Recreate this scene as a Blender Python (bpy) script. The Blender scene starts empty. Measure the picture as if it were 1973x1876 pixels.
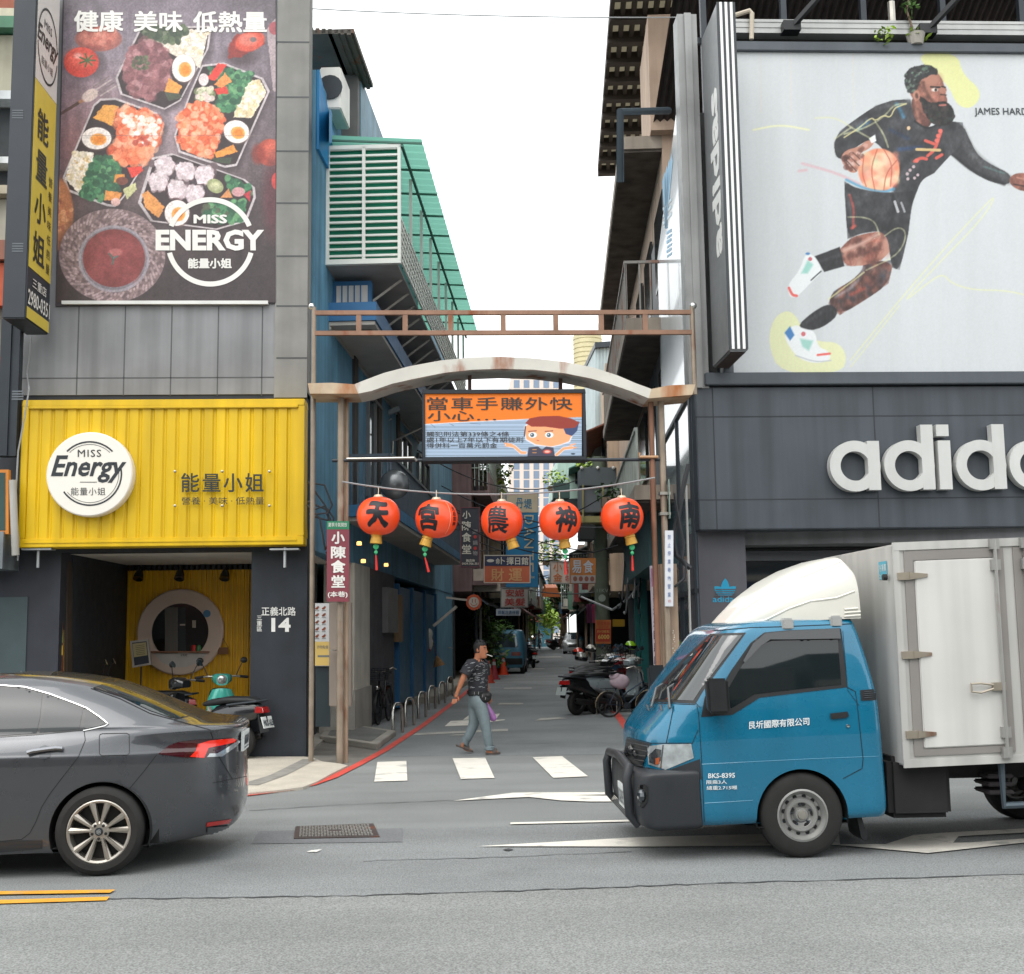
import bpy,bmesh,math,random
import numpy as np
from mathutils import Vector,Matrix
from mathutils.geometry import delaunay_2d_cdt
from mathutils.bvhtree import BVHTree
rnd=random.Random(7)
SC=bpy.context.scene
COL=SC.collection
PW,PH,FOC=1973.0,1876.0,2275.0
CAM=Vector((0,0,1.72))
YAW,PITCH,ROLL=math.radians(2.6),math.radians(6.9),math.radians(0.8)
_f=Vector((math.sin(YAW)*math.cos(PITCH),math.cos(YAW)*math.cos(PITCH),math.sin(PITCH)))
_r0=Vector((math.cos(YAW),-math.sin(YAW),0)); _u0=_r0.cross(_f)
_r=_r0*math.cos(ROLL)-_u0*math.sin(ROLL); _u=_u0*math.cos(ROLL)+_r0*math.sin(ROLL)
cd=bpy.data.cameras.new('camera'); cam=bpy.data.objects.new('camera',cd); COL.objects.link(cam)
cd.sensor_fit='HORIZONTAL'; cd.sensor_width=36; cd.lens=36*FOC/PW; cd.clip_start=.05; cd.clip_end=3000
cam.matrix_world=Matrix(((_r.x,_u.x,-_f.x,CAM.x),(_r.y,_u.y,-_f.y,CAM.y),(_r.z,_u.z,-_f.z,CAM.z),(0,0,0,1)))
SC.camera=cam
SUN_EL,SUN_AZ=math.radians(58),math.radians(205)
w=bpy.data.worlds.new('World'); SC.world=w; w.use_nodes=True
nt=w.node_tree; nt.nodes.clear()
sky=nt.nodes.new('ShaderNodeTexSky'); sky.sky_type='NISHITA'; sky.sun_disc=False
sky.sun_elevation=SUN_EL; sky.sun_rotation=SUN_AZ; sky.air_density=1.0; sky.dust_density=4.0; sky.ozone_density=1.0
hs=nt.nodes.new('ShaderNodeHueSaturation'); hs.inputs['Saturation'].default_value=.22
tc=nt.nodes.new('ShaderNodeTexCoord'); ns=nt.nodes.new('ShaderNodeTexNoise'); ns.inputs['Scale'].default_value=2.2; ns.inputs['Detail'].default_value=5
rp=nt.nodes.new('ShaderNodeMapRange'); rp.inputs[1].default_value=.3; rp.inputs[2].default_value=.7; rp.inputs[3].default_value=.9; rp.inputs[4].default_value=1.1
mx=nt.nodes.new('ShaderNodeMix'); mx.data_type='RGBA'; mx.blend_type='MULTIPLY'; mx.inputs[0].default_value=1
bg=nt.nodes.new('ShaderNodeBackground'); bg.inputs[1].default_value=.15
out=nt.nodes.new('ShaderNodeOutputWorld')
nt.links.new(sky.outputs[0],hs.inputs['Color']); nt.links.new(tc.outputs['Generated'],ns.inputs['Vector'])
oc=nt.nodes.new('ShaderNodeMix'); oc.data_type='RGBA'; oc.inputs[0].default_value=.78; oc.inputs[7].default_value=(6.3,6.45,6.45,1)
nt.links.new(hs.outputs[0],oc.inputs[6])
nt.links.new(ns.outputs['Fac'],rp.inputs[0]); nt.links.new(oc.outputs[2],mx.inputs[6]); nt.links.new(rp.outputs[0],mx.inputs[7])
nt.links.new(mx.outputs[2],bg.inputs[0]); nt.links.new(bg.outputs[0],out.inputs[0])
sd=bpy.data.lights.new('sun','SUN'); sd.energy=.6; sd.angle=math.radians(50); sd.color=(1,.97,.93)
so=bpy.data.objects.new('sun',sd); COL.objects.link(so)
so.rotation_euler=(math.pi/2-SUN_EL,0,math.pi-SUN_AZ)
SC.view_settings.view_transform='Standard'; SC.view_settings.look='None'; SC.view_settings.gamma=1
SC.view_settings.exposure=1.1
SC.cycles.use_denoising=True
SC.cycles.max_bounces=6; SC.cycles.diffuse_bounces=3; SC.cycles.glossy_bounces=3; SC.cycles.transmission_bounces=4
SC.cycles.sample_clamp_indirect=4
def ray(px,py):return (_f*FOC+_r*(px-PW/2)+_u*(PH/2-py)).normalized()
def onZ(px,py,z=0.0):
 d=ray(px,py); return CAM+d*((z-CAM.z)/d.z)
def onY(px,py,Y):
 d=ray(px,py); return CAM+d*(Y/d.y)
def onP(px,py,p0,n):
 d=ray(px,py); return CAM+d*((p0-CAM).dot(n)/d.dot(n))
def proj(p):
 v=Vector(p)-CAM; z=v.dot(_f); return (PW/2+FOC*v.dot(_r)/z,PH/2-FOC*v.dot(_u)/z)
def lin(c):
 c=c/255.0
 return c/12.92 if c<=.04045 else ((c+.055)/1.055)**2.4
def rgb(c):
 if isinstance(c,str):c=tuple(int(c[i:i+2],16) for i in (0,2,4))
 return (lin(c[0]),lin(c[1]),lin(c[2]),1)
MATS={}
def mat(name,col,rough=.6,metal=0.0,var=.12,vs=2.0,streak=0.0,bump=0.0,bs=60.0,coat=0.0,rust=0.0,emit=0.0,trans=0.0,spec=.5,speck=0.0,rustcol='7a3d16',tracks=0.0):
 if name in MATS:return MATS[name]
 m=bpy.data.materials.new(name); m.use_nodes=True; t=m.node_tree; N=t.nodes; L=t.links
 b=N['Principled BSDF']
 b.inputs['Roughness'].default_value=rough; b.inputs['Metallic'].default_value=metal
 b.inputs['Coat Weight'].default_value=coat; b.inputs['Coat Roughness'].default_value=.04
 b.inputs['Specular IOR Level'].default_value=spec
 b.inputs['Transmission Weight'].default_value=trans
 geo=N.new('ShaderNodeNewGeometry'); pos=geo.outputs['Position']
 if col=='ATTR':
  a=N.new('ShaderNodeAttribute'); a.attribute_name='Col'; src=a.outputs['Color']
 else :
  c=N.new('ShaderNodeRGB'); c.outputs[0].default_value=rgb(col); src=c.outputs[0]
 def mult(src,fac_socket,lo,hi,a0=.3,a1=.7):
  mr=N.new('ShaderNodeMapRange'); mr.inputs[1].default_value=a0; mr.inputs[2].default_value=a1
  mr.inputs[3].default_value=lo; mr.inputs[4].default_value=hi
  L.new(fac_socket,mr.inputs[0])
  x=N.new('ShaderNodeMix'); x.data_type='RGBA'; x.blend_type='MULTIPLY'; x.inputs[0].default_value=1
  L.new(src,x.inputs[6]); L.new(mr.outputs[0],x.inputs[7]); return x.outputs[2]
 def noise(scale,detail=4,stretch=None):
  n=N.new('ShaderNodeTexNoise'); n.inputs['Scale'].default_value=scale; n.inputs['Detail'].default_value=detail
  if stretch:
   mp=N.new('ShaderNodeMapping'); mp.inputs['Scale'].default_value=stretch
   L.new(pos,mp.inputs['Vector']); L.new(mp.outputs[0],n.inputs['Vector'])
  else :L.new(pos,n.inputs['Vector'])
  return n.outputs['Fac']
 if var:src=mult(src,noise(vs),1-var,1+var)
 if streak:src=mult(src,noise(5,3,(1,1,.05)),1-streak,1+streak*.5)
 if tracks:src=mult(src,noise(1.6,4,(.06,1,1)),1-tracks,1+tracks*.6); src=mult(src,noise(.9,5),1,1-tracks*1.6,.62,.78)
 if speck:src=mult(src,noise(90,2),1-speck,1+speck)
 if rust:
  rf=noise(3.5,6,(1,1,.35)); mr=N.new('ShaderNodeMapRange'); mr.inputs[1].default_value=.62-.2*rust; mr.inputs[2].default_value=.72
  L.new(rf,mr.inputs[0]); x=N.new('ShaderNodeMix'); x.data_type='RGBA'
  L.new(mr.outputs[0],x.inputs[0]); L.new(src,x.inputs[6]); x.inputs[7].default_value=rgb(rustcol); src=x.outputs[2]
 L.new(src,b.inputs['Base Color'])
 if emit:L.new(src,b.inputs['Emission Color']); b.inputs['Emission Strength'].default_value=emit
 if bump:
  bp=N.new('ShaderNodeBump'); bp.inputs['Strength'].default_value=bump; bp.inputs['Distance'].default_value=.01
  L.new(noise(bs,3),bp.inputs['Height']); L.new(bp.outputs[0],b.inputs['Normal'])
 if rough>.25:
  mr=N.new('ShaderNodeMapRange'); mr.inputs[3].default_value=max(.05,rough-.12); mr.inputs[4].default_value=min(1,rough+.12)
  L.new(noise(7,3),mr.inputs[0]); L.new(mr.outputs[0],b.inputs['Roughness'])
 MATS[name]=m; return m
M=dict(
asphalt=mat('asphalt','777a79',.92,var=.15,vs=.45,speck=.4,tracks=.16,bump=.6,bs=110),
asphalt2=mat('asphalt_near','7a7c7a',.92,var=.14,vs=.45,tracks=.12,speck=.45,bump=.7,bs=90),
alley_asphalt=mat('alley_asphalt','75797a',.9,var=.2,vs=.6,speck=.3,bump=.4),
patch=mat('asphalt_patch','686a6c',.9,var=.1,vs=1.5,speck=.25,bump=.4),
crack=mat('tar_seam','3b3d3e',.8,var=.3,vs=6),
concrete=mat('concrete','9a968e',.85,var=.18,vs=1.6,speck=.1,bump=.25,bs=40),
pavetile=mat('pavement_tile','b3ac9f',.8,var=.12,vs=2.5,speck=.18,bump=.2),
paint_white=mat('road_paint_white','d6d2c8',.7,var=.06,vs=5,speck=.1,rust=.22,rustcol='a09f9a'),
paint_worn=mat('road_paint_worn','a5a39d',.8,var=.2,vs=6,speck=.22),
paint_red=mat('road_paint_red','c4483c',.7,var=.14,vs=4,speck=.12),
paint_yellow=mat('road_paint_yellow','d59428',.7,var=.1,vs=5,speck=.14,rust=.2,rustcol='9a8a66'),
black=mat('black_plastic','17191b',.45,var=.1),
blackgloss=mat('black_gloss','0e1012',.12,coat=.6,var=0),
darkmetal=mat('dark_metal','30363c',.45,.3,var=.15),
steel=mat('brushed_steel','a8a49c',.32,.9,var=.12,vs=6),
chrome=mat('chrome','d6d6d4',.08,1,var=0),
rubber=mat('tyre_rubber','1f1e1d',.85,var=.2,vs=9),
glass=mat('dark_glass','0c1114',.03,var=0,coat=1.0,spec=.8),
window=mat('window_glass','2b3439',.06,var=.3,vs=.8,spec=.7),
white=mat('white_paint','dcdad4',.5,var=.06,streak=.08),
offwhite=mat('old_white','c3beb2',.7,var=.14,streak=.2),
red=mat('red_plastic','b3241d',.35,coat=.3,var=.08),
green_leaf=mat('leaf','46692a',.6,var=.45,vs=9),
leaf_dark=mat('leaf_dark','2c4a22',.6,var=.4,vs=8),
leaf_light=mat('leaf_light','8aa637',.6,var=.35,vs=9),
bark=mat('bark','6b5a49',.9,var=.3,vs=8,bump=.5),
wire=mat('cable','24262a',.6,var=0),wire_pale=mat('pale_cable','8d8f90',.6,var=0),
pipe=mat('weathered_pipe','9b8672',.6,.2,var=.2,vs=3,rust=.15),
polesteel=mat('pole_steel','8c7f70',.5,.35,var=.2,vs=4,rust=.1),
)
def thing(name,label,cat,loc=(0,0,0),group=None):
 o=bpy.data.objects.new(name,None); COL.objects.link(o); o.location=loc
 o.empty_display_size=.2
 return tag(o,label,cat,group)
def tag(o,label,cat,group=None):
 o['label']=label; o['category']=cat
 if group:o['group']=group
 return o
def struct(o,kind='structure'):
 o['kind']=kind; return o
def wloc(o):
 v=Vector((0,0,0))
 while o is not None:v+=o.location; o=o.parent
 return v
def copy_tree(o,parent=None):
 c=o.copy(); COL.objects.link(c); c.parent=parent
 for ch in list(o.children):copy_tree(ch,c)
 return c
class MB:
 def __init__(s):s.v=[]; s.f=[]; s.m=[]
 def add(s,vs,fs,mi=0):
  n=len(s.v); s.v+=[tuple(p) for p in vs]; s.f+=[tuple(i+n for i in f) for f in fs]; s.m+=[mi]*len(fs); return s
 def quad(s,a,b,c,d,mi=0):return s.add([a,b,c,d],[(0,1,2,3)],mi)
 def poly(s,pts,mi=0):return s.add(pts,[tuple(range(len(pts)))],mi)
 def box(s,a,b,mi=0):
  x0,x1=sorted((a[0],b[0])); y0,y1=sorted((a[1],b[1])); z0,z1=sorted((a[2],b[2]))
  return s.add([(x0,y0,z0),(x1,y0,z0),(x1,y1,z0),(x0,y1,z0),(x0,y0,z1),(x1,y0,z1),(x1,y1,z1),(x0,y1,z1)],
  [(0,3,2,1),(4,5,6,7),(0,1,5,4),(1,2,6,5),(2,3,7,6),(3,0,4,7)],mi)
 def hexa(s,p,mi=0):
  return s.add(p,[(0,3,2,1),(4,5,6,7),(0,1,5,4),(1,2,6,5),(2,3,7,6),(3,0,4,7)],mi)
 def slab(s,pts,off,mi=0):
  n=len(pts); off=Vector(off); P=[Vector(p) for p in pts]
  s.add(P+[p+off for p in P],[tuple(range(n)),tuple(range(2*n-1,n-1,-1))]+[(i,i+n,(i+1)%n+n,(i+1)%n) for i in range(n)],mi); return s
 def bar(s,a,b,w,h=None,up=(0,0,1),mi=0):
  a,b=Vector(a),Vector(b); d=(b-a).normalized(); up=Vector(up)
  if abs(d.dot(up))>.95:up=Vector((0,1,0))
  x=d.cross(up).normalized(); y=x.cross(d); h=h or w
  q=[(-.5,-.5),(.5,-.5),(.5,.5),(-.5,.5)]
  return s.hexa([a+x*w*i+y*h*j for i,j in q]+[b+x*w*i+y*h*j for i,j in q],mi)
 def tube(s,pts,r,n=8,mi=0,cap=True):
  pts=[Vector(p) for p in pts]; rs=r if isinstance(r,(list,tuple)) else [r]*len(pts)
  rings=[]; prev=None
  for i,p in enumerate(pts):
   d=(pts[min(i+1,len(pts)-1)]-pts[max(i-1,0)]).normalized()
   if prev is None:
    a=Vector((0,0,1)) if abs(d.z)<.9 else Vector((1,0,0)); x=d.cross(a).normalized()
   else :x=(prev-d*prev.dot(d)).normalized()
   prev=x; y=d.cross(x)
   rings.append([p+(x*math.cos(2*math.pi*k/n)+y*math.sin(2*math.pi*k/n))*rs[i] for k in range(n)])
  vs=[q for r_ in rings for q in r_]; fs=[]
  for i in range(len(pts)-1):
   for k in range(n):fs.append((i*n+k,i*n+(k+1)%n,(i+1)*n+(k+1)%n,(i+1)*n+k))
  if cap:fs+=[tuple(range(n-1,-1,-1)),tuple((len(pts)-1)*n+k for k in range(n))]
  return s.add(vs,fs,mi)
 def lathe(s,prof,o,ax,n=24,mi=0,cap=False):
  o=Vector(o); ax=Vector(ax).normalized(); a=Vector((0,0,1)) if abs(ax.z)<.9 else Vector((1,0,0))
  x=ax.cross(a).normalized(); y=ax.cross(x)
  vs=[o+ax*h+(x*math.cos(2*math.pi*k/n)+y*math.sin(2*math.pi*k/n))*r for r,h in prof for k in range(n)]
  fs=[(i*n+k,i*n+(k+1)%n,(i+1)*n+(k+1)%n,(i+1)*n+k) for i in range(len(prof)-1) for k in range(n)]
  if cap:fs+=[tuple(range(n-1,-1,-1)),tuple((len(prof)-1)*n+k for k in range(n))]
  return s.add(vs,fs,mi)
 def ball(s,c,r,n=12,mi=0):
  c=Vector(c); rr=Vector(r) if isinstance(r,(tuple,list,Vector)) else Vector((r,r,r)); h=n//2
  vs=[c+Vector((rr.x*math.sin(math.pi*i/h)*math.cos(2*math.pi*k/n),rr.y*math.sin(math.pi*i/h)*math.sin(2*math.pi*k/n),rr.z*math.cos(math.pi*i/h))) for i in range(h+1) for k in range(n)]
  return s.add(vs,[(i*n+k,(i+1)*n+k,(i+1)*n+(k+1)%n,i*n+(k+1)%n) for i in range(h) for k in range(n)],mi)
 def build(s,name,mats,parent=None,smooth=False,bevel=0.0,angle=40):
  if not isinstance(mats,(list,tuple)):mats=[mats]
  me=bpy.data.meshes.new(name)
  if not s.v:s.v=[(0,0,0)]
  P=np.array([tuple(p) for p in s.v],dtype=float)
  if parent is not None:org=np.array(wloc(parent))
  else :org=np.array([(P[:,0].min()+P[:,0].max())/2,(P[:,1].min()+P[:,1].max())/2,P[:,2].min()])
  me.from_pydata((P-org).tolist(),[],s.f)
  for m_ in mats:me.materials.append(m_)
  if len(mats)>1:me.polygons.foreach_set('material_index',s.m)
  bm=bmesh.new(); bm.from_mesh(me)
  bmesh.ops.remove_doubles(bm,verts=bm.verts,dist=1e-5)
  if bevel:
   es=[e for e in bm.edges if len(e.link_faces)==2 and e.calc_face_angle(0)>.5]
   bmesh.ops.bevel(bm,geom=es,offset=bevel,segments=2,affect='EDGES',clamp_overlap=True)
  bmesh.ops.recalc_face_normals(bm,faces=bm.faces)
  bm.to_mesh(me); bm.free()
  if smooth or bevel:
   me.polygons.foreach_set('use_smooth',[True]*len(me.polygons))
   me.set_sharp_from_angle(angle=math.radians(angle))
  o=bpy.data.objects.new(name,me); COL.objects.link(o)
  if parent is not None:o.parent=parent
  else :o.location=org
  return o
_tc=bpy.data.curves.new('lettering_source','FONT'); _to=bpy.data.objects.new('lettering_source',_tc)
TXT={}
def glyphs(body,bold=0.0,extrude=0.0,shear=0.0,spacing=1.0,line=1.0,align='CENTER',res=2):
 key=(body,bold,extrude,shear,spacing,line,align,res)
 if key in TXT:return TXT[key]
 cjk=any(ord(c)>0x2000 or c=='M' for c in body)
 COL.objects.link(_to)
 _tc.body=body; _tc.offset=0 if cjk else bold; _tc.extrude=extrude; _tc.shear=shear; _tc.space_character=spacing; _tc.space_line=line
 _tc.align_x=align; _tc.resolution_u=res
 bpy.context.view_layer.update(); dg=bpy.context.evaluated_depsgraph_get()
 me=bpy.data.meshes.new_from_object(_to.evaluated_get(dg))
 v=np.array([tuple(q.co) for q in me.vertices]); f=[tuple(p.vertices) for p in me.polygons]
 bpy.data.meshes.remove(me); COL.objects.unlink(_to)
 if cjk and bold:
  v0,f0=v,f; v=[]; f=[]
  for k,(a,b) in enumerate([(0,0),(1,1),(-1,1),(1,-1),(-1,-1)]+([(1.3,0),(-1.3,0),(0,1.3),(0,-1.3)] if bold>.03 else [])):
   v.append(v0+np.array([a*bold*.8,b*bold*.8,.0004*k])); f+=[tuple(i+k*len(v0) for i in p) for p in f0]
  v=np.concatenate(v)
 lo,hi=v.min(0),v.max(0)
 n=v.copy(); n[:,0]=(v[:,0]-lo[0])/(hi[0]-lo[0]); n[:,1]=(v[:,1]-lo[1])/(hi[1]-lo[1])
 TXT[key]=(n,f); return n,f
def lettering(mb,body,O,U,V,off=.006,mi=0,**k):
 O,U,V=Vector(O),Vector(U),Vector(V); nrm=U.cross(V).normalized()
 n,f=glyphs(body,**k)
 mb.add([O+U*float(p[0])+V*float(p[1])+nrm*(off+float(p[2])) for p in n],f,mi); return mb
def let_px(mb,body,x0,y0,x1,y1,P,off=.006,mi=0,**k):
 O,U,V=P(x0,y1),P(x1,y1)-P(x0,y1),P(x0,y0)-P(x0,y1)
 return lettering(mb,body,O,U,V,off,mi,**k)
def ring_px(mb,cx,cy,ro,ri,P,off,mi=0,a0=0,a1=360,n=48,asp=1.0):
 full=a1-a0>=360; A=[math.radians(a0+(a1-a0)*i/n) for i in range(n+1)]
 vs=[]; c=P(cx,cy); nr=(P(cx+10,cy)-c).cross(P(cx,cy-10)-c).normalized()
 for a in A:
  for r in (ro,ri):vs.append(P(cx+r*asp*math.cos(a),cy-r*math.sin(a))+nr*off)
 return mb.add(vs,[(2*i,2*i+1,2*i+3,2*i+2) for i in range(n)],mi)
def disc_px(mb,cx,cy,rx,ry,P,off,mi=0,n=40):
 c=P(cx,cy); nr=(P(cx+10,cy)-c).cross(P(cx,cy-10)-c).normalized()
 return mb.poly([P(cx+rx*math.cos(2*math.pi*i/n),cy-ry*math.sin(2*math.pi*i/n))+nr*off for i in range(n)],mi)
def rect_px(mb,x0,y0,x1,y1,P,off=0.0,mi=0):
 c=P(x0,y0); nr=(P(x0+10,y0)-c).cross(P(x0,y0-10)-c).normalized()*off
 return mb.quad(P(x0,y1)+nr,P(x1,y1)+nr,P(x1,y0)+nr,P(x0,y0)+nr,mi)
def block_px(mb,x0,y0,x1,y1,P,front=0.0,back=.1,mi=0):
 c=P(x0,y0); nr=(P(x0+10,y0)-c).cross(P(x0,y0-10)-c).normalized()
 q=[P(x0,y1),P(x1,y1),P(x1,y0),P(x0,y0)]
 return mb.hexa([p+nr*front for p in q]+[p-nr*back for p in q],mi)
def polyblock_px(mb,pts,P,front=0.0,back=.1,mi=0):
 c=P(*pts[0]); nr=(P(pts[0][0]+10,pts[0][1])-c).cross(P(pts[0][0],pts[0][1]-10)-c).normalized()
 return mb.slab([P(*p)+nr*front for p in pts],-nr*(front+back),mi)
# ================================================================ ground, road, pavement, markings
YL=16.75
AA=math.radians(5.0)
AD=Vector((math.sin(AA),math.cos(AA),0)); AN=Vector((math.cos(AA),-math.sin(AA),0))
AO=onZ(588,1462); AO=Vector((AO.x,YL,0))
def alley(s,t,z=0.0):return AO+AD*s+AN*t+Vector((0,0,z))
def sheet(name,pts,m,z,kind='structure',cut=0):
 mb=MB()
 mb.poly([(p[0],p[1],z) for p in pts]); o=mb.build(name,m)
 o['kind']=kind; return o
def gsheet(name,px,m,z):return sheet(name,[onZ(*p) for p in px],m,z)
def gmulti(name,lst,m,z):
 mb=MB()
 for i,px in enumerate(lst):mb.poly([tuple(onZ(*p))[:2]+(z+.0007*i,) for p in px])
 o=mb.build(name,m); o['kind']='structure'; return o
def ribbon(pts,w):
 P=[Vector(p) for p in pts]; L=[]; R=[]
 for i,p in enumerate(P):
  d=(P[min(i+1,len(P)-1)]-P[max(i-1,0)]); d.z=0; d.normalize(); n=Vector((-d.y,d.x,0))
  hw=w[i] if isinstance(w,(list,tuple)) else w
  L.append(p+n*hw); R.append(p-n*hw)
 return L,R
def ribbon_obj(name,pts,w,m,z):
 L,R=ribbon(pts,w); mb=MB()
 for i in range(len(L)-1):mb.quad((*L[i].xy,z),(*R[i].xy,z),(*R[i+1].xy,z),(*L[i+1].xy,z))
 o=mb.build(name,m); o['kind']='structure'; return o
sheet('ground',[(-400,-200),(400,-200),(400,700),(-400,700)],M['concrete'],-.03)
sheet('road',[(-80,-6),(80,-6),(80,17.2),(-80,17.2)],M['asphalt'],0)
seam=[(-700,1752),(-200,1742),(225,1733),(450,1731),(700,1727),(1000,1718),(1250,1708),(1500,1700),(1973,1686),(2600,1662)]
sp=[onZ(*p) for p in seam]
sheet('road_near_lane',[tuple(p)[:2] for p in sp]+[(30,-5.9),(-30,-5.9)],M['asphalt2'],.004)
jag=[]
for a,b in zip(sp,sp[1:]):
 for k in range(14):jag.append(a.lerp(b,k/14)+Vector((0,rnd.uniform(-.02,.02),0)))
ribbon_obj('road_seam',jag,[rnd.uniform(.004,.017) for _ in jag],M['crack'],.008)
far_seam=[(778,1597),(985,1592),(1200,1585),(1600,1572),(2300,1545)]
sheet('road_middle_lane',[tuple(onZ(*p))[:2] for p in [(490,1605)]+far_seam]+[tuple(q)[:2] for q in reversed([p-Vector((0,-.02,0)) for p in sp[2:]])],mat('asphalt_middle','797c7c',.92,var=.13,vs=.5,speck=.42,tracks=.16,bump=.6,bs=100),.002)
A1=alley(140,6.2); A0=alley(140,-.8)
sheet('alley_road',[alley(.1,-1)[:2],alley(.1,6.6)[:2],A1[:2],A0[:2]],M['alley_asphalt'],.003)
for q in ([(480,1562),(640,1552),(800,1545),(1000,1538),(1180,1533)],[(840,1436),(1000,1433),(1195,1431)],[(700,1660),(980,1652),(1250,1640)]):
 pp=[onZ(*p) for p in q]; jj=[a.lerp(b,k/8)+Vector((0,rnd.uniform(-.02,.02),0)) for a,b in zip(pp,pp[1:]) for k in range(8)]
 ribbon_obj('road_seam',jj,[rnd.uniform(.004,.012) for _ in jj],mat('faint_seam','4a4d4e',.9,var=.3,vs=8),.0065)
gmulti('crosswalk',[[(721,1507),(785,1505),(783,1467),(727,1469)],[(888,1502),(953,1500),(935,1461),(872,1462)],
[(1066,1500),(1133,1497),(1083,1458),(1026,1460)],[(1239,1496),(1306,1493),(1240,1455),(1183,1456)],
[(1415,1492),(1480,1490),(1395,1452),(1338,1453)]],M['paint_white'],.009)
Z1=lambda x,y:((1250+x*.3041)*.6693,(2250+y*.3041)*.6693)
Z2=lambda x,y:((2300+x*.3284)*.6693,(2300+y*.3284)*.6693)
gmulti('lane_arrow',[[Z1(180,188),Z1(890,152),Z1(900,110),Z1(740,113)],[Z1(890,152),Z1(1200,186),Z1(1480,197),Z1(2100,195),Z1(2100,150),Z1(1300,136),Z1(1000,111),Z1(900,110)],
[Z1(1300,136),Z1(2000,124),Z1(2000,107),Z1(1000,111)],
[Z1(415,624),Z1(2000,627),Z2(360,415),Z2(350,300),Z1(1930,538)],[Z2(300,412),Z2(1135,487),Z2(1350,400),Z2(1000,330),Z2(760,408)],
[Z2(1135,487),Z2(2300,360),Z2(2300,335),Z2(1500,395),Z2(1200,400)],[Z2(1000,330),Z2(1350,400),Z2(1400,340),Z2(2300,290),Z2(2300,255),Z2(1250,310)]],M['paint_white'],.010)
gmulti('stop_line',[[Z1(722,412),Z1(2500,372),Z1(2500,355),Z1(722,395)]],M['paint_white'],.010)
Z4=lambda x,y:((1150+x*.1774)*.6693,(2000+y*.1774)*.6693)
gmulti('alley_line',[[Z4(215,662),Z4(1760,590),Z4(1760,556),Z4(260,632)]],M['paint_worn'],.009)
gmulti('alley_arrow',[[Z4(735,515),Z4(1150,500),Z4(1150,415),Z4(830,430)],[Z4(1030,412),Z4(1200,400),Z4(1200,330),Z4(1120,340)],[Z4(1480,450),Z4(1715,415),Z4(1700,403),Z4(1560,415),Z4(1630,310),Z4(1560,315),Z4(1450,420)]],M['paint_white'],.009)
gmulti('worn_paint',[[Z4(1590,160),Z4(1960,160),Z4(1900,145),Z4(1650,145)],[Z4(800,665),Z4(1050,660),Z4(1050,645),Z4(900,650)]]+
[[(870+x*.2318,1037+y*.2318) for x,y in q] for q in ([(430,1252),(670,1250),(665,1243),(440,1244)],[(380,1385),(600,1380),(590,1370),(400,1372)],[(690,1520),(960,1500),(900,1492),(740,1500)],[(650,1090),(775,1088),(770,1082),(660,1083)],[(560,995),(930,990),(900,982),(560,986)])],M['paint_worn'],.008)
redpx=[(380,1541),(480,1533),(560,1523),(600,1513),(640,1499),(690,1474),(740,1447),(780,1421),(815,1398),(855,1368),(885,1345),(904,1329),(925,1311),(950,1293)]
ribbon_obj('red_kerb_line',[onZ(*p) for p in redpx],[.05]*3+[.06]*11,M['paint_red'],.011)
ribbon_obj('red_kerb_line',[onZ(*p) for p in [(1182,1370),(1190,1378),(1197,1388),(1210,1407),(1225,1428),(1250,1460)]],.07,M['paint_red'],.011)
gmulti('double_yellow_line',[[(-500,1727),(222,1717),(212,1723),(-500,1734)],[(-500,1752),(211,1731),(205,1738),(-500,1760)]],M['paint_yellow'],.012)
Z3=lambda x,y:((700+x*.2534)*.6693,(2150+y*.2534)*.6693)
gsheet('asphalt_patch',[Z3(90,1108),Z3(1805,1085),Z3(1812,930),Z3(180,962)],M['patch'],.006)
pv=[Z3(-900,600),Z3(50,556),Z3(400,520),Z3(680,485),Z3(850,415),Z3(1000,330),Z3(1190,235),Z3(1100,215),Z3(900,190),Z3(800,150),Z3(700,133),Z3(-900,133)]
mb=MB(); mb.slab([tuple(onZ(*p))[:2]+(.03,) for p in pv],(0,0,-.05)); struct(mb.build('pavement',M['pavetile']))
ribbon_obj('pavement_stripe',[onZ(*Z3(60,465)),onZ(*Z3(400,350)),onZ(*Z3(760,165))],[.12,.1,.1],mat('stone_strip','85837d',.8,var=.2,vs=6),.0345)
gsheet('pavement_apron',[Z3(800,150),Z3(900,190),Z3(1190,235),Z3(1400,170),Z3(1500,90),Z3(1640,40),Z3(1100,-60),Z3(800,-80)],mat('worn_concrete','6d6a64',.85,var=.25,vs=3,speck=.15),.007)
mb=MB(); q=[tuple(onZ(*p))[:2] for p in [(616,1429),(637,1398),(763,1418),(726,1446)]]
mb.slab([p+(.09,) for p in q],(0,0,-.09)); o=mb.build('ramp_plate',M['concrete'],bevel=.01)
c=sum((Vector(p) for p in q),Vector((0,0)))/4; qi=[c+(Vector(p)-c)*.78 for p in q]
mb=MB(); mb.slab([(p.x,p.y,.095) for p in qi],(0,0,-.02)); i_=mb.build('inset',mat('ramp_steel','70726f',.6,.3,var=.2),o)
i_.location=-o.location*0; tag(o,'low ramp plate with pale concrete rim in front of the noodle shop','ramp plate')
mb=MB(); p=onZ(604,1642); mb.slab([(p.x-.05,p.y-.02,.012),(p.x+.03,p.y-.03,.012),(p.x+.06,p.y+.02,.02),(p.x-.02,p.y+.03,.012)],(0,0,-.004)); tag(mb.build('paper_scrap',M['white']),'scrap of white paper lying on the asphalt below the utility cover','litter')
gmulti('tar_spot',[[(968,1639),(980,1641),(990,1638),(979,1636)]],M['crack'],.009)
mc=thing('manhole_cover','rectangular cast iron utility cover set in the asphalt','manhole cover',tuple(onZ(648,1605)))
q=[onZ(*Z3(*p)) for p in [(575,1055),(1550,1035),(1480,885),(595,918)]]
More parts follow.
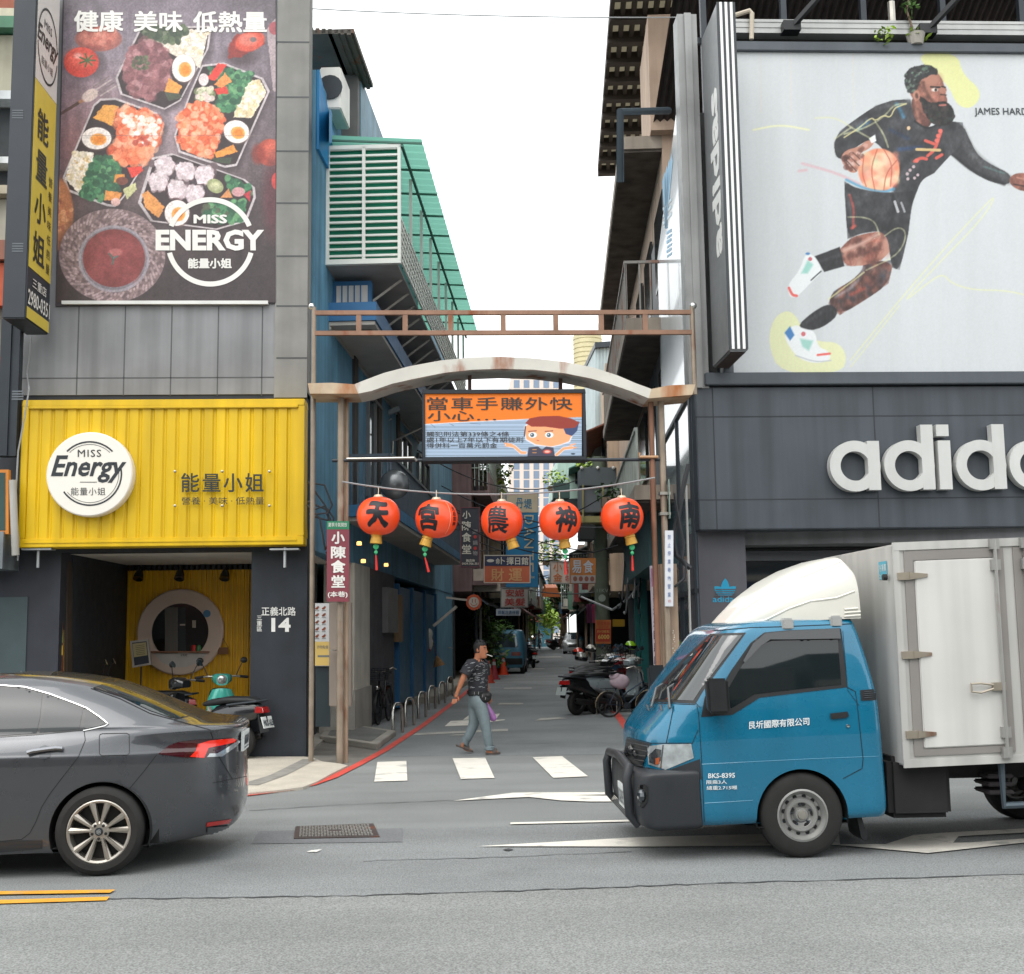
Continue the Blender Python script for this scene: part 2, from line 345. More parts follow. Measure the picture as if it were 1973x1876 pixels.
mb=MB(); mb.slab([(p.x,p.y,.014) for p in q],(0,0,-.03)); mb.build('cover_rim',mat('cast_iron','4a4140',.6,.4,var=.2,rust=.1),mc)
mb=MB(); P4=lambda u,v:(q[0].lerp(q[1],u)).lerp(q[3].lerp(q[2],u),v)
for i in range(24):
 for j in range(7):
  if 10<=i<=13 and j==3:continue
  u0,v0=.06+i*.0367,.08+j*.12; w_=.028 if (i+j)%2 else .02
  a,b,c_,d=P4(u0,v0),P4(u0+w_,v0),P4(u0+w_,v0+.085),P4(u0,v0+.085)
  mb.slab([(p.x,p.y,.022) for p in (a,b,c_,d)],(0,0,-.01))
mb.build('raised_studs',mat('worn_iron','8b8a86',.5,.5,var=.15),mc)
mb=MB(); q=[tuple(onZ(*p,.16))[:2]+(.16,) for p in [(763,1346),(843,1341),(904,1308),(960,1278),(1000,1262),(960,1262),(817,1313)]]
mb.slab(q,(0,0,-.2)); struct(mb.build('alley_pavement',mat('pale_concrete','8f8b80',.9,var=.2,vs=2,speck=.1),bevel=.02))
# ================================================================ painting flat artwork into a colour attribute
def chaikin(P,n=2,closed=True):
 P=[tuple(p) for p in P]
 for _ in range(n):
  E_=list(zip(P,P[1:]+P[:1])) if closed else list(zip(P,P[1:]))
  Q_=[q for (ax,ay),(bx,by) in E_ for q in ((ax*.75+bx*.25,ay*.75+by*.25),(ax*.25+bx*.75,ay*.25+by*.75))]; P=Q_ if closed else [P[0]]+Q_+[P[-1]]
 return P
class Art:
 sm=False
 def __init__(s,X,Y,bg):s.X,s.Y=X,Y; s.c=np.zeros(X.shape+(3,))+np.array(bg,float); s.px=abs(X[0,1]-X[0,0])
 def blend(s,a,col,sl=None):
  col=np.array([int(col[i:i+2],16) for i in (0,2,4)],float) if isinstance(col,str) else np.array(col,float)
  a=np.clip(a,0,1)[...,None]; s.c[sl]=s.c[sl]*(1-a)+col*a
 def crop(s,x0,x1,y0,y1,pad):
  jx=np.where((s.X.max(0)>x0-pad)&(s.X.min(0)<x1+pad))[0]; iy=np.where((s.Y[:,0]>y0-pad)&(s.Y[:,0]<y1+pad))[0]
  if len(jx)==0 or len(iy)==0:return None
  return (slice(iy[0],iy[-1]+1),slice(jx[0],jx[-1]+1))
 def sdist(s,pts,sl,closed=True):
  X,Y=s.X[sl],s.Y[sl]; P=list(pts); d=np.full(X.shape,1e9); ins=np.zeros(X.shape,bool)
  for (ax,ay),(bx,by) in zip(P,P[1:]+P[:1] if closed else P[1:]):
   ex,ey=bx-ax,by-ay; t=np.clip(((X-ax)*ex+(Y-ay)*ey)/max(ex*ex+ey*ey,1e-9),0,1)
   d=np.minimum(d,(X-ax-t*ex)**2+(Y-ay-t*ey)**2)
   if closed and ay!=by:
    c=((ay>Y)!=(by>Y))&(X<(bx-ax)*(Y-ay)/(by-ay)+ax); ins^=c
  d=np.sqrt(d); return np.where(ins,-d,d) if closed else d
 def poly(s,pts,col,a=1.0,soft=None,rag=0):
  if s.sm and len(pts)>4:pts=chaikin(pts)
  soft=soft or s.px; xs=[p[0] for p in pts]; ys=[p[1] for p in pts]
  sl=s.crop(min(xs),max(xs),min(ys),max(ys),soft+2*rag)
  if sl is None:return
  d=s.sdist(pts,sl)
  if rag:d=d+(noise2(s.X[sl]/(rag*2.2),s.Y[sl]/(rag*2.2))-.5)*2*rag
  s.blend(a*np.clip(.5-d/soft,0,1),col,sl)
 def line(s,pts,w,col,a=1.0,soft=None):
  if s.sm and len(pts)>2:pts=chaikin(pts,2,False)
  soft=soft or s.px; xs=[p[0] for p in pts]; ys=[p[1] for p in pts]
  sl=s.crop(min(xs),max(xs),min(ys),max(ys),w+soft)
  if sl is None:return
  s.blend(a*np.clip(.5-(s.sdist(pts,sl,False)-w/2)/soft,0,1),col,sl)
 def ell(s,cx,cy,rx,ry,col,a=1.0,soft=None,rot=0.0):
  soft=soft or s.px; r=max(rx,ry); sl=s.crop(cx-r,cx+r,cy-r,cy+r,soft)
  if sl is None:return
  co,si=math.cos(rot),math.sin(rot); x=(s.X[sl]-cx)*co+(s.Y[sl]-cy)*si; y=-(s.X[sl]-cx)*si+(s.Y[sl]-cy)*co
  k=np.sqrt((x/rx)**2+(y/ry)**2); s.blend(a*np.clip(.5-(k-1)*min(rx,ry)/soft,0,1),col,sl)
 def scatter(s,pts,cols,n,r0,r1,seed=1,a=.9,soft=None,sq=.7,clip=False):
  R=random.Random(seed); xs=[p[0] for p in pts]; ys=[p[1] for p in pts]
  if clip:
   cs=s.crop(min(xs),max(xs),min(ys),max(ys),60); old=s.c[cs].copy(); mk=np.clip(.5-s.sdist(list(pts),cs)/s.px,0,1)[...,None]
  for _ in range(n):
   for _k in range(30):
    x,y=R.uniform(min(xs),max(xs)),R.uniform(min(ys),max(ys))
    ins=False
    for (ax,ay),(bx,by) in zip(pts,pts[1:]+pts[:1]):
     if (ay>y)!=(by>y) and x<(bx-ax)*(y-ay)/(by-ay)+ax:ins=not ins
    if ins:break
   r=R.uniform(r0,r1); s.ell(x,y,r,r*R.uniform(sq,1),R.choice(cols),a,soft or s.px*1.5,R.uniform(0,3))
  if clip:s.c[cs]=s.c[cs]*mk+old*(1-mk)
 def grain(s,amt,sc,stretch=1.0):s.c*=(1+amt*(noise2(s.X/sc/stretch,s.Y/sc)-.5)*2)[...,None]
_nt=np.random.RandomState(3).rand(256,256)
def noise2(x,y,oct=3):
 t=0; a=.5; tot=0
 for o in range(oct):
  xi,yi=np.floor(x).astype(int),np.floor(y).astype(int); fx,fy=x-xi,y-yi; fx,fy=fx*fx*(3-2*fx),fy*fy*(3-2*fy)
  g=lambda i,j:_nt[(yi+j+o*37)%256,(xi+i+o*91)%256]
  t=t+a*((g(0,0)*(1-fx)+g(1,0)*fx)*(1-fy)+(g(0,1)*(1-fx)+g(1,1)*fx)*fy); tot+=a; a*=.5; x,y=x*2.03,y*2.03
 return t/tot
def art_mesh(name,art,P,m,parent=None,org=None):
 h,w_=art.X.shape; me=bpy.data.meshes.new(name)
 a,b,c=P(art.X[0,0],art.Y[0,0]),P(art.X[0,-1],art.Y[0,-1]),P(art.X[-1,0],art.Y[-1,0]); d=P(art.X[-1,-1],art.Y[-1,-1])
 U,V=np.meshgrid(np.linspace(0,1,w_),np.linspace(0,1,h)); A,B,C,D=(np.array(p) for p in (a,b,c,d))
 pts=(A*((1-U)*(1-V))[...,None]+B*(U*(1-V))[...,None]+C*((1-U)*V)[...,None]+D*(U*V)[...,None]).reshape(-1,3)
 org=np.array(wloc(parent)) if parent is not None else pts.mean(0)
 i=np.arange(h*w_).reshape(h,w_); f=np.stack([i[1:,:-1],i[1:,1:],i[:-1,1:],i[:-1,:-1]],-1).reshape(-1,4)
 me.vertices.add(h*w_); me.vertices.foreach_set('co',(pts-org).ravel()); me.loops.add(f.size); me.loops.foreach_set('vertex_index',f.ravel())
 me.polygons.add(len(f)); me.polygons.foreach_set('loop_start',np.arange(0,f.size,4)); me.update(calc_edges=True)
 s_=np.clip(art.c/255,0,1); l=np.where(s_<=.04045,s_/12.92,((s_+.055)/1.055)**2.4)
 at=me.color_attributes.new('Col','FLOAT_COLOR','POINT'); at.data.foreach_set('color',np.concatenate([l,np.ones((h,w_,1))],-1).ravel())
 me.materials.append(m); o=bpy.data.objects.new(name,me); COL.objects.link(o)
 if parent is not None:o.parent=parent
 else :o.location=org
 return o
# ================================================================ left corner building
F=lambda x,y:onY(x,y,YL)
lb=thing('shop_building','grey panelled corner building over the yellow lunch box shop','building',(-4.5,YL,0))
gw=mat('grey_wall_panel','808183',.55,.1,var=.14,vs=1.2,streak=.25)
tl=mat('grey_stone_tile','84837f',.8,var=.1,vs=3,streak=.12)
nv=mat('navy_pillar_paint','21272f',.6,var=.25,vs=3,streak=.22,speck=.06)
zt=12.0
xl,xr=F(40,600).x,F(592,700).x
z1,z0=F(300,768).z,F(300,1062).z
mb=MB(); mb.box((xl-.25,YL,F(300,760).z),(F(533,300).x,YL+.35,zt)); mb.build('wall',gw,lb)
mb=MB(); mb.box((F(533,300).x,YL-.02,F(560,766).z),(xr,YL+.35,zt)); mb.build('tile_pier',tl,lb)
mb=MB()
for y in (82,188,292,392,494,590,690):mb.box((F(533,y).x,YL-.023,F(560,y).z-.012),(xr,YL-.019,F(560,y).z+.012))
for x in (150,240,330,420,505):mb.box((F(x,670).x-.008,YL-.003,F(x,762).z),(F(x,670).x+.008,YL,F(x,590).z))
mb.box((xl,YL-.003,F(200,728).z-.008),(F(533,300).x,YL,F(200,728).z+.008))
mb.build('panel_joints',mat('joint_grey','4f5152',.7),lb)
mb=MB(); mb.box((xl-.25,YL+.02,z0),(xr,YL+.4,F(300,756).z)); mb.build('lintel',nv,lb)
mb=MB(); mb.box((F(480,1400).x,YL+.03,0),(F(589,1400).x,YL+.55,z0+.1)); mb.build('pillar',nv,lb)
pil=bpy.data.objects['pillar']
mb=MB(); let_px(mb,'正義北路',504,1169,570,1186,lambda x,y:onY(x,y,YL+.03),bold=.012); let_px(mb,'三\n重\n區',495,1186,505,1216,lambda x,y:onY(x,y,YL+.03),bold=.01)
let_px(mb,'14',523,1190,560,1217,lambda x,y:onY(x,y,YL+.03),bold=.035); mb.build('address_lettering',mat('lettering_white','d8d8d4',.6,var=.05),pil)
mb=MB(); mb.box((F(-90,1400).x,YL+.03,0),(F(106,1400).x,YL+.5,z0+.1)); mb.build('pillar',mat('slate_pillar','282b33',.6,var=.25,vs=2,streak=.1),lb)
mb=MB(); mb.box((F(-80,1400).x,YL+.015,0),(F(44,1400).x,YL+.03,F(20,1150).z)); mb.build('lower_cladding',mat('green_grey_cladding','39474a',.6,var=.2,vs=2),lb)
YI=YL+3.3
I=lambda x,y:onY(x,y,YI)
mb=MB(); mb.box((F(106,1400).x,YL+.4,F(300,1062).z),(xr-.05,YI+.3,F(300,1062).z+.2)); mb.build('arcade_ceiling',mat('ceiling_white','d0c8bc',.7,var=.1,vs=1),lb)
mb=MB(); mb.box((F(106,1400).x,YI-.03,I(300,1099).z),(I(480,1400).x+.3,YI,I(300,1084).z)); mb.build('track_rail',M['black'],lb)
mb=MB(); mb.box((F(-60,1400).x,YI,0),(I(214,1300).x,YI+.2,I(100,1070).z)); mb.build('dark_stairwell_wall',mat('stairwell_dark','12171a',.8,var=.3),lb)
mb=MB(); mb.box((I(214,1300).x,YI-.05,0),(I(238,1300).x,YI+.2,I(100,1085).z)); mb.build('white_jamb',mat('jamb_cream','a5978c',.7,var=.1),lb)
mb=MB(); n=24; x0,x1=I(238,1300).x,I(490,1300).x; zz=I(300,1085).z; pts=[]
for i in range(n):
 a=x0+(x1-x0)*i/n; b=x0+(x1-x0)*(i+1)/n; q=(b-a)
 pts+=[(a,0),(a+q*.45,0),(a+q*.55,.03),(a+q*.9,.03)]
pts.append((x1,0))
for (xa,ya),(xb,yb) in zip(pts,pts[1:]):mb.quad((xa,YI-ya,0),(xb,YI-yb,0),(xb,YI-yb,zz),(xa,YI-ya,zz))
mb.box((x0,YI+.01,0),(x1,YI+.2,zz)); mb.build('corrugated_shopfront',mat('interior_yellow','dca800',.38,var=.1,vs=3,streak=.08),lb)
mb=MB(); mb.box((F(112,1300).x-.25,YL+.5,0),(F(112,1300).x+.0,YI,I(100,1060).z)); mb.build('arcade_side_wall',nv,lb)
mb=MB(); mb.box((I(490,1300).x-.02,YI-.12,0),(F(482,1300).x+.5,YI+.2,I(100,1060).z)); mb.build('arcade_end_pier',nv,lb)
mb=MB(); mb.box((F(106,1400).x-.4,YL+.4,.0),(xr,YI+.3,.045)); mb.build('arcade_floor',M['concrete'],lb)
J=lambda x,y:onY(x,y,YI-.06)
ho=thing('serving_hatch','large round cream ring hatch in the yellow shopfront','serving hatch',tuple(J(348,1217)))
mb=MB(); c0=J(348,1217); ro,ri=(J(431,1217)-c0).length,(J(403,1217)-c0).length
mb.lathe([(ri,.05),(ro-.02,.05),(ro,.03),(ro,-.06),(ri,-.06),(ri,.05)],c0,(0,-1,0),64); mb.build('ring_frame',mat('hatch_cream','cdb6a5',.6,var=.06),ho,smooth=True,angle=30)
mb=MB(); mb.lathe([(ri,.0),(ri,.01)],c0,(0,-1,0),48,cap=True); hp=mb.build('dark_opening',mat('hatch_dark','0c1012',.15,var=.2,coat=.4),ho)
mb=MB(); block_px(mb,318,1170,343,1256,J,-.0+.012,-.008); mb.build('fridge',mat('fridge_grey','5c5650',.5),ho)
mb=MB(); block_px(mb,344,1170,358,1256,J,.014,-.008); mb.build('cabinet',mat('cabinet_dark','1d2628',.2),ho)
mb=MB(); block_px(mb,347,1202,357,1205,J,.016,-.012); block_px(mb,371,1195,378,1209,J,.016,-.012); mb.build('notice',mat('pale_notice','a5978a',.6),ho)
mb=MB(); block_px(mb,294,1254,405,1257,J,.12,-.02); mb.build('counter_shelf',mat('wood_shelf','8a5d3f',.5),ho)
mb=MB(); polyblock_px(mb,[(298,1258),(401,1258),(385,1275),(360,1285),(335,1285),(312,1275)],J,.055,-.04); mb.build('lower_panel',mat('hatch_panel','bdb6ae',.6),ho)
mb=MB(); block_px(mb,345,1257,363,1266,J,.075,-.05); pl_=mb.build('counter_plate',mat('plate_pale','b8b2a8',.5),ho)
mb=MB(); let_px(mb,'點餐處',348,1259,360,1264,lambda x,y:onY(x,y,YI-.135),off=.002); mb.build('plate_lettering',M['black'],pl_)
mb=MB(); c1=J(400,1182); mb.lathe([(0,.06),(.062,.06),(.062,.05)],c1,(0,-1,0),20); mb.build('blue_sticker',mat('sticker_blue','45799c',.5),ho)
for x,col in ((375,'b3261c'),(384,'3f7a4a')):
 mb=MB(); c=J(x,1254); mb.lathe([(0,0),(.04,0),(.045,.07),(.03,.1),(0,.1)],c+Vector((0,-.06,0.0)),(0,0,1),12)
 tag(mb.build('sauce_tub',mat('tub_'+col,col,.4),smooth=True),('red' if x==375 else 'green')+' tub on the counter shelf of the round hatch','tub')
for k,(x,lb_) in enumerate(((267,'black ceiling spotlight nearest the menu board'),(346,'black ceiling spotlight above the round hatch'),(433,'black ceiling spotlight beside the navy pillar'))):
 t=thing('spotlight',lb_,'spotlight',tuple(onY(x,1095,YI-.25)),'spotlights in the shop arcade')
 p=onY(x,1092,YI-.25)
 mb=MB(); mb.tube([p+Vector((0,.2,.02)),p,p-Vector((0,0,.08))],.012,6); mb.build('stem',M['black'],t)
 mb=MB(); q=p-Vector((0,-.03,.13)); mb.lathe([(0,-.09),(.05,-.08),(.075,.0),(.085,.08),(.07,.08),(0,.03)],q,(0,-.5,-.8),16); mb.build('lamp_head',M['blackgloss'],t,smooth=True)
t=thing('number_plate','teal house number plate 12 in the dark stairwell','number plate',tuple(onY(157,1140,YI-.01)))
P_=lambda x,y:onY(x,y,YI-.01)
mb=MB(); block_px(mb,141,1132,172,1153,P_,.02,0); mb.build('plate',mat('plate_teal','1f7f85',.5,emit=.06),t)
mb=MB(); rect_px(mb,149,1138,171,1152,P_,.024); mb.build('plate_field',mat('plate_field','8fa7a5',.5,emit=.05),t)
mb=MB(); let_px(mb,'12',155,1140,165,1150,P_,.028,bold=.03); mb.build('plate_number',M['black'],t)
mb=MB(); block_px(mb,146,1174,156,1189,P_,.01,0); tag(mb.build('notice',mat('small_notice','94888b',.6)),'small white paper notice on the dark stairwell wall','notice')
t=thing('menu_board','tall orange framed menu board on the cream jamb','menu board',tuple(onY(226,1250,YI-.06)))
P_=lambda x,y:onY(x,y,YI-.06)
mb=MB(); block_px(mb,218,1157,239,1242,P_,.03,0); mb.build('board',mat('menu_orange','a06a28',.5),t)
mb=MB(); rect_px(mb,221,1161,237,1237,P_,.033); mb.build('menu_sheet',mat('menu_cream','b5a48a',.6),t)
mb=MB(); let_px(mb,'雞腿\n牛肉\n鮭魚\n豬排\n時蔬',223,1164,235,1232,P_,.036,bold=.01,line=1.5); mb.build('menu_lettering',mat('menu_brown','6b3a1e',.6),t)
t=thing('light_box','narrow food light box on the brown stairwell post','light box',tuple(F(112,1240)))
P_=lambda x,y:onY(x,y,YL+.0)
mb=MB(); block_px(mb,105,1060,130,1460,lambda x,y:onY(x,y,YL+.3),0,.2); mb.build('post',mat('brown_post','3a2d22',.7,var=.2),t)
mb=MB(); block_px(mb,106,1194,124,1304,lambda x,y:onY(x,y,YL+.26),.06,0); mb.build('case',mat('case_gold','8a6a3a',.4),t)
PX=lambda x,y:onY(x,y,YL+.19)
mb=MB(); rect_px(mb,109,1199,122,1300,PX,.006,0)
mb.build('picture',mat('lightbox_dark','4a241b',.4,emit=.12),t)
mb=MB(); rect_px(mb,110,1202,115,1240,PX,.009,0); rect_px(mb,116,1202,121,1238,PX,.009,1); rect_px(mb,110,1243,121,1262,PX,.009,2); let_px(mb,'便\n當',112,1266,119,1292,PX,.009,2)
mb.build('picture_food',[mat('lb_white','b9b0aa',.5,emit=.15),mat('lb_green','5c8a4a',.5,emit=.15),mat('lb_yellow','c4a12c',.5,emit=.15)],t)
t=thing('poster_stand','white framed menu poster on a thin stand before the hatch','poster stand',tuple(onZ(271,1440,.05)))
YS=YI-.7; P_=lambda x,y:onY(x,y,YS)
mb=MB(); polyblock_px(mb,[(256,1286),(292,1280),(286,1231),(251,1235)],P_,.02,.02); mb.build('frame',mat('stand_frame','b0a69c',.4,.3),t)
mb=MB(); mb.poly([P_(*p)-Vector((0,.024,0)) for p in [(260,1282),(288,1277),(283,1235),(255,1238)]]); mb.build('poster',mat('poster_navy','252a33',.4),t)
mb=MB(); mb.poly([P_(*p)-Vector((0,.028,0)) for p in [(259,1266),(285,1262),(282,1237),(256,1240)]]); mb.build('poster_panel',mat('poster_gold','b0a274',.5),t)
mb=MB()
for k in range(6):mb.quad(*[P_(*p)-Vector((0,.031,0)) for p in [(262+k*.3,1243+k*3.4+1),(279+k*.3,1241.5+k*3.4),(279+k*.3,1242.5+k*3.4),(262+k*.3,1244+k*3.4+1)]])
mb.build('poster_text',mat('poster_ink','5d5237',.6),t)
p0=P_(272,1284); mb=MB(); mb.tube([p0,Vector((p0.x,YS,.05))],.012,8); mb.lathe([(0,0),(.16,0),(.16,.02),(.03,.04),(0,.04)],(p0.x,YS,.05),(0,0,1),20); mb.build('stand_pole',M['darkmetal'],t)
t=thing('hanging_sign','little wooden plaque hanging on the yellow shopfront','sign',tuple(onY(432,1260,YI-.1))); P_=lambda x,y:onY(x,y,YI-.08)
mb=MB(); block_px(mb,420,1247,440,1260,P_,.02,0); mb.build('plaque',mat('plaque_wood','7a5230',.6),t)
mb=MB(); mb.tube([P_(421,1247),P_(430,1230),P_(440,1247)],.005,5); mb.build('cord',M['wire'],t)
YS0=YL-.35
S=lambda x,y:onY(x,y,YS0)
t=thing('shop_sign','big corrugated yellow fascia sign of the lunch box shop','sign',tuple(S(310,1052)))
ye=mat('sign_yellow','d6b000',.42,var=.08,vs=1.2,streak=.16)
x0,x1=S(44,768).x,S(586,900).x; za,zb=S(310,1052).z,S(310,769).z
mb=MB(); n=22; pts=[]
for i in range(n):
 a=x0+.06+(x1-x0-.12)*i/n; q=(x1-x0-.12)/n; pts+=[(a,.0),(a+q*.12,0),(a+q*.25,.022),(a+q*.88,.022)]
pts.append((x1-.06,0))
for (xa,ya),(xb,yb) in zip(pts,pts[1:]):mb.quad((xa,YS0-ya+.04,za+.05),(xb,YS0-yb+.04,za+.05),(xb,YS0-yb+.04,zb-.05),(xa,YS0-ya+.04,zb-.05))
mb.build('corrugated_panel',ye,t)
mb=MB(); mb.box((x0,YS0,zb-.09),(x1,YL-.004,zb)); mb.box((x0,YS0-.01,za),(x1,YL-.004,za+.12)); mb.box((x0,YS0,za+.12),(x0+.09,YL-.004,zb-.09)); mb.box((x1-.09,YS0,za+.12),(x1,YL-.004,zb-.09))
mb.box((x0+.09,YS0-.022,za+.05),(x1-.09,YS0,za+.085)); mb.box((x0+.09,YS0-.02,zb-.13),(x1-.09,YS0+.03,zb-.09)); mb.build('frame',ye,t,bevel=.008)
mb=MB(); mb.box((x0+.09,YS0+.06,za+.1),(x1-.09,YL-.02,zb-.1)); mb.build('backing',M['darkmetal'],t)
for px in (103,818):
 pass
mb=MB()
for px in (69,547):
 p=S(px,1056); mb.tube([p+Vector((0,.1,.02)),p+Vector((0,.1,-.26))],.02,8); mb.box((p.x-.2,YS0+.02,p.z-.02),(p.x+.2,YS0+.2,p.z+.0))
mb.build('support_rods',mat('rod_pale','b3b7b8',.4,.5),t)
T=lambda x,y:onY(x,y,YS0-.16)
t=thing('round_sign','white round logo sign mounted on the yellow fascia','sign',tuple(T(172,913)))
c=T(172,913); R_=(T(255,913)-c).length
mb=MB(); mb.lathe([(0,0),(R_-.015,0),(R_,-.015),(R_,-.17),(0,-.17)],c,(0,-1,0),64); mb.build('disc',mat('sign_white','e3ded4',.45,var=.03),t,smooth=True,angle=30)
mb=MB(); dk=.004
for a0,a1 in ((44,136),(-145,8)):ring_px(mb,173,912,62.5,59.5,T,dk,0,a0,a1)
for a0,a1 in ((46,134),(-140,2)):ring_px(mb,173,912,56.5,55.6,T,dk,0,a0,a1)
let_px(mb,'MISS',150,866,195,880,T,dk,spacing=1.15,bold=.004)
let_px(mb,'Energy',98,877,244,930,T,dk,shear=.32,bold=.022)
rect_px(mb,154,928,187,929.2,T,dk); let_px(mb,'能量小姐',137,939,203,954,T,dk,spacing=1.12)
mb.build('logo_lettering',mat('logo_ink','272c31',.5,var=0),t)
t=thing('lettering_plate','clear acrylic plate with dark slogan lettering on the yellow fascia','sign',tuple(S(430,975))); T2=lambda x,y:onY(x,y,YS0-.05)
mb=MB(); let_px(mb,'能量小姐',349,911,508,948,T2,.0,spacing=1.2,bold=.016); let_px(mb,'營養 · 美味 · 低熱量',350,957,509,972,T2,.0,bold=.008)
mb.build('lettering',mat('sign_ink','232a26',.5,var=0),t)
mb=MB()
for x in (337,428,519):
 for y in (908,974):p=T2(x,y); mb.lathe([(.0,.014),(.018,.008),(.02,-.0),(.02,-.02),(0,-.02)],p,(0,-1,0),10)
mb.build('fixing_studs',M['steel'],t)
Q=.3209
bn=thing('banner','large food photo banner of lunch boxes on the grey wall','banner',tuple(F(320,575)))
h_,w_=575,412
yy=np.linspace(-60,1815,h_)[:,None]*np.ones((1,w_)); lx=385-50*(yy/1830); xx=lx+(1655-lx)*np.linspace(0,1,w_)[None,:]
A=Art(xx,yy,(98,88,92))
g=np.clip((yy-200)/1600,0,1)[...,None]; tone=np.array([150,141,152])*(1-g)+np.array([84,66,62])*g
dk=np.clip(1-np.hypot((xx-1000)/1000,(yy-700)/1000),0,1)[...,None]; A.c=tone*(.5+.62*dk)+np.array([30,4,4])*np.clip(1-abs(xx-450)/500,0,1)[...,None]*np.clip(1-abs(yy-850)/500,0,1)[...,None]
A.grain(.18,120,.3); A.c*=(1+.10*(noise2(xx/22,yy/400)-.5))[...,None]
def tray(P,rim='b9b4b4',base='2a2022'):
 A.poly([(x+14,y+22) for x,y in P],'251d20',.6,40); A.poly(P,rim); cx=sum(p[0] for p in P)/len(P); cy=sum(p[1] for p in P)/len(P)
 A.poly([(cx+(x-cx)*.95,cy+(y-cy)*.96) for x,y in P],base)
def egg(x,y,rx,ry,r=0):
 A.ell(x+4,y+6,rx*1.04,ry*1.05,'5d4a42',.6,10,r); A.ell(x,y,rx,ry,'e6e2da',1,None,r); A.ell(x+rx*.12,y+ry*.1,rx*.56,ry*.55,'e9a04a',1,None,r); A.ell(x+rx*.15,y+ry*.12,rx*.38,ry*.36,'d97c22',1,14,r)
GRN=['2f6b45','3d7f50','26553a','5a9460','1f4a33']; SAL=['e2673a','ee8655','d55a30','f6b793','c94c2a','f09a6e']; RICE=['e8e2d2','d9d2bc','efece2','cfc39c']
A.ell(590,240,140,78,'8a4f45',1,6); A.ell(590,228,110,62,'b96a58',.9,20); A.scatter([(500,180),(690,180),(660,300),(520,300)],['c98470','8d3f38','a85a4a'],30,8,24,2,.6)
A.ell(500,395,120,90,'2e2528',.5,50); A.ell(488,384,104,92,'c23b2e'); A.ell(470,360,70,56,'d95a48',.8,50); A.ell(468,345,24,18,'f0b0a4',.8,14)
for a in range(7):A.line([(522,372),(522+48*math.cos(a*.9),372+40*math.sin(a*.9))],10,'3d5a34')
A.line([(360,700),(520,600)],18,'45302a'); A.line([(480,625),(545,590)],20,'8d6246'); A.ell(540,585,52,34,'c9b8ad',1,8,-.55)
for k in range(4):A.line([(560+k*14,560+k*18-26),(650+k*16,482+k*18-10)],9,'a79c98' if k%2 else '6e6462')
T1=[(840,170),(1270,160),(1250,300),(1080,620),(985,672),(720,580),(690,480)]
tray(T1); A.poly([(850,190),(1250,185),(1200,420),(1040,340),(900,260)],'d5d0bd'); A.scatter([(1040,190),(1250,190),(1210,330),(1080,340)],RICE,150,6,14,4)
A.scatter([(830,170),(1120,160),(1100,260),(900,260)],['3a4a34','4d6040','2b3a2a','66705a'],130,10,24,5)
bf=[(735,430),(770,300),(860,245),(970,270),(1030,370),(1000,520),(900,610),(780,580)]
A.poly(bf,'7d4f52',1,None,14); A.scatter(bf,['9a686a','7a4a4e','5e363b','b08384','8c5a5c','6d4145'],260,10,30,6,.6); A.scatter([(790,360),(880,340),(900,420),(800,430)],['46503a','5a6544','39432f'],60,5,14,7)
egg(1100,420,70,84); A.poly([(1010,480),(1090,530),(1060,590),(985,560)],'d8913c',1,None,5); A.poly([(985,565),(1075,575),(1090,600),(1010,620)],'3a4434')
A.ell(1440,345,95,65,'2b1f22',.6,50); A.poly([(1370,280),(1420,210),(1560,200),(1590,270),(1450,350),(1370,360)],'7d2620',1,None,8); A.ell(1500,255,92,60,'bf4531',1,10,-.3); A.ell(1490,245,56,38,'d67a68',.8,20); A.ell(1520,245,18,16,'6b625f')
A.poly([(1600,180),(1660,110),(1660,560),(1640,560)],'9c8f91',1,None,5); A.ell(1648,175,34,40,'94454b')
T2_=[(1210,400),(1340,385),(1580,480),(1620,560),(1420,1010),(1350,1022),(1070,930),(1042,830),(1140,560)]
tray(T2_)
A.poly([(1440,500),(1560,490),(1600,570),(1510,720),(1400,720)],'ddd3b4',1,None,6); A.scatter([(1440,510),(1560,500),(1590,570),(1500,715),(1410,710)],['e8dfc2','d4c493','f0e9d2','c9b88a'],120,6,18,9)
A.scatter([(1250,420),(1420,430),(1460,560),(1400,690),(1290,670),(1330,560)],GRN,220,10,24,10); A.scatter([(1380,440),(1520,450),(1450,560),(1390,520)],GRN,120,8,20,11)
A.poly([(1240,480),(1310,390),(1360,400),(1290,500)],'cf3328',1,None,6); A.poly([(1280,545),(1360,530),(1370,575),(1300,580)],'c93327',1,None,6); A.poly([(1280,520),(1350,450),(1390,500),(1330,540)],'de8a45',1,None,6)
A.scatter([(1180,540),(1280,540),(1280,610),(1180,610)],['8f9a6a','6e7d52','c9cfae','d9c8bd'],40,10,26,12); A.ell(1220,490,30,38,'d8cfcb')
sm=[(1075,700),(1130,640),(1200,620),(1290,650),(1350,720),(1320,830),(1270,960),(1160,940),(1060,870)]
A.poly(sm,'c9532c',1,None,14); A.scatter(sm,SAL,300,9,26,13,.75)
egg(1418,805,78,68,.3); A.poly([(1280,930),(1400,885),(1425,925),(1300,965)],'d98b35',1,None,5); A.poly([(1270,965),(1390,960),(1380,1000),(1290,985)],'34402f')
T3=[(600,605),(690,600),(940,690),(985,760),(960,850),(740,1200),(690,1255),(640,1250),(400,1160),(375,1080),(560,640)]
tray(T3)
A.poly([(560,720),(620,640),(710,650),(670,770)],'dd9a3e',1,None,8)
st=[(700,670),(760,650),(900,690),(975,770),(930,870),(880,980),(760,1010),(650,980),(690,860)]
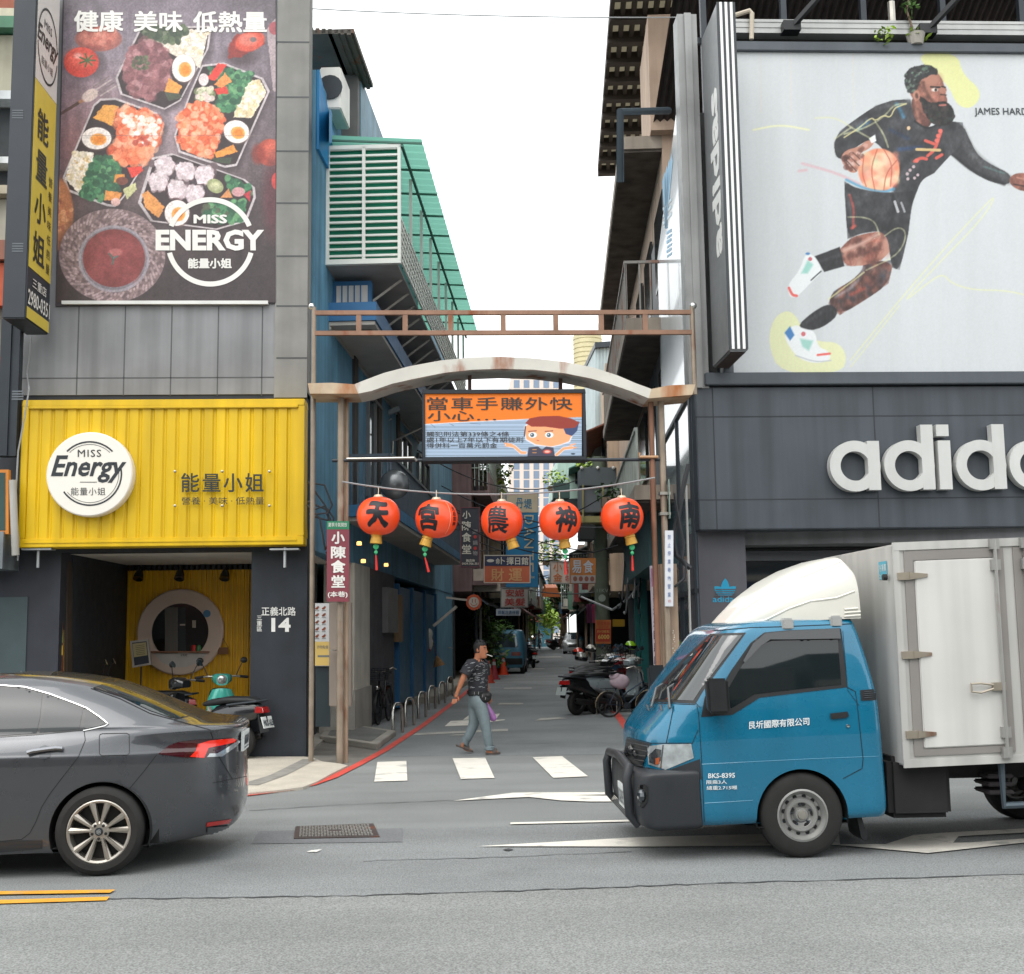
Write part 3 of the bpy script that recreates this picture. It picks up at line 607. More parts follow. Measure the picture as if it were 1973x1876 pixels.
A.poly(st,'d4613a',1,None,14); A.scatter(st,SAL,190,14,40,14,.55); A.scatter([(720,690),(960,740),(920,900),(780,850)],['f6dccd','fbeee6','f3c4ae'],90,5,20,15,.8); A.scatter([(800,830),(880,830),(880,890),(810,890)],['9a2f22','b5462f'],24,8,20,16,.6)
A.poly([(440,920),(560,930),(560,1060),(470,1170),(390,1090)],'ded8c6',1,None,6); A.scatter([(440,930),(550,940),(540,1080),(470,1150),(400,1080)],RICE+['c9a86a'],140,6,16,17)
egg(578,845,88,66); bro=[(570,960),(650,950),(720,1020),(700,1150),(600,1225),(480,1180),(530,1060)]
A.scatter(bro,GRN,320,10,26,18); A.poly([(762,1020),(850,1012),(855,1040),(790,1085)],'d2382c',1,None,4); A.poly([(690,1060),(745,1060),(750,1100),(680,1110)],'d88a3a'); A.ell(730,1100,36,24,'6d3a2c')
A.poly([(735,1150),(810,1110),(820,1150),(760,1210)],'b9bd86',1,None,4); A.poly([(630,1155),(730,1170),(715,1215),(625,1215)],'d58a40',1,None,4); A.ell(692,1225,28,24,'d9b0a6')
T4=[(910,960),(1030,935),(1470,1090),(1530,1140),(1535,1200),(1480,1340),(1300,1390),(900,1340),(825,1230)]
tray(T4); A.scatter([(900,980),(1300,1010),(1280,1180),(1000,1200)],['3a3236','5d4c50'],60,12,30,19)
for x,y in ((985,1005),(1110,1040),(1225,1065),(945,1105),(1060,1150),(1165,1175)):
 q=[(x-62,y-20),(x-30,y-52),(x+35,y-48),(x+62,y-5),(x+40,y+50),(x-40,y+52)]; A.poly([(a+5,b+8) for a,b in q],'6b4a4a',.7,12); A.poly(q,'d3c9cb',1,None,7); A.scatter(q,['e3dcdd','c7bbbe','d9cfd2','b7a6aa'],40,6,20,x,.5)
A.ell(1290,1130,52,40,'8f9a68',1,None,.5); A.ell(1290,1130,34,24,'c3c79a',.8,14); A.scatter([(1360,1080),(1500,1130),(1500,1180),(1380,1160)],GRN,60,10,24,20); A.ell(1430,1165,40,28,'bf8f90'); A.poly([(1320,1200),(1370,1145),(1395,1200)],'d28d52'); A.poly([(1460,1180),(1505,1155),(1500,1225)],'b02e36')
A.scatter([(1230,1230),(1470,1220),(1440,1340),(1220,1340)],GRN+['46503a'],200,10,24,21)
A.poly([(850,1180),(885,1155),(985,1255),(950,1320),(870,1260)],'d78f45',1,None,6); egg(1060,1290,74,76,.2)
A.ell(345,1300,95,215,'9c5f3c',1,10); A.ell(330,1250,70,150,'c27f50',.8,60); A.scatter([(345,1200),(430,1250),(420,1400),(350,1420)],['8a4a38','a8603e','d39a6a'],26,8,18,22,.6)
A.ell(680,1550,340,290,'2c2425',.6,60); A.ell(672,1540,318,275,'6b5a5a')
R2=random.Random(5)
for k in range(9):
 rr=.62+k*.043
 for j in range(70):a=j/70*6.283+k*.05; A.ell(672+318*rr*math.cos(a),1540+275*rr*math.sin(a),12,7,R2.choice(['8d7a7a','a18d8c','75625f','5a4a4a']),.9,None,a+.8)
A.ell(682,1560,212,196,'8a868c'); A.ell(682,1560,196,182,'6e6a70'); A.ell(682,1556,186,170,'6d2a28'); A.ell(700,1540,140,120,'7d3331',.7,60); A.scatter([(540,1450),(820,1450),(820,1680),(560,1680)],['803735','64211f','8d4440'],60,12,40,23,.25,20)
A.ell(690,1522,40,22,'b06460',.8,10); A.line([(655,1530),(680,1560),(672,1590)],12,'465048'); A.line([(680,1555),(705,1545)],10,'55605a')
A.ell(1620,930,78,82,'a8412f',1,8); A.ell(1640,910,50,50,'c65b44',.8,30); A.ell(1550,940,40,60,'7d2a20',.8,20); A.ell(1660,1200,80,230,'4d262c',.9,60); A.ell(1660,1100,30,50,'b5342f')
A.poly([(1100,1600),(1700,1500),(1700,1900),(900,1900)],'2b2428',.55,200); A.c*=.93
A.line([(300,828),(1700,828)],3,'6a5a5c',.6); A.c=A.c*.88+np.array([118,112,112])*.12; A.c*=(1+.34*(noise2(A.X/7,A.Y/7)-.5))[...,None]; A.c*=(1+.2*(noise2(A.X/30+9,A.Y/30)-.5))[...,None]; A.c=A.c*1.1*np.array([1.02,.99,1.0])+6
FB=lambda x,y:onY(x*Q,y*Q,YL-.03)
art_mesh('food_picture',A,FB,mat('banner_print','ATTR',.45,var=0),bn)
mb=MB(); P4=[(378,-60),(1658,-60),(1654,1820),(332,1838)]; mb.slab([onY(x*Q,y*Q,YL-.025) for x,y in P4],(0,.02,0)); mb.build('sheet',mat('banner_edge','3a3438',.6),bn)
wt=mat('banner_white','dedcd6',.5,var=.03)
mb=MB(); FT=lambda x,y:FB(x,y)
let_px(mb,'健康',445,62,742,192,FT,.006,bold=.03); let_px(mb,'美味',803,66,1098,192,FT,.006,bold=.03); let_px(mb,'低熱量',1160,68,1603,196,FT,.006,bold=.03)
mb.build('slogan_lettering',wt,bn); mb=MB()
let_px(mb,'MISS',1163,1288,1365,1342,FT,.006,bold=.04); let_px(mb,'ENERGY',935,1378,1588,1505,FT,.008,bold=.045); let_px(mb,'能量小姐',1128,1550,1392,1612,FT,.006,bold=.035)
ring_px(mb,1263,1452,268,238,FT,.006,0,22,158); ring_px(mb,1263,1452,268,238,FT,.006,0,195,345)
mb.build('banner_lettering',wt,bn)
mb=MB(); block_px(mb,372,1806,1610,1826,lambda x,y:onY(x*Q,y*Q,YL-.06),.02,.04); mb.build('hem_bar',mat('hem_white','cfcfcb',.4,.2),bn)
# ================================================================ right corner building
YR=16.45
G=lambda x,y:onY(x,y,YR)
rb=thing('sports_shop_building','dark slate corner shop building carrying the basketball billboard','building',(6,YR,0))
sl=mat('slate_panel','42484f',.42,.1,var=.14,vs=1.0,streak=.28)
X0=G(1344,900).x; X1=14.0
zf0,zf1=G(1345,1021).z,G(1345,746).z
def gz(y,x=1345):return G(x,y).z
mb=MB(); mb.box((X0,YR,zf0),(X1,YR+.6,zf1)); mb.build('fascia',sl,rb,bevel=.012)
mb=MB()
for y in (803,963):mb.box((X0-.001,YR-.003,gz(y)-.008),(X1,YR+.01,gz(y)+.008))
for x in (1377,1688):q=G(x,880).x; mb.box((q-.007,YR-.0035,zf0),(q+.007,YR+.01,zf1))
mb.build('panel_joints',mat('joint_dark','2b2e33',.7),rb)
mb=MB(); mb.box((X0+.02,YR+.25,0),(G(1448,1150).x,YR+.9,zf0)); pr=mb.build('pillar',mat('dark_pillar','4a4a50',.6,var=.1,vs=2,streak=.1),rb)
mb=MB(); mb.box((X0+.4,YR+1.2,0),(X1,YR+1.4,zf0+.1)); mb.build('shop_glazing',M['glass'],rb)
mb=MB(); zz=onY(1500,1062,YR+1.1).z; mb.box((G(1448,1100).x,YR+1.05,zz-.14),(X1,YR+1.2,zz)); mb.build('transom',mat('transom_grey','5b5e62',.4,.4),rb)
mb=MB(); mb.box((X0+.3,YR+.1,zf0+.02),(X1,YR+1.3,zf0+.15)); mb.build('soffit',mat('soffit_dark','1d1f22',.6),rb)
mb=MB(); RO=Vector((X0,YR,0)); q=[RO+AD*.6+AN*.05,RO+AD*.6+AN*9,RO+AD*9+AN*9,RO+AD*9+AN*.05]; mb.slab([p+Vector((0,0,2.9)) for p in q],(0,0,6.6)); mb.build('upper_body',mat('upper_body','77787a',.7,var=.15,streak=.2),rb)
TP=lambda x,y:onY(x,y,YR+.25)
tb=mat('emblem_blue','1289ad',.5,var=.03)
def leaf(cx,cy,L,wd,ang,n=14):
 pts=[]
 for i in range(2*n+1):
  t=i/n if i<=n else 2-i/n; s_=1 if i<=n else -1
  wv=wd*math.sin(math.pi*min(1,t)**.85)**.8 if 0<t<1 else 0
  a=math.radians(ang); x,y=s_*wv,t*L; pts.append((cx+x*math.cos(a)+y*math.sin(a),cy-(y*math.cos(a)-x*math.sin(a))))
 return pts
mb=MB()
for k,(a,L) in enumerate(((-50,27),(50,27),(0,33))):mb.poly([TP(*p)-Vector((0,.004+.002*k,0)) for p in leaf(1397,1147,L,8.2,a)])
let_px(mb,'adidas',1373,1148,1421,1160,TP,.004,bold=.012)
mb.build('emblem',tb,pr)
mb=MB()
for y in (1134.5,1138.8,1143):rect_px(mb,1378,y,1417,y+1.7,TP,.012)
rect_px(mb,1375,1146.8,1420,1148.5,TP,.012); mb.build('emblem_gaps',MATS['dark_pillar'],pr)
t=thing('channel_lettering','large white channel letters on the slate fascia','lettering',tuple(G(1700,950)))
C4=lambda zx,zy:((1700+zx*.6325)*.6693,(1000+zy*.6325)*.6693)
g0=G(*C4(1188,545)); ppm=(G(*C4(1288,545))-g0).length/100
def L4(zx,zy):return G(*C4(zx,545)).x,g0.z+(545-zy)*ppm
def add_letter(parts):
 mb=MB()
 for k,p in enumerate(parts):
  yf=YR-.16-.0025*k
  if p[0]=='ring':
   cx,cz=L4(p[1],p[2]); ro,ri=p[3]*ppm,p[4]*ppm; n=48
   vs=[]
   for i in range(n):
    a=2*math.pi*i/n
    for r in (ro,ri):vs+=[(cx+r*math.cos(a),yf,cz+r*math.sin(a)),(cx+r*math.cos(a),YR-.02,cz+r*math.sin(a))]
   fs=[]
   for i in range(n):a,b=4*i,4*((i+1)%n); fs+=[(a,b,b+2,a+2),(a,a+1,b+1,b),(a+2,b+2,b+3,a+3),(a+1,a+3,b+3,b+1)]
   mb.add(vs,fs)
  else :
   xa,za=L4(p[1],p[2]); xb,zb=L4(p[3],p[4]); mb.box((xa,yf,za),(xb,YR-.02,zb))
 mb.build('letter',wl,t)
wl=mat('letter_white','bfc0bd',.45,var=.05,vs=2,streak=.06)
add_letter([('ring',1188,546,114,66),('bar',1246,434,1300,654)])
add_letter([('ring',1433,546,114,66),('bar',1490,362,1545,654)])
add_letter([('bar',1566,434,1622,654)]); add_letter([('bar',1562,362,1618,414)])
add_letter([('ring',1757,546,114,66),('bar',1812,362,1867,654)])
add_letter([('ring',1997,546,114,66),('bar',2052,434,2106,654)])
B3=lambda zx,zy:(1137.8+zx*.4233,zy*.4233)
BP=lambda zx,zy:onY(*B3(zx,zy),YR-.02)
bb=thing('billboard','white billboard showing a bearded basketball player dribbling','billboard',tuple(BP(1300,1700)))
h_,w_=470,470
yy,xx=np.meshgrid(np.linspace(225,1705,h_),np.linspace(590,2090,w_),indexing='ij')
A=Art(xx,yy,(192,196,198)); A.sm=True; A.c*=(1+.025*(noise2(xx/60,yy/700)-.5)*2)[...,None]
for x in range(760,2080,118):A.line([(x,225),(x+6,1700)],2.5,'c3c6c6',.6)
for y in (735,1262):A.line([(590,y),(2090,y)],2.5,'bfc4c6',.8)
for x in (770,905,1190,1660):A.line([(x,240),(x+3,520)],5,'cfc4b2',.35,6)
YW='dde08a'
A.poly([(1480,240),(1665,240),(1690,340),(1770,410),(1765,470),(1715,505),(1660,480),(1625,390),(1530,320)],'dcdc78',.6)
A.poly([(805,1570),(825,1460),(890,1415),(940,1450),(965,1530),(1040,1560),(1120,1560),(1165,1620),(1140,1700),(860,1700)],'dedf98',.6)
for q,wd in (([(1180,1640),(1380,1400),(1600,1150),(1760,980),(1850,890),(1780,1010),(1560,1230),(1400,1400),(1540,1290),(1600,1255),(1640,1300),(1740,1330),(1900,1330),(2080,1380)],6),([(1180,1670),(1400,1400)],5)):A.line(q,wd,YW,.4)
for q in ([(960,755),(1120,800),(1220,850)],[(945,790),(980,785)]):A.line(q,12,'c9a0a8',.7,8)
A.line([(740,600),(860,575),(990,600)],8,'e3e3a8',.7,6)
S0,S1,S2,S3='5d3a33','7e5145','b07d6a','3a2421'
K0,K1,K2='343437','1f2022','505154'
arm=[(1600,640),(1690,570),(1720,640),(1760,720),(1830,765),(1915,805),(1905,856),(1820,842),(1740,800),(1650,725),(1610,700)]
A.poly(arm,K0); A.line([(1680,600),(1740,730),(1900,830)],34,K2,.7,26); A.line([(1640,710),(1740,795),(1880,850)],14,K1,.8,10); A.line([(1790,770),(1880,800)],8,'5a7a76',.6,6)
A.poly([(1905,815),(1950,795),(2030,810),(2040,880),(1960,885),(1905,852)],S1); A.line([(1940,820),(1990,830),(1985,880)],8,S2,.8); A.line([(1925,850),(1975,860)],7,S3)
neck=[(1450,440),(1530,430),(1560,560),(1510,610),(1465,560)]
A.poly(neck,S0); A.line([(1475,470),(1490,580)],18,S2,.5,14)
tor=[(1290,490),(1370,462),(1452,458),(1470,560),(1530,600),(1600,560),(1690,565),(1705,650),(1630,720),(1560,800),(1500,830),(1470,915),(1360,900),(1390,790),(1330,690),(1270,640),(1200,680),(1150,740),(1110,725),(1103,660),(1130,605),(1210,545)]
A.poly(tor,K0); A.scatter(tor,[K1,K2,'3d3e42','2a2b2e'],260,12,46,31,.28,26,clip=True)
A.line([(1300,500),(1440,470)],20,K2,.8,20); A.line([(1150,610),(1250,560)],22,'4d4f55',.7,20); A.line([(1390,790),(1480,690),(1600,700)],18,K1,.7,20); A.line([(1470,560),(1530,600),(1600,562)],9,K1)
for q,c in (([(1210,600),(1260,560)],'2f6a93'),([(1390,480),(1420,540)],'3a7fa6'),([(1400,690),(1500,680)],'24406e'),([(1360,600),(1440,640)],'263a5c')):A.line(q,16,c,.6,14)
for q in ([(1520,650),(1560,665)],[(1530,720),(1565,690),(1590,610)],[(1470,745),(1500,728),(1525,735)],[(1570,730),(1595,715)]):A.line(q,14,'c9584c',.95)
for x,y in ((1588,605),(1578,628),(1572,650),(1480,742)):A.ell(x,y,10,10,'d4665a')
A.line([(1480,690),(1585,694)],13,'c2a877'); A.ell(1443,592,8,9,'d3b58f')
for x,y in ((1437,803),(1450,786),(1466,770),(1440,826),(1470,822),(1485,808)):A.ell(x,y,7,7,'b9a5a9')
head=[(1440,350),(1480,318),(1555,312),(1598,362),(1603,392),(1619,412),(1610,432),(1622,462),(1612,500),(1585,540),(1510,545),(1475,470),(1445,430)]
A.poly(head,S1,1,5); A.ell(1545,365,46,36,S2,.8,30); A.ell(1535,425,30,26,S2,.5,26); A.poly([(1575,395),(1600,392),(1612,425),(1585,430)],S2,.7,10); A.line([(1545,400),(1585,402)],9,'1e1614'); A.ell(1562,414,15,8,'d8ccc4',1,5); A.ell(1567,414,6,7,'1a1412'); A.line([(1595,398),(1610,402)],7,'1e1614'); A.line([(1590,436),(1614,438)],6,S3); A.line([(1510,380),(1525,440),(1560,470)],10,S3,.5,14)
A.poly([(1425,370),(1432,325),(1470,303),(1520,296),(1570,306),(1582,342),(1530,346),(1492,372),(1478,430),(1450,432),(1432,405)],'28282a',1,5,6); A.scatter([(1430,340),(1470,305),(1560,305),(1500,350),(1470,420),(1440,420)],['1b1b1c','3a3c3a','55705f','2a2b2c','6d7d70'],90,4,10,33,.8)
A.ell(1478,440,16,24,S2,1,6); A.ell(1480,442,8,14,S3,.8,6)
brd=[(1488,440),(1510,450),(1540,478),(1580,470),(1612,468),(1640,490),(1657,535),(1638,572),(1590,585),(1545,568),(1512,520)]
A.poly(brd,'1d1a1a',1,6,6); A.scatter(brd,['2c2828','151313','3a3230','26382f'],120,5,14,34,.6,clip=True); A.line([(1585,486),(1612,484)],9,'a5655b')
A.ell(1308,786,94,100,'d9916e',1,6); A.scatter([(1230,720),(1380,720),(1390,850),(1260,870)],['e8b48c','e0785e','efd3ae','b9c7a0','d96a58','efc0a6','c9887a'],120,12,34,35,.45,14)
for q in ([(1300,690),(1270,780),(1290,880)],[(1330,690),(1370,760),(1360,860)],[(1240,720),(1230,800),(1250,860)],[(1390,740),(1340,800),(1330,880)]):A.line(q,6,'b0604c',.8)
A.line([(1160,830),(1240,870),(1330,888),(1375,872)],12,'4d8fb3',.8,8)
A.poly([(1133,725),(1160,692),(1215,680),(1255,645),(1292,655),(1262,690),(1222,705),(1218,770),(1205,800),(1170,795),(1145,760)],S2); A.scatter([(1140,720),(1250,670),(1210,790),(1160,780)],[S1,'c9a096',S0,'d2b3aa'],40,5,14,36,.7)
for q in ([(1160,740),(1205,790)],[(1175,722),(1218,765)],[(1190,705),(1222,735)]):A.line(q,4,S3)
A.poly([(1262,640),(1290,622),(1296,652),(1275,662)],'d9dede')
for q in ([(1020,545),(1110,540),(1200,600),(1270,640)],[(1150,620),(1250,590),(1330,540),(1380,480),(1430,480)],[(1290,560),(1330,620),(1350,680)],[(1110,640),(1180,590)]):A.line(q,8,'cfd0a0',.5)
A.line([(1150,635),(1220,590),(1275,540),(1290,560),(1330,530),(1360,545),(1378,500),(1400,490),(1432,478)],6,'c9c08e',.9)
rear=[(1235,1205),(1375,1195),(1352,1300),(1260,1365),(1130,1442),(1078,1390),(1100,1335),(1180,1290),(1235,1240)]
A.poly(rear,'4a3634',1,5); A.scatter(rear,[S3,'5a4440','77463c','8d5a4c','33404a'],90,8,26,37,.5,14,clip=True); A.line([(1240,1230),(1200,1310),(1110,1360)],12,'8f8f96',.6,12); A.line([(1180,1350),(1240,1320)],16,'a04c3e',.7,12)
A.poly([(1090,1382),(1133,1440),(1022,1514),(930,1498),(1000,1432)],'2a2a2d',1,5); A.line([(1060,1420),(970,1480)],14,'45464a',.6,12)
sh2=[(878,1520),(930,1480),(960,1500),(1020,1512),(1030,1582),(1080,1600),(1092,1640),(1020,1658),(940,1632),(890,1565)]
A.poly(sh2,'d9dcde',1,5); A.poly([(880,1520),(905,1490),(925,1530),(905,1555)],'3f76ad',1,6); A.poly([(950,1545),(1010,1555),(990,1600),(960,1580)],'8fbfb4',.9,10); A.line([(1030,1618),(1085,1612)],10,'d8675f'); A.ell(965,1525,10,10,'c0656a'); A.line([(930,1620),(1020,1650),(1090,1642)],6,'b5b9bd')
front=[(1130,1145),(1185,1090),(1310,1062),(1368,1085),(1362,1150),(1315,1200),(1230,1220),(1150,1222)]
A.poly(front,S1,1,5); A.scatter(front,[S0,S2,'8d5548','5f3a33','c09a8a'],110,8,26,38,.5,14,clip=True); A.line([(1150,1150),(1230,1120),(1300,1080)],16,'c9a79a',.7,14); A.ell(1345,1130,22,46,'b98b7b',.8,18); A.line([(1170,1180),(1260,1160),(1310,1130)],16,S0,.7,14)
A.poly([(1016,1178),(1130,1135),(1152,1222),(1060,1248)],'252527',1,5); A.line([(1040,1200),(1140,1170)],14,'404144',.6,12)
sh1=[(893,1305),(950,1240),(975,1160),(1018,1176),(1055,1245),(1005,1290),(935,1362),(902,1362)]
A.poly(sh1,'d8dcdd',1,5); A.poly([(955,1255),(985,1195),(1010,1215),(985,1255)],'8cc2b6',.9,10); A.line([(900,1320),(915,1352),(935,1355)],12,'d9605a'); A.ell(996,1190,9,9,'b9606a'); A.line([(1000,1285),(1045,1245)],6,'4a4d50'); A.ell(985,1166,10,6,'3f76ad')
sho=[(1150,835),(1200,868),(1330,892),(1480,880),(1455,955),(1442,1075),(1402,1240),(1366,1228),(1345,1060),(1230,1072),(1165,1100),(1155,930)]
A.poly(sho,K0,1,5); A.scatter(sho,[K1,K2,'3f4043','2a2a2d'],170,12,40,39,.35,22,clip=True); A.line([(1350,1060),(1385,960),(1370,900)],16,K1,.9,12); A.line([(1165,900),(1200,1060)],14,'5c5d60',.5,16); A.line([(1380,930),(1395,975)],12,'b9babd',.9); A.line([(1410,935),(1425,975)],10,'9fa0a4',.9)
A.line([(1175,900),(1195,960),(1190,1050)],10,'b8473e',.7,6); A.line([(1185,1050),(1200,1040)],14,'c0564a',.7,8)
A.line([(1168,1000),(1240,1000),(1290,1020),(1310,1080)],7,'cdcda4',.5); A.line([(1335,1085),(1390,1045),(1430,1060),(1425,1120),(1380,1180),(1250,1240)],7,'cfd0a4',.5); A.line([(1240,1250),(1080,1370)],7,'d3d79c',.6)
R7=random.Random(77)
dark=(A.c.max(-1)<150)
A.c*=(1+.5*dark*(noise2(A.X/9,A.Y/14)-.5)+.55*dark*(noise2(A.X/34+5,A.Y/48)-.5)+.05*(noise2(A.X/6,A.Y/6)-.5))[...,None]
art_mesh('player_picture',A,BP,mat('billboard_print','ATTR',.5,var=0),bb)
fr=mat('frame_slate','4d5359',.5,.2,var=.1,streak=.1)
mb=MB()
zt0,zt1,zb0,zb1=BP(900,238).z,BP(900,196).z,BP(1200,1752).z,BP(1200,1697).z
xl=G(1398,400).x
mb.box((xl-.15,YR-.08,zt0),(X1,YR+.4,zt1)); mb.box((xl-.4,YR-.1,zb0),(X1,YR+.4,zb1)); mb.box((xl-.12,YR-.06,zb1),(xl+.02,YR+.4,zt0)); mb.build('frame',fr,bb,bevel=.01)
mb=MB(); mb.box((xl,YR+.0,zb1),(X1,YR+.3,zt0)); mb.build('backing',M['darkmetal'],bb)
mb=MB(); O=BP(1748,531); U=BP(1991,540)-O; U.z=0; lettering(mb,'JAMES HARD',O,U,Vector((0,0,BP(1748,490).z-O.z)),.006,bold=.014); mb.build('caption_lettering',mat('caption_ink','3b4044',.5,var=0),bb)
mb=MB(); zc0,zc1=onY(1700,68,YR+.1).z,onY(1700,42,YR+.1).z; n=5
for i in range(n):mb.box((xl-.1,YR+.05+.01*(i%2),zc0+(zc1-zc0)*i/n),(X1,YR+.25,zc0+(zc1-zc0)*(i+1)/n))
mb.build('ribbed_capping',mat('zinc','a7a8a6',.45,.4,var=.1,streak=.1),rb)
mb=MB(); mb.box((xl-.1,YR+.25,zt1),(X1,YR+.5,zc1-.02)); mb.build('parapet',mat('parapet_dark','2c2b2a',.8,var=.3),rb)
rf=mat('roof_underside','332c2a',.7,.2,var=.35,vs=2,streak=.2)
mb=MB()
for i in range(60):
 a=xl-.2+i*.13; mb.quad((a,YR+.9,13.2),(a+.07,YR+.9,13.26),(a+.07,YR+5,11.06),(a,YR+5,11)); mb.quad((a+.07,YR+.9,13.26),(a+.13,YR+.9,13.2),(a+.13,YR+5,11),(a+.07,YR+5,11.06))
mb.build('rusty_roof',rf,rb); mb=MB()
for i in range(7):mb.box((xl+i*1.3,YR+1.2,9.0),(xl+i*1.3+.09,YR+1.3,13))
for z in (11.0,11.9):mb.box((xl-.2,YR+1.31,z),(X1,YR+1.39,z+.1))
mb.build('roof_frame',M['darkmetal'],rb)
mb=MB(); mb.tube([(G(1718,10).x+.35,YR+.9,9.4),(G(1718,10).x+.35,YR+.9,11.5)],.06,8); mb.build('roof_post',M['steel'],rb)
mb=MB(); p=G(1448,78); mb.tube([G(1408,20)+Vector((0,.2,0)),G(1445,20),G(1449,26),p+Vector((0,0,.02))],.035,8); mb.build('vent_pipe',mat('pipe_cream','b5aa99',.6,var=.15),rb)
for k,(bx,by,hx,hy,lb_) in enumerate(((912,128,1055,88,'black arm floodlight above the billboard beside the vent pipe'),(1530,142,1672,90,'black arm floodlight above the billboard right of the potted sapling'))):
 b=BP(bx,by); hd=BP(hx,hy)+Vector((0,-1.0,0))
 t=thing('floodlight',lb_,'floodlight',tuple(b),'floodlights on the billboard')
 mb=MB(); mb.box((b.x-.13,YR-.1,b.z-.06),(b.x+.13,YR+.1,b.z+.09)); mb.build('bracket',M['black'],t)
 e=BP(hx-10,hy-75)+Vector((0,-.6,0)); mb=MB(); mb.bar(b,e,.07,.07); mb.bar(e,hd,.05,.05); mb.build('arm',M['black'],t)
 mb=MB(); mb.hexa([hd+Vector(v) for v in ((-.2,-.12,-.05),(.2,-.12,-.05),(.2,.14,-.05),(-.2,.14,-.05),(-.13,-.06,.06),(.13,-.06,.06),(.13,.1,.06),(-.13,.1,.06))]); h=mb.build('lamp_head',M['darkmetal'],t,bevel=.01)
 mb=MB(); mb.box((hd.x-.18,hd.y-.1,hd.z-.056),(hd.x+.18,hd.y+.12,hd.z-.05)); mb.build('lens',mat('lamp_lens','c3c4bf',.2),h)
def leaves(mb,c,R,n,size,seed,mi=0,shell=.35,flat=.8):
 r_=random.Random(seed)
 for _ in range(n):
  while True:
   v=Vector((r_.uniform(-1,1),r_.uniform(-1,1),r_.uniform(-1,1)))
   if shell<v.length<1:break
  p=Vector(c)+Vector((v.x*R[0],v.y*R[1],v.z*R[2])); s_=size*r_.uniform(.6,1.3)
  a=Vector((r_.uniform(-1,1),r_.uniform(-1,1),r_.uniform(-.6,.6))).normalized(); b=a.cross(Vector((r_.uniform(-1,1),r_.uniform(-1,1),1))).normalized()
  mb.add([p-a*s_,p+b*s_*.45+Vector((0,0,s_*.1)),p+a*s_,p-b*s_*.45],[(0,1,2,3)],mi)
t=thing('potted_sapling','thin sapling growing from the ledge above the billboard','plant',tuple(BP(1465,200)))
p=BP(1470,200)+Vector((0,-.02,0))
mb=MB(); mb.tube([p+Vector((0,.05,0)),p+Vector((.0,.05,.3)),p+Vector((-.06,.05,.55)),p+Vector((.03,.05,.95)),p+Vector((0,.05,1.4))],[.02,.018,.014,.01,.006],6); mb.build('stem',M['bark'],t)
mb=MB(); leaves(mb,p+Vector((0,.05,1.15)),(.22,.2,.38),90,.07,4,0,0); leaves(mb,p+Vector((-.03,0,.55)),(.14,.12,.2),26,.06,5,0,0); leaves(mb,p+Vector((-.45,-.05,.1)),(.18,.12,.16),40,.05,6,1,0); leaves(mb,p+Vector((.05,0,.14)),(.22,.12,.12),30,.05,8,1,0); mb.build('foliage',[M['green_leaf'],M['leaf_light']],t)
mb=MB(); mb.lathe([(.0,-.03),(.1,-.03),(.14,.14),(.12,.14),(0,.1)],p+Vector((.03,0,0)),(0,0,1),12); mb.build('pot',M['concrete'],t)
YN,YF_=15.35,16.4
t=thing('projecting_sign','tall grey projecting sign with sideways brand lettering and striped edge','sign',tuple(onY(1405,690,15.9)))
xa,xb=onY(1405,674,YN).x,onY(1442,676,YN).x; zb_,zt_=onY(1405,676,YN).z,10.35
mb=MB(); mb.box((xa,YN+.005,zb_),(xb,YF_,zt_)); mb.build('box',mat('sign_grey','77797b',.4,.3,var=.1,vs=1),t,bevel=.02)
mb=MB(); w7=(xb-xa)/7
for i in range(7):mb.box((xa+w7*i,YN-.004,zb_+.03),(xa+w7*(i+1),YN+.004,zt_),i%2)
mb.build('striped_edge',[mat('stripe_dark','2c3136',.4,var=.05),mat('stripe_white','dedfdc',.4,var=.03)],t)
mb=MB(); z_a,z_b=onY(1391,500,YN+.5).z,onY(1372,183,YN+.5).z
O=Vector((xa,YN+.16,z_a)); lettering(mb,'adidas',O,Vector((0,0,z_b-z_a)),Vector((0,.5,0)),.004,bold=.03,extrude=.003)
mb.build('lettering',mat('sign_letter_white','d9dad7',.4,var=.03),t)
mb=MB(); mb.box((xa+.04,YN+.06,zb_-.012),(xb-.04,YF_-.08,zb_-.004)); mb.build('underside_grille',mat('grille_brown','3c2f28',.6),t)
mb=MB(); mb.box((xa+.1,YF_,zb_+.6),(xb-.05,YR+.1,zb_+.75)); mb.box((xa+.1,YF_,zt_-1.2),(xb-.05,YR+.1,zt_-1)); mb.build('brackets',M['darkmetal'],t)
mb=MB(); x_=[1308,1321,1334,1346]
for i in range(3):
 xa2,xb2=onY(x_[i]+8,400,YR).x,onY(x_[i+1]+8,400,YR).x; mb.box((xa2,YR-.02-.04*(i%2),gz(748)),(xb2,YR+.3,onY(1320,28,YR).z))
mb.build('corner_trim',mat('trim_metal','8e8f8e',.45,.4,var=.12,streak=.3),rb)
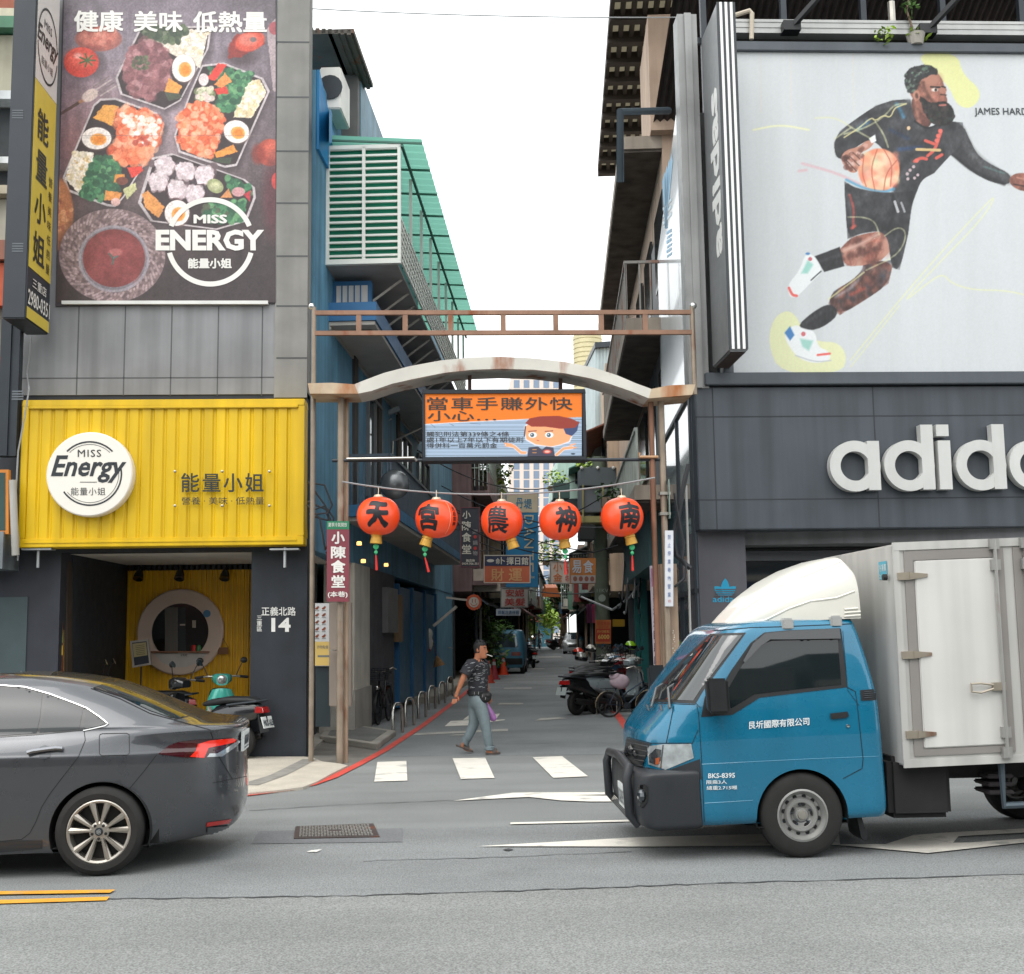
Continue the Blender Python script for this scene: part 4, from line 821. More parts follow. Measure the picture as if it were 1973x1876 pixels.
# ================================================================ entrance gate, screen, lanterns
YG=15.93
E=lambda x,y:onY(x,y,YG)
gt=thing('entrance_gate','rusty white steel arch gate spanning the alley mouth','gate',tuple(E(965,1472)))
gp=mat('gate_white','c4c1b8',.55,.1,var=.1,vs=2,rust=.3,rustcol='8a4a1c')
gb=mat('gate_brown','8b6b58',.6,.3,var=.2,vs=3,rust=.2)
def pole(name,x,y0,y1,r,m,par,dy=0.0,z0=None):
 a,b=onY(x,y1,YG+dy),onY(x,y0,YG+dy);
 if z0 is not None:a.z=z0
 b.x=a.x=onY(x,(y0+y1)/2,YG+dy).x
 mb=MB(); mb.tube([a,b],r,10); return mb.build(name,m,par,smooth=True)
pole('pole',656,762,1470,.047,M['polesteel'],gt,0,0); pole('pole',667,762,1460,.032,M['pipe'],gt,.1,0)
pole('pole',1261,765,1310,.038,mat('pole_brown','7d5a47',.6,.3,var=.2,vs=4),gt,0,0); pole('pole',1281,765,1310,.045,M['polesteel'],gt,0,0)
pole('post',602,592,1455,.035,M['polesteel'],gt,.1,0); pole('post',1336,590,760,.035,M['polesteel'],gt,.1)
mb=MB()
for x,y in ((600,590),(1336,589)):mb.ball(onY(x,y,YG+.1),.05,10)
mb.build('finial',M['chrome'],gt,smooth=True)
def gx(x,y=600):return E(x,y).x
def gzz(y,x):return E(x,y).z
zr1,zr0=(gzz(600,603)+gzz(597,1335))/2,(gzz(638,603)+gzz(637,1335))/2
mb=MB(); mb.box((gx(603),YG+.07,zr1-.03),(gx(1335),YG+.13,zr1+.03)); mb.build('top_rail',gb,gt)
mb=MB(); mb.box((gx(603),YG+.07,zr0-.03),(gx(1335),YG+.13,zr0+.03)); mb.build('lower_rail',gb,gt)
for x in (690,780,868,970,1072,1160,1245):
 mb=MB(); mb.box((gx(x,620)-.035,YG+.075,zr0+.03),(gx(x,620)+.035,YG+.125,zr1-.03)); mb.build('ladder_strut',gb,gt)
up=[(593,738),(640,737),(683,740),(700,733),(740,718),(790,705),(850,694),(910,688),(965,687),(1030,690),(1090,697),(1145,708),(1190,723),(1225,738),(1255,749),(1290,742),(1340,740)]
lo=[(597,762),(640,762),(690,762),(715,757),(755,743),(800,733),(855,722),(910,716),(965,714),(1030,716),(1090,723),(1140,733),(1180,745),(1215,757),(1250,771),(1290,768),(1334,764)]
mb=MB()
lo=[(x,y-4) for x,y in lo]
for i in range(len(up)-1):
 a,b,c,d=(onY(*p,YG-.3) for p in (lo[i],lo[i+1],up[i+1],up[i])); of=Vector((0,.62,0))
 mb.add([a,b,c,d,a+of,b+of,c+of,d+of],[(0,1,2,3),(5,4,7,6),(4,5,1,0),(3,2,6,7)])
 if i in (1,13,15):
  mb.build('arch' if i==13 else 'arch_end',gp if i==13 else mat('gate_rusty','b9a68c',.6,.1,var=.15,vs=3,rust=.8,rustcol='9a5a26'),gt); mb=MB()
pole('cross_bar',660,880,890,.01,M['darkmetal'],gt,.1)
mb=MB(); mb.tube([onY(640,887,YG),onY(1272,885,YG)],.024,8); mb.build('cross_bar',M['darkmetal'],gt)
mb=MB(); mb.tube([onY(668,884,YG-.05),onY(798,882,YG-.05),onY(803,888,YG-.05)],.02,8); mb.build('conduit',M['steel'],gt)
mb=MB(); mb.tube([onY(1232,872,YG-.05),onY(1232,880,YG-.05),onY(1268,880,YG-.05)],.02,8); mb.build('conduit',mat('conduit_tan','b08a66',.5),gt)
for x in (905,1080):
 mb=MB(); mb.bar(onY(x,700,YG+.06),onY(x,756,YG+.06),.05,.05); mb.build('hanger',mat('hanger_rust','5d4034',.7,var=.2),gt)
Ls=lambda x,y:onY(x,y,YG-.16)
t=thing('led_screen','orange and pale blue message screen hung under the arch','screen',tuple(Ls(970,888)))
mb=MB(); a,b=Ls(814,889),Ls(1127,750)
for bx in ((a.x,b.z-.055,b.x,b.z),(a.x,a.z,b.x,a.z+.055),(a.x,a.z+.055,a.x+.04,b.z-.055),(b.x-.045,a.z+.055,b.x,b.z-.055)):mb.box((bx[0],YG-.2,bx[1]),(bx[2],YG+.1,bx[3]))
mb.box((a.x+.04,YG-.1,a.z+.055),(b.x-.045,YG+.08,b.z-.055)); mb.build('housing',mat('screen_housing','23282e',.45,.2,var=.1),t,bevel=.006)
h_,w_=150,330
yy,xx=np.meshgrid(np.linspace(757,882,h_),np.linspace(819,1121,w_),indexing='ij')
A=Art(xx,yy,(168,190,214)); A.c*=(.8+.2*((yy*.5)%2>.7))[...,None]; A.c*=(.95+.06*np.sin(yy*.9))[...,None]
A.poly([(810,750),(1130,750),(1130,803),(1050,806),(980,809),(900,813),(810,818)],'e8760e',1,None,.8); A.line([(810,818),(900,813),(1050,806)],1.2,'dfe6ee')
A.c[::6]*=.97
for q in ([(830,817),(838,823)],[(866,816),(874,820)],[(905,815),(925,817)],[(1100,812),(1115,812)]):A.line(q,.9,'4a5a70',.8)
SK,DK='f0a373','3c3a4c'
A.poly([(1009,822),(1022,810),(1060,812),(1098,814),(1104,838),(1098,852),(1080,858),(1062,862),(1030,858),(1012,848)],'d8dbe4'); A.poly([(1010,824),(1024,811),(1060,813),(1096,815),(1102,838),(1096,850),(1080,856),(1062,860),(1032,856),(1014,846)],SK)
A.poly([(1084,822),(1116,812),(1112,830),(1102,840),(1090,836)],'33426b'); A.poly([(1012,815),(1020,806),(1040,802),(1075,801),(1100,806),(1117,814),(1108,824),(1080,826),(1050,822),(1024,822)],'8c2f22',1,None,.5); A.line([(1012,822),(1010,840)],2.5,DK)
for ex in (1024,1056):A.ell(ex+2,838,8,5.4,'eef0f4'); A.ell(ex+1,838,4,4,'3f5560'); A.ell(ex,837,1.2,1.2,'e8e8e8'); A.line([(ex-6,831),(ex+9,830)],1.6,'57312a')
A.line([(1034,848),(1038,849)],1.4,'b0474a'); A.poly([(1015,884),(1018,862),(1036,860),(1044,866),(1052,860),(1066,862),(1070,884)],DK); A.ell(1054,870,8,4,'c9483a'); A.ell(1054,870,5,2.2,'e9b7a8'); A.line([(1026,866),(1033,866)],1.5,'c98a46'); A.line([(1026,872),(1033,872)],1.5,'c98a46')
for q in ([(976,857),(990,860),(1004,872),(1012,872)],[(1072,876),(1086,864),(1102,862)]):A.line(q,6.5,'e9eaf0'); A.line(q,5,SK)
for q in ([(972,854),(986,856)],[(974,859),(985,859)],[(1098,858),(1108,855)],[(1100,863),(1110,862)]):A.line(q,2.6,SK)
A.ell(1104,874,4,1.6,'3a4250')
A.c*=.9
art_mesh('screen_picture',A,lambda x,y:onY(x,y,YG-.175),mat('led_picture','ATTR',.5,var=0,emit=.16),t)
SP=lambda x,y:onY(x,y,YG-.178)
mb=MB(); let_px(mb,'當車手賺外快',823,765,1103,790,SP,.003,spacing=1.1,bold=.012); let_px(mb,'小心…',824,791,956,811,SP,.003,bold=.01)
mb.build('headline_lettering',mat('led_ink','33302c',.6,var=0),t); mb=MB(); let_px(mb,'觸犯刑法第339條之4條',822,831,981,841,SP,.003,bold=.006); let_px(mb,'處1年以上7年以下有期徒刑',822,842,1008,852,SP,.003,bold=.006); let_px(mb,'得併科一百萬元罰金',822,853,958,863,SP,.003,bold=.006)
mb.build('message_lettering',mat('led_ink','33302c',.6,var=0),t)
lr=mat('lantern_red','e84a1e',.38,var=.05,vs=3,coat=.25,emit=.06); lg=mat('lantern_gold','c79a3c',.45,.2,var=.2,vs=12); ink=mat('lantern_ink','15141c',.5,var=0)
for cx,cy,rx,ry,ch,yaw,sc,lab,tilt,tas in ((729,994,41.5,37,'天',2,1.0,'orange red paper lantern painted with 天 near the gate pole',-.02,1),(841,999,41,37,'宮',-24,1.0,'orange red paper lantern painted with 宮 and a side column of small writing',-.1,1),
(967,1003.5,40.5,37.5,'農',-16,1.0,'orange red paper lantern painted with 農 in the middle of the row',.1,0),(1079,1003,40.5,37,'神',14,1.0,'orange red paper lantern painted with 神 in front of the mint house',.04,1),(1198.5,996,41,37,'南',16,1.0,'orange red paper lantern painted with 南 beside the brown gate pole',.08,1)):
 c=onY(cx,cy,YG-.15); k=(onY(cx+1,cy,YG-.15)-c).length; R_,Hh=rx*k,ry*k
 t=thing('paper_lantern',lab,'lantern',tuple(c),'paper lanterns on the alley gate')
 ex=lambda u:abs(math.cos(u))**.8; n=40; prof=[]
 for i in range(25):
  u=-math.pi/2+math.pi*i/24; prof.append((max(.06,R_*abs(math.cos(u))**.78),Hh*math.sin(u)*1.0))
 mb=MB(); mb.lathe(prof,c,(0,0,1),n,cap=True); mb.build('paper_shell',lr,t,smooth=True,angle=60)
 def surf(lon,v):
  u=math.asin(max(-1,min(1,v))); r=R_*math.cos(u)**.78*1.006+.003
  return c+Vector((math.sin(lon)*r,-math.cos(lon)*r,Hh*v))
 gl,gf=glyphs(ch,bold={'天':.05,'農':.018}.get(ch,.034),res=2); cutn=[]
 bm=bmesh.new(); vv=[bm.verts.new((float(p[0]),float(p[1]),0)) for p in gl]
 for f in gf:
  try:bm.faces.new([vv[i] for i in f])
  except ValueError:pass
 for ax in (0,1):
  for q in np.linspace(.08,.92,12):
   nrm=Vector((1,0,0)) if ax==0 else Vector((0,1,0)); bmesh.ops.bisect_plane(bm,geom=bm.verts[:]+bm.edges[:]+bm.faces[:],plane_co=nrm*float(q),plane_no=nrm)
 bm.verts.index_update(); mb=MB(); ya=math.radians(yaw)
 def wob(x,y):return (x+.03*math.sin(7*y+cx)+.10*(y-.5)*.6,y+.03*math.sin(6*x+cx))
 pts=[]
 for v in bm.verts:x,y=wob(v.co.x,v.co.y); pts.append(surf(ya+(x-.5)*1.12,(y-.5)*1.36+.0))
 mb.add(pts,[tuple(v.index for v in f.verts) for f in bm.faces]); bm.free(); mb.build('character',ink,t)
 if ch in '宮':
  mb=MB()
  for j,s_ in enumerate('天后宮神'):
   g2,f2=glyphs(s_,bold=.03); mb.add([surf(math.radians(58)+(p[0]-.5)*.24,.45-.26*j+(p[1]-.5)*.22) for p in g2],f2)
  mb.build('side_writing',ink,t)
  mb=MB(); L_=[surf(math.radians(40)+d_,v) for v in np.linspace(-.85,.85,14) for d_ in (0,.025)]; mb.add(L_,[(2*i,2*i+1,2*i+3,2*i+2) for i in range(13)]); mb.build('paper_seam',mat('seam_pale','e8b8a0',.5),t)
 mb=MB(); mb.lathe([(.05,Hh*.96),(.07,Hh*1.0),(.05,Hh+.03),(0,Hh+.035)],c,(0,0,1),14); mb.tube([c+Vector((0,0,Hh+.03)),c+Vector((0,.02,Hh+.13))],.006,5); mb.build('top_cap',mat('cap_pale','c9b8a0',.4,.3),t)
 ax=Vector((tilt*3,0,-1)).normalized(); b0=c+Vector((tilt*1.2,0,-Hh*.97))
 mb=MB(); mb.lathe([(.07,-.01),(.075,.02),(.066,.025),(.074,.05),(.082,.12),(.074,.12),(.06,.04)],b0,ax,20); mb.build('gold_fringe',lg,t)
 if tas:
  b1=b0+ax*.125; mb=MB(); mb.ball(b1+Vector((0,0,-.035)),(.04,.015,.04),10); mb.ball(b1+Vector((0,0,-.11)),(.025,.012,.025),10); mb.tube([b1,b1-Vector((0,0,.16))],.004,5); kn=mb.build('green_knot',mat('knot_green','3fae72',.4),t)
  d_=Vector((tilt*-2.5 if cx<900 else 0,0,-1)).normalized(); mb=MB(); mb.tube([b1-Vector((0,0,.15)),b1-Vector((0,0,.15))+d_*.07,b1-Vector((0,0,.15))+d_*.2],[.008,.014,.018],8); mb.build('red_tassel',mat('tassel_red','c42a22',.7),t)
def sag(a,b,s,n=14):return [a.lerp(b,i/n)-Vector((0,0,s*4*(i/n)*(1-i/n))) for i in range(n+1)]
def cable(name,a,b,s,r,m,label):
 mb=MB(); mb.tube(sag(a,b,s),r,5); return tag(mb.build(name,m,smooth=True),label,'cable')
cable('lantern_cable',onY(660,928,YG-.1),onY(1262,920,YG-.1),.2,.012,M['wire_pale'],'pale cable strung between the gate poles that carries the lanterns')
t=thing('pole_sign','maroon vertical eatery sign with white characters on the gate pole','sign',tuple(onY(651,1159,YG-.1))); PS=lambda x,y:onY(x,y,YG-.09)
mb=MB(); block_px(mb,630,1020,673,1159,PS,.02,.02); mb.build('board',mat('sign_maroon','7a3540',.5,var=.05),t)
mb=MB(); block_px(mb,630,1004,673,1019.6,PS,.02,.02); mb.build('header',mat('sign_green','1f7a55',.5),t)
mb=MB(); let_px(mb,'小',639,1024,665,1048,PS,.025,bold=.035); let_px(mb,'陳',638,1052,667,1076,PS,.025,bold=.03); let_px(mb,'食',638,1079,666,1104,PS,.025,bold=.035); let_px(mb,'堂',639,1108,665,1132,PS,.025,bold=.03)
let_px(mb,'(本巷)',632,1139,670,1152,PS,.025,bold=.02); let_px(mb,'夏季冷氣開放',633,1007,669,1015,PS,.025); mb.build('sign_lettering',M['white'],t)
t=thing('metal_box_sign','blank grey metal box sign strapped behind the gate pole','box sign',tuple(onY(655,1361,YG+.3)))
mb=MB(); block_px(mb,634,1160,677,1361,lambda x,y:onY(x,y,YG+.28),.0,.16); mb.build('case',mat('box_taupe','8b8076',.5,.2,var=.1,vs=1.2),t,bevel=.01)
mb=MB(); block_px(mb,634,1252,645,1254,lambda x,y:onY(x,y,YG+.0),.03,.2); mb.build('strap',M['steel'],t)
t=thing('menu_poster','white picture menu of fried skewers with a yellow price panel','poster',tuple(onY(621,1282,YG+.75))); PM=lambda x,y:onY(x,y,YG+.75)
mb=MB(); block_px(mb,607,1162,637,1283,PM,0,.03); mb.build('board',mat('poster_white','bdbfc0',.5),t)
mb=MB(); rect_px(mb,607,1236,637,1282,PM,.004); mb.build('price_panel',mat('poster_yellow','c9ac62',.5),t)
mb=MB()
for r_ in range(5):
 for c_ in range(2):x,y=611+c_*13,1170+r_*13.5; mb.poly([PM(*p)-Vector((0,.005,0)) for p in [(x-4,y+2),(x+2,y-3),(x+4,y-1),(x+1,y+4),(x-3,y+4)]],0); rect_px(mb,x-4,y+5.5,x+4,y+6.5,PM,.005,1)
let_px(mb,'炸物點餐',611,1243,633,1250,PM,.006,1); rect_px(mb,612,1262,636,1266,PM,.006,1)
mb.build('menu_pictures',[mat('skewer_brown','7a3c22',.6,var=.3,vs=20),mat('menu_grey','6b6f6c',.6)],t)
mb=MB(); block_px(mb,608,1283,636,1400,lambda x,y:onY(x,y,YG+.8),0,.04); mb.build('stand_base',mat('stand_dark','1e2b30',.5),t)
t=thing('white_pole_sign','narrow white notice board with blue writing on the pale gate pole','sign',tuple(onY(1288,1168,YG-.1))); PW_=lambda x,y:onY(x,y,YG-.08)
mb=MB(); block_px(mb,1281,1022,1297,1168,PW_,.015,.015); mb.build('board',mat('notice_white','c9ccd2',.5),t)
mb=MB(); let_px(mb,'禁\n止\n停\n車\n巷\n內\n營\n業',1286,1030,1292,1150,PW_,.02,line=1.6); let_px(mb,'印',1287,1155,1292,1161,PW_,.02,1); mb.build('notice_lettering',[mat('notice_blue','3d5c93',.5),mat('notice_red','b0413a',.5)],t)
t=thing('pillar_cover','beige weathered pillar casing at the foot of the gate pole','pillar',tuple(onY(1290,1310,YG+.1)))
mb=MB(); a,b=onY(1274,1200,YG+.1),onY(1306,1200,YG+.1); mb.box((a.x,YG+.05,0),(b.x,YG+.4,onY(1290,1086,YG+.05).z)); pc=mb.build('casing',mat('casing_beige','9c8672',.7,var=.15,vs=2,streak=.2,rust=.08),t)
mb=MB()
for k in range(26):x,y=1299+rnd.uniform(-3,3),1215+k*4.2; disc_px(mb,x,y,rnd.uniform(.5,1.3),rnd.uniform(.6,1.8),lambda x,y:onY(x,y,YG+.05),.003,n=7)
mb.build('paint_splashes',mat('splash_white','d6d2c8',.6),t)
t=thing('strip_banner','narrow pink and white strip sign leaning by the beige pillar','sign',tuple(onY(1262,1330,YG+.3))); PB=lambda x,y:onY(x,y,YG+.3)
mb=MB(); polyblock_px(mb,[(1262,1332),(1275,1332),(1270,1088),(1252,1090)],PB,0,.03); mb.build('strip',mat('strip_white','b4aeb8',.6),t)
mb=MB(); mb.poly([PB(*p)-Vector((0,.004,0)) for p in [(1255,1130),(1268,1130),(1267,1094),(1254,1095)]],0); mb.poly([PB(*p)-Vector((0,.004,0)) for p in [(1262,1326),(1271,1326),(1270,1288),(1260,1288)]],0)
let_px(mb,'汽車美容百貨',1258,1140,1267,1284,PB,.005,1) if 0 else [let_px(mb,c_,1258+i*.4,1142+i*24,1267+i*.4,1160+i*24,PB,.005,1,bold=.03) for i,c_ in enumerate('歡迎光臨惠顧')]
mb.build('strip_print',[mat('strip_pink','a06a90',.6),mat('strip_blue','2d3c63',.6)],t)
t=thing('road_sign','small street sign seen edge on, clamped to the pale gate pole','sign',tuple(onY(1284,1000,YG)))
a,b=onY(1285,925,YG),onY(1290,1000,YG); mb=MB(); mb.hexa([Vector((a.x,YG-.12,b.z)),Vector((a.x+.012,YG-.12,b.z)),Vector((a.x+.07,YG+.3,b.z+.03)),Vector((a.x+.058,YG+.3,b.z+.03)),Vector((a.x,YG-.12,a.z)),Vector((a.x+.012,YG-.12,a.z)),Vector((a.x+.07,YG+.3,a.z)),Vector((a.x+.058,YG+.3,a.z))]); mb.build('plate',mat('sign_back','86988f',.4,.4),t)
mb=MB()
for y in (951,990):p=onY(1280,y,YG); mb.box((p.x-.07,YG-.06,p.z-.02),(p.x+.08,YG+.06,p.z+.02))
mb.build('clamp',M['steel'],t)
# ================================================================ the alley
RO=Vector((X0,YR,0))
def LWp(px,py,t=0.0):return onP(px,py,AO+AN*t,AN)
def RWp(px,py,t=0.0):return onP(px,py,RO-AN*t,AN)
def sL(px,py=1100,t=0.0):return (LWp(px,py,t)-AO).dot(AD)
def sR(px,py=1100,t=0.0):return (RWp(px,py,t)-RO).dot(AD)
def ral(s,t,z=0.0):return RO+AD*s-AN*t+Vector((0,0,z))
def abox(mb,fn,s0,s1,t0,t1,z0,z1,mi=0):
 return mb.hexa([fn(s0,t0,z0),fn(s1,t0,z0),fn(s1,t1,z0),fn(s0,t1,z0),fn(s0,t0,z1),fn(s1,t0,z1),fn(s1,t1,z1),fn(s0,t1,z1)],mi)
blue=mat('blue_wall','5787a0',.7,var=.2,vs=1.2,streak=.3,speck=.05); blued=mat('blue_trim','1f5f8d',.5,var=.1); soff=mat('soffit_grey','94918a',.8,var=.12,vs=1.5)
bl=thing('blue_building','blue painted building along the alley with caged balcony and green awning','building',tuple(alley(9,-1)))
ztop=LWp(596,105).z
mb=MB(); abox(mb,alley,.36,22,-4.2,0,2.9,ztop); abox(mb,alley,5.2,8.6,-.5,0.0,0,3.0,1); abox(mb,alley,4.4,22,-3,-2.6,0,2.9,1); abox(mb,alley,17,22,-2.6,-.02,0,2.9)
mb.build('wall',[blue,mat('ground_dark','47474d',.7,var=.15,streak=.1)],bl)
mb=MB(); abox(mb,alley,3.6,5.2,-.5,.03,.75,2.9); mb.build('white_wall_panel',M['offwhite'],bl)
mb=MB(); abox(mb,alley,3.5,5.25,-.55,.06,0,.75); mb.build('plinth',M['concrete'],bl)
for a,b in ((9.2,11.4),(11.6,13.9),(14.1,16.6)):mb=MB(); abox(mb,alley,a,b,-.06,-.02,.15,2.7); mb.build('door',mat('door_blue','2f6584',.4,var=.15,streak=.15),bl)
for a in (9.1,11.5,14.0,16.7):mb=MB(); abox(mb,alley,a-.08,a+.06,-.1,.04,.1,2.75); mb.build('door_post',blued,bl)
mb=MB(); abox(mb,alley,6.9,8.3,0,.12,1.7,2.6); abox(mb,alley,8.5,9.2,0,.1,1.5,2.5,1); mb.build('meter_box',[mat('meter_grey','6f6f70',.5),mat('meter_tan','7d6647',.6)],bl)
for s_ in (3.5,6.2,8.9):
 mb=MB(); abox(mb,alley,s_,s_+.35,.0,.05,3.9,ztop-.5); mb.build('rust_pipe',mat('dark_stain_pipe','3b3835',.7,var=.3,vs=3,streak=.2),bl)
for (s0,s1,z0,z1) in ((5,6.6,4.2,6.1),(9.4,11.2,4.2,6.1),(12.6,15,4.2,6.1)):
 mb=MB(); abox(mb,alley,s0,s1,-.02,.015,z0,z1); wn=mb.build('window',M['window'],bl)
 mb=MB()
 for q in (s0,(s0+s1)/2,s1):abox(mb,alley,q-.04,q+.04,0,.06,z0,z1)
 abox(mb,alley,s0,s1,0,.07,z0-.06,z0); abox(mb,alley,s0,s1,0,.07,z1,z1+.06); mb.build('window_frame',mat('old_frame','6c6f70',.5),wn)
mb=MB(); abox(mb,alley,2.9,16.5,0,.78,3.55,3.62); mb.build('canopy_soffit',soff,bl)
mb=MB(); abox(mb,alley,2.85,16.5,.0,.8,3.625,3.82); mb.build('canopy_edge',mat('canopy_blue','2f6a8f',.6,var=.15,streak=.2),bl)
mb=MB(); s_=2.9
while s_<16.4:abox(mb,alley,s_,s_+.03,.74,.77,3.82,4.62); s_+=.11
for t_ in np.arange(.1,.75,.1):abox(mb,alley,2.88,2.91,float(t_),float(t_)+.025,3.82,4.62)
abox(mb,alley,2.86,16.4,.72,.79,4.62,4.67); abox(mb,alley,2.86,2.92,.0,.76,4.62,4.67); rl=mb.build('picket_railing',mat('railing_grey','4d5963',.5,.3),bl)
sa=sL(634,610)
mb=MB(); abox(mb,alley,sa,13,0,.72,6.5,6.56); mb.build('slab_soffit',mat('slab_soffit','a5a19a',.8,var=.12),bl)
mb=MB(); abox(mb,alley,sa-.03,13,0,.75,6.565,6.86); mb.build('slab_edge',blued,bl)
mb=MB(); abox(mb,alley,1.75,1.9,0.0,.62,6.5,7.3); abox(mb,alley,1.73,1.75,.06,.56,6.55,7.22,1)
for q in (.14,.24,.34,.44):abox(mb,alley,1.715,1.735,q,q+.02,6.55,7.22)
mb.build('panelled_side_wall',[blued,mat('panel_white','c2c0bb',.6)],bl)
s0=sL(628,400); Pc=lambda x,y:onP(x,y,alley(s0,0),AD)
cw=mat('cage_white','cfd2cb',.5,var=.06); gg=mat('green_glazing','1c7f63',.5,var=.2,vs=1.2,spec=.2)
zc0,zc1=Pc(700,502).z,Pc(700,282).z; tw=(Pc(772,400)-alley(s0,0)).dot(AN)
mb=MB(); abox(mb,alley,s0+.08,s0+.1,.03,tw-.03,zc0+.05,zc1-.03); mb.build('green_pane',gg,bl)
mb=MB(); n=17
for i in range(n):z=zc0+.09+(zc1-zc0-.12)*i/(n-1); abox(mb,alley,s0+.01,s0+.05,.03,tw-.03,z-.016,z+.016)
for t_ in (.0,tw/2-.02,tw-.05):abox(mb,alley,s0,s0+.06,t_,t_+.05,zc0,zc1)
abox(mb,alley,s0-.01,s0+.07,0,tw,zc0-.05,zc0+.03); abox(mb,alley,s0,s0+.06,0,tw,zc1-.03,zc1+.03); mb.build('cage_front',cw,bl)
mb=MB(); abox(mb,alley,s0+.07,13.5,0.0,tw-.06,zc0-.06,zc0-.02); mb.build('cage_floor',mat('cage_floor','8d8b88',.7,var=.15),bl)
mb=MB(); z=zc0
for k in range(7):abox(mb,alley,s0+.08,13.5,tw-.03,tw,zc0+.02+k*.11,zc0+.05+k*.11)
s_=s0+.1; k=0
while s_<13.4:
 for j in range(6):abox(mb,alley,s_+(.11 if j%2 else 0),s_+.03+(.11 if j%2 else 0),tw-.028,tw-.004,zc0+.03+j*.11,zc0+.14+j*.11)
 s_+=.22
for s_ in np.arange(s0+1.4,13.6,1.5):abox(mb,alley,float(s_),float(s_)+.04,tw-.05,tw,zc0+.7,zc1)
mb.build('lattice_parapet',cw,bl)
mb=MB()
for s_ in np.arange(s0+.6,13,.8):mb.bar(alley(float(s_),.0,zc0-.95),alley(float(s_)+.25,tw-.1,zc0-.06),.035);
abox(mb,alley,s0+.3,13,.0,.03,zc0-1.0,zc0-.95); mb.build('support_struts',mat('strut_pale','9a968e',.5),bl)
ag=mat('awning_green','62a896',.35,var=.12,vs=2,trans=.0,emit=0); tr=mat('awning_frame','3c6a5c',.5)
mb=MB(); zo=zc1+.04; to=tw+.34; n=44
for i in range(n):
 a,b=s0-.05+(13.6-s0)*i/n,s0-.05+(13.6-s0)*(i+1)/n; m_=(a+b)/2
 for u,v,zz in ((a,m_,0),(m_,b,.03)):mb.quad(alley(u,-.05,zo+.12+(.03-zz)),alley(v,-.05,zo+.12+zz),alley(v,to,zo+zz),alley(u,to,zo+.03-zz))
aw=mb.build('green_awning',ag,bl)
nodes=ag.node_tree.nodes; pb=nodes['Principled BSDF']; tl_=nodes.new('ShaderNodeBsdfTranslucent'); ms=nodes.new('ShaderNodeMixShader'); ms.inputs[0].default_value=.55; tl_.inputs[0].default_value=rgb('86c6b2')
o_=[n_ for n_ in nodes if n_.type=='OUTPUT_MATERIAL'][0]; ag.node_tree.links.new(pb.outputs[0],ms.inputs[1]); ag.node_tree.links.new(tl_.outputs[0],ms.inputs[2]); ag.node_tree.links.new(ms.outputs[0],o_.inputs[0])
mb=MB()
for s_ in np.arange(s0,13.6,1.1):mb.bar(alley(float(s_),0,zo+.08),alley(float(s_),to,zo-.02),.03)
mb.bar(alley(s0,tw+.02,zo-.04),alley(13.5,tw+.02,zo-.04),.04); mb.build('awning_ribs',tr,aw)
mb=MB(); mb.hexa([LWp(634,262,0)+Vector((0,0,-.1)),LWp(634,262,.7)+Vector((0,0,-.1)),LWp(634,262,.7)+AD*.2,LWp(634,262)+AD*.2,LWp(634,262)+Vector((0,0,.4)),LWp(634,262,.7)+Vector((0,0,.4)),LWp(634,262,.7)+AD*.2+Vector((0,0,.4)),LWp(634,262)+AD*.2+Vector((0,0,.4))]); mb.build('blue_ledge',mat('ledge_blue','0f6f9c',.5,var=.1),bl)
mb=MB(); abox(mb,alley,2.6,10.5,-.05,.3,8.9,11.15); mb.build('roof_shed',mat('shed_blue','7393a4',.6,var=.15,streak=.2),bl)
mb=MB(); abox(mb,alley,2.4,2.6,-.15,.28,8.9,11.1); mb.build('shed_column',mat('shed_grey','6c6c6a',.7,var=.15),bl)
mb=MB()
for i in range(12):abox(mb,alley,1.0,2.9,-.75+i*.1,-.75+i*.1+.06,11.18-.01*i,11.26-.01*i)
abox(mb,alley,1.0,2.9,-.75,.46,11.1,11.17); mb.build('shed_roof',mat('shed_roof','57534d',.7,.2,var=.25,rust=.15),bl)
mb=MB(); q=[alley(.4,.005,8.95),alley(2.5,.005,8.95),alley(2.5,.005,9.25),alley(.4,.005,ztop+.02)]; mb.slab(q,AN*.04); mb.build('bright_blue_patch',mat('patch_blue','0b77ad',.5,var=.08),bl)
t=thing('air_conditioner','white air conditioner unit under the corrugated shed roof on the blue building','air conditioner',tuple(alley(1.4,.1,9.9)))
mb=MB(); abox(mb,alley,1.2,2.0,-.12,.22,9.95,10.65); mb.build('casing',M['white'],t,bevel=.02)
mb=MB(); mb.lathe([(0,0),(.2,0),(.2,.02),(0,.02)],alley(1.19,.05,10.3),-AD,16); mb.build('fan_grille',M['darkmetal'],t)
t=thing('street_lamp','slim street lamp arm reaching over the alley from the blue wall','street lamp',tuple(LWp(752,940)))
a=LWp(752,935); b=onY(757,805,a.y-.2); b2=onY(860-18,742,a.y-.3)
mb=MB(); mb.tube([onY(752,1000,a.y-.1),onY(753,942,a.y-.15)],.05,8); mb.tube([onY(753,942,a.y-.15),onY(757,850,a.y-.15)],.03,8); mb.tube([onY(757,850,a.y-.15),onY(842,810,a.y-.2)],.022,6); mb.build('arm',M['steel'],t)
mb=MB(); c=onY(762,805,a.y-.2);
mb=MB(); mb.hexa([onY(752,800,a.y-.2)+Vector(v) for v in ((-.06,-.05,0),(.2,-.05,.1),(.2,.08,.1),(-.06,.08,0),(-.06,-.05,.1),(.18,-.05,.2),(.18,.08,.2),(-.06,.08,.1))]);
mb.bar(onY(692,845,a.y-.2),onY(755,806,a.y-.2),.03); mb.build('lamp_head',mat('lamp_grey','a5a9aa',.4),t,bevel=.01)
t=thing('convex_mirror','round dark dome of a street mirror in front of the picket balcony','street mirror',tuple(onY(760,930,19.0)))
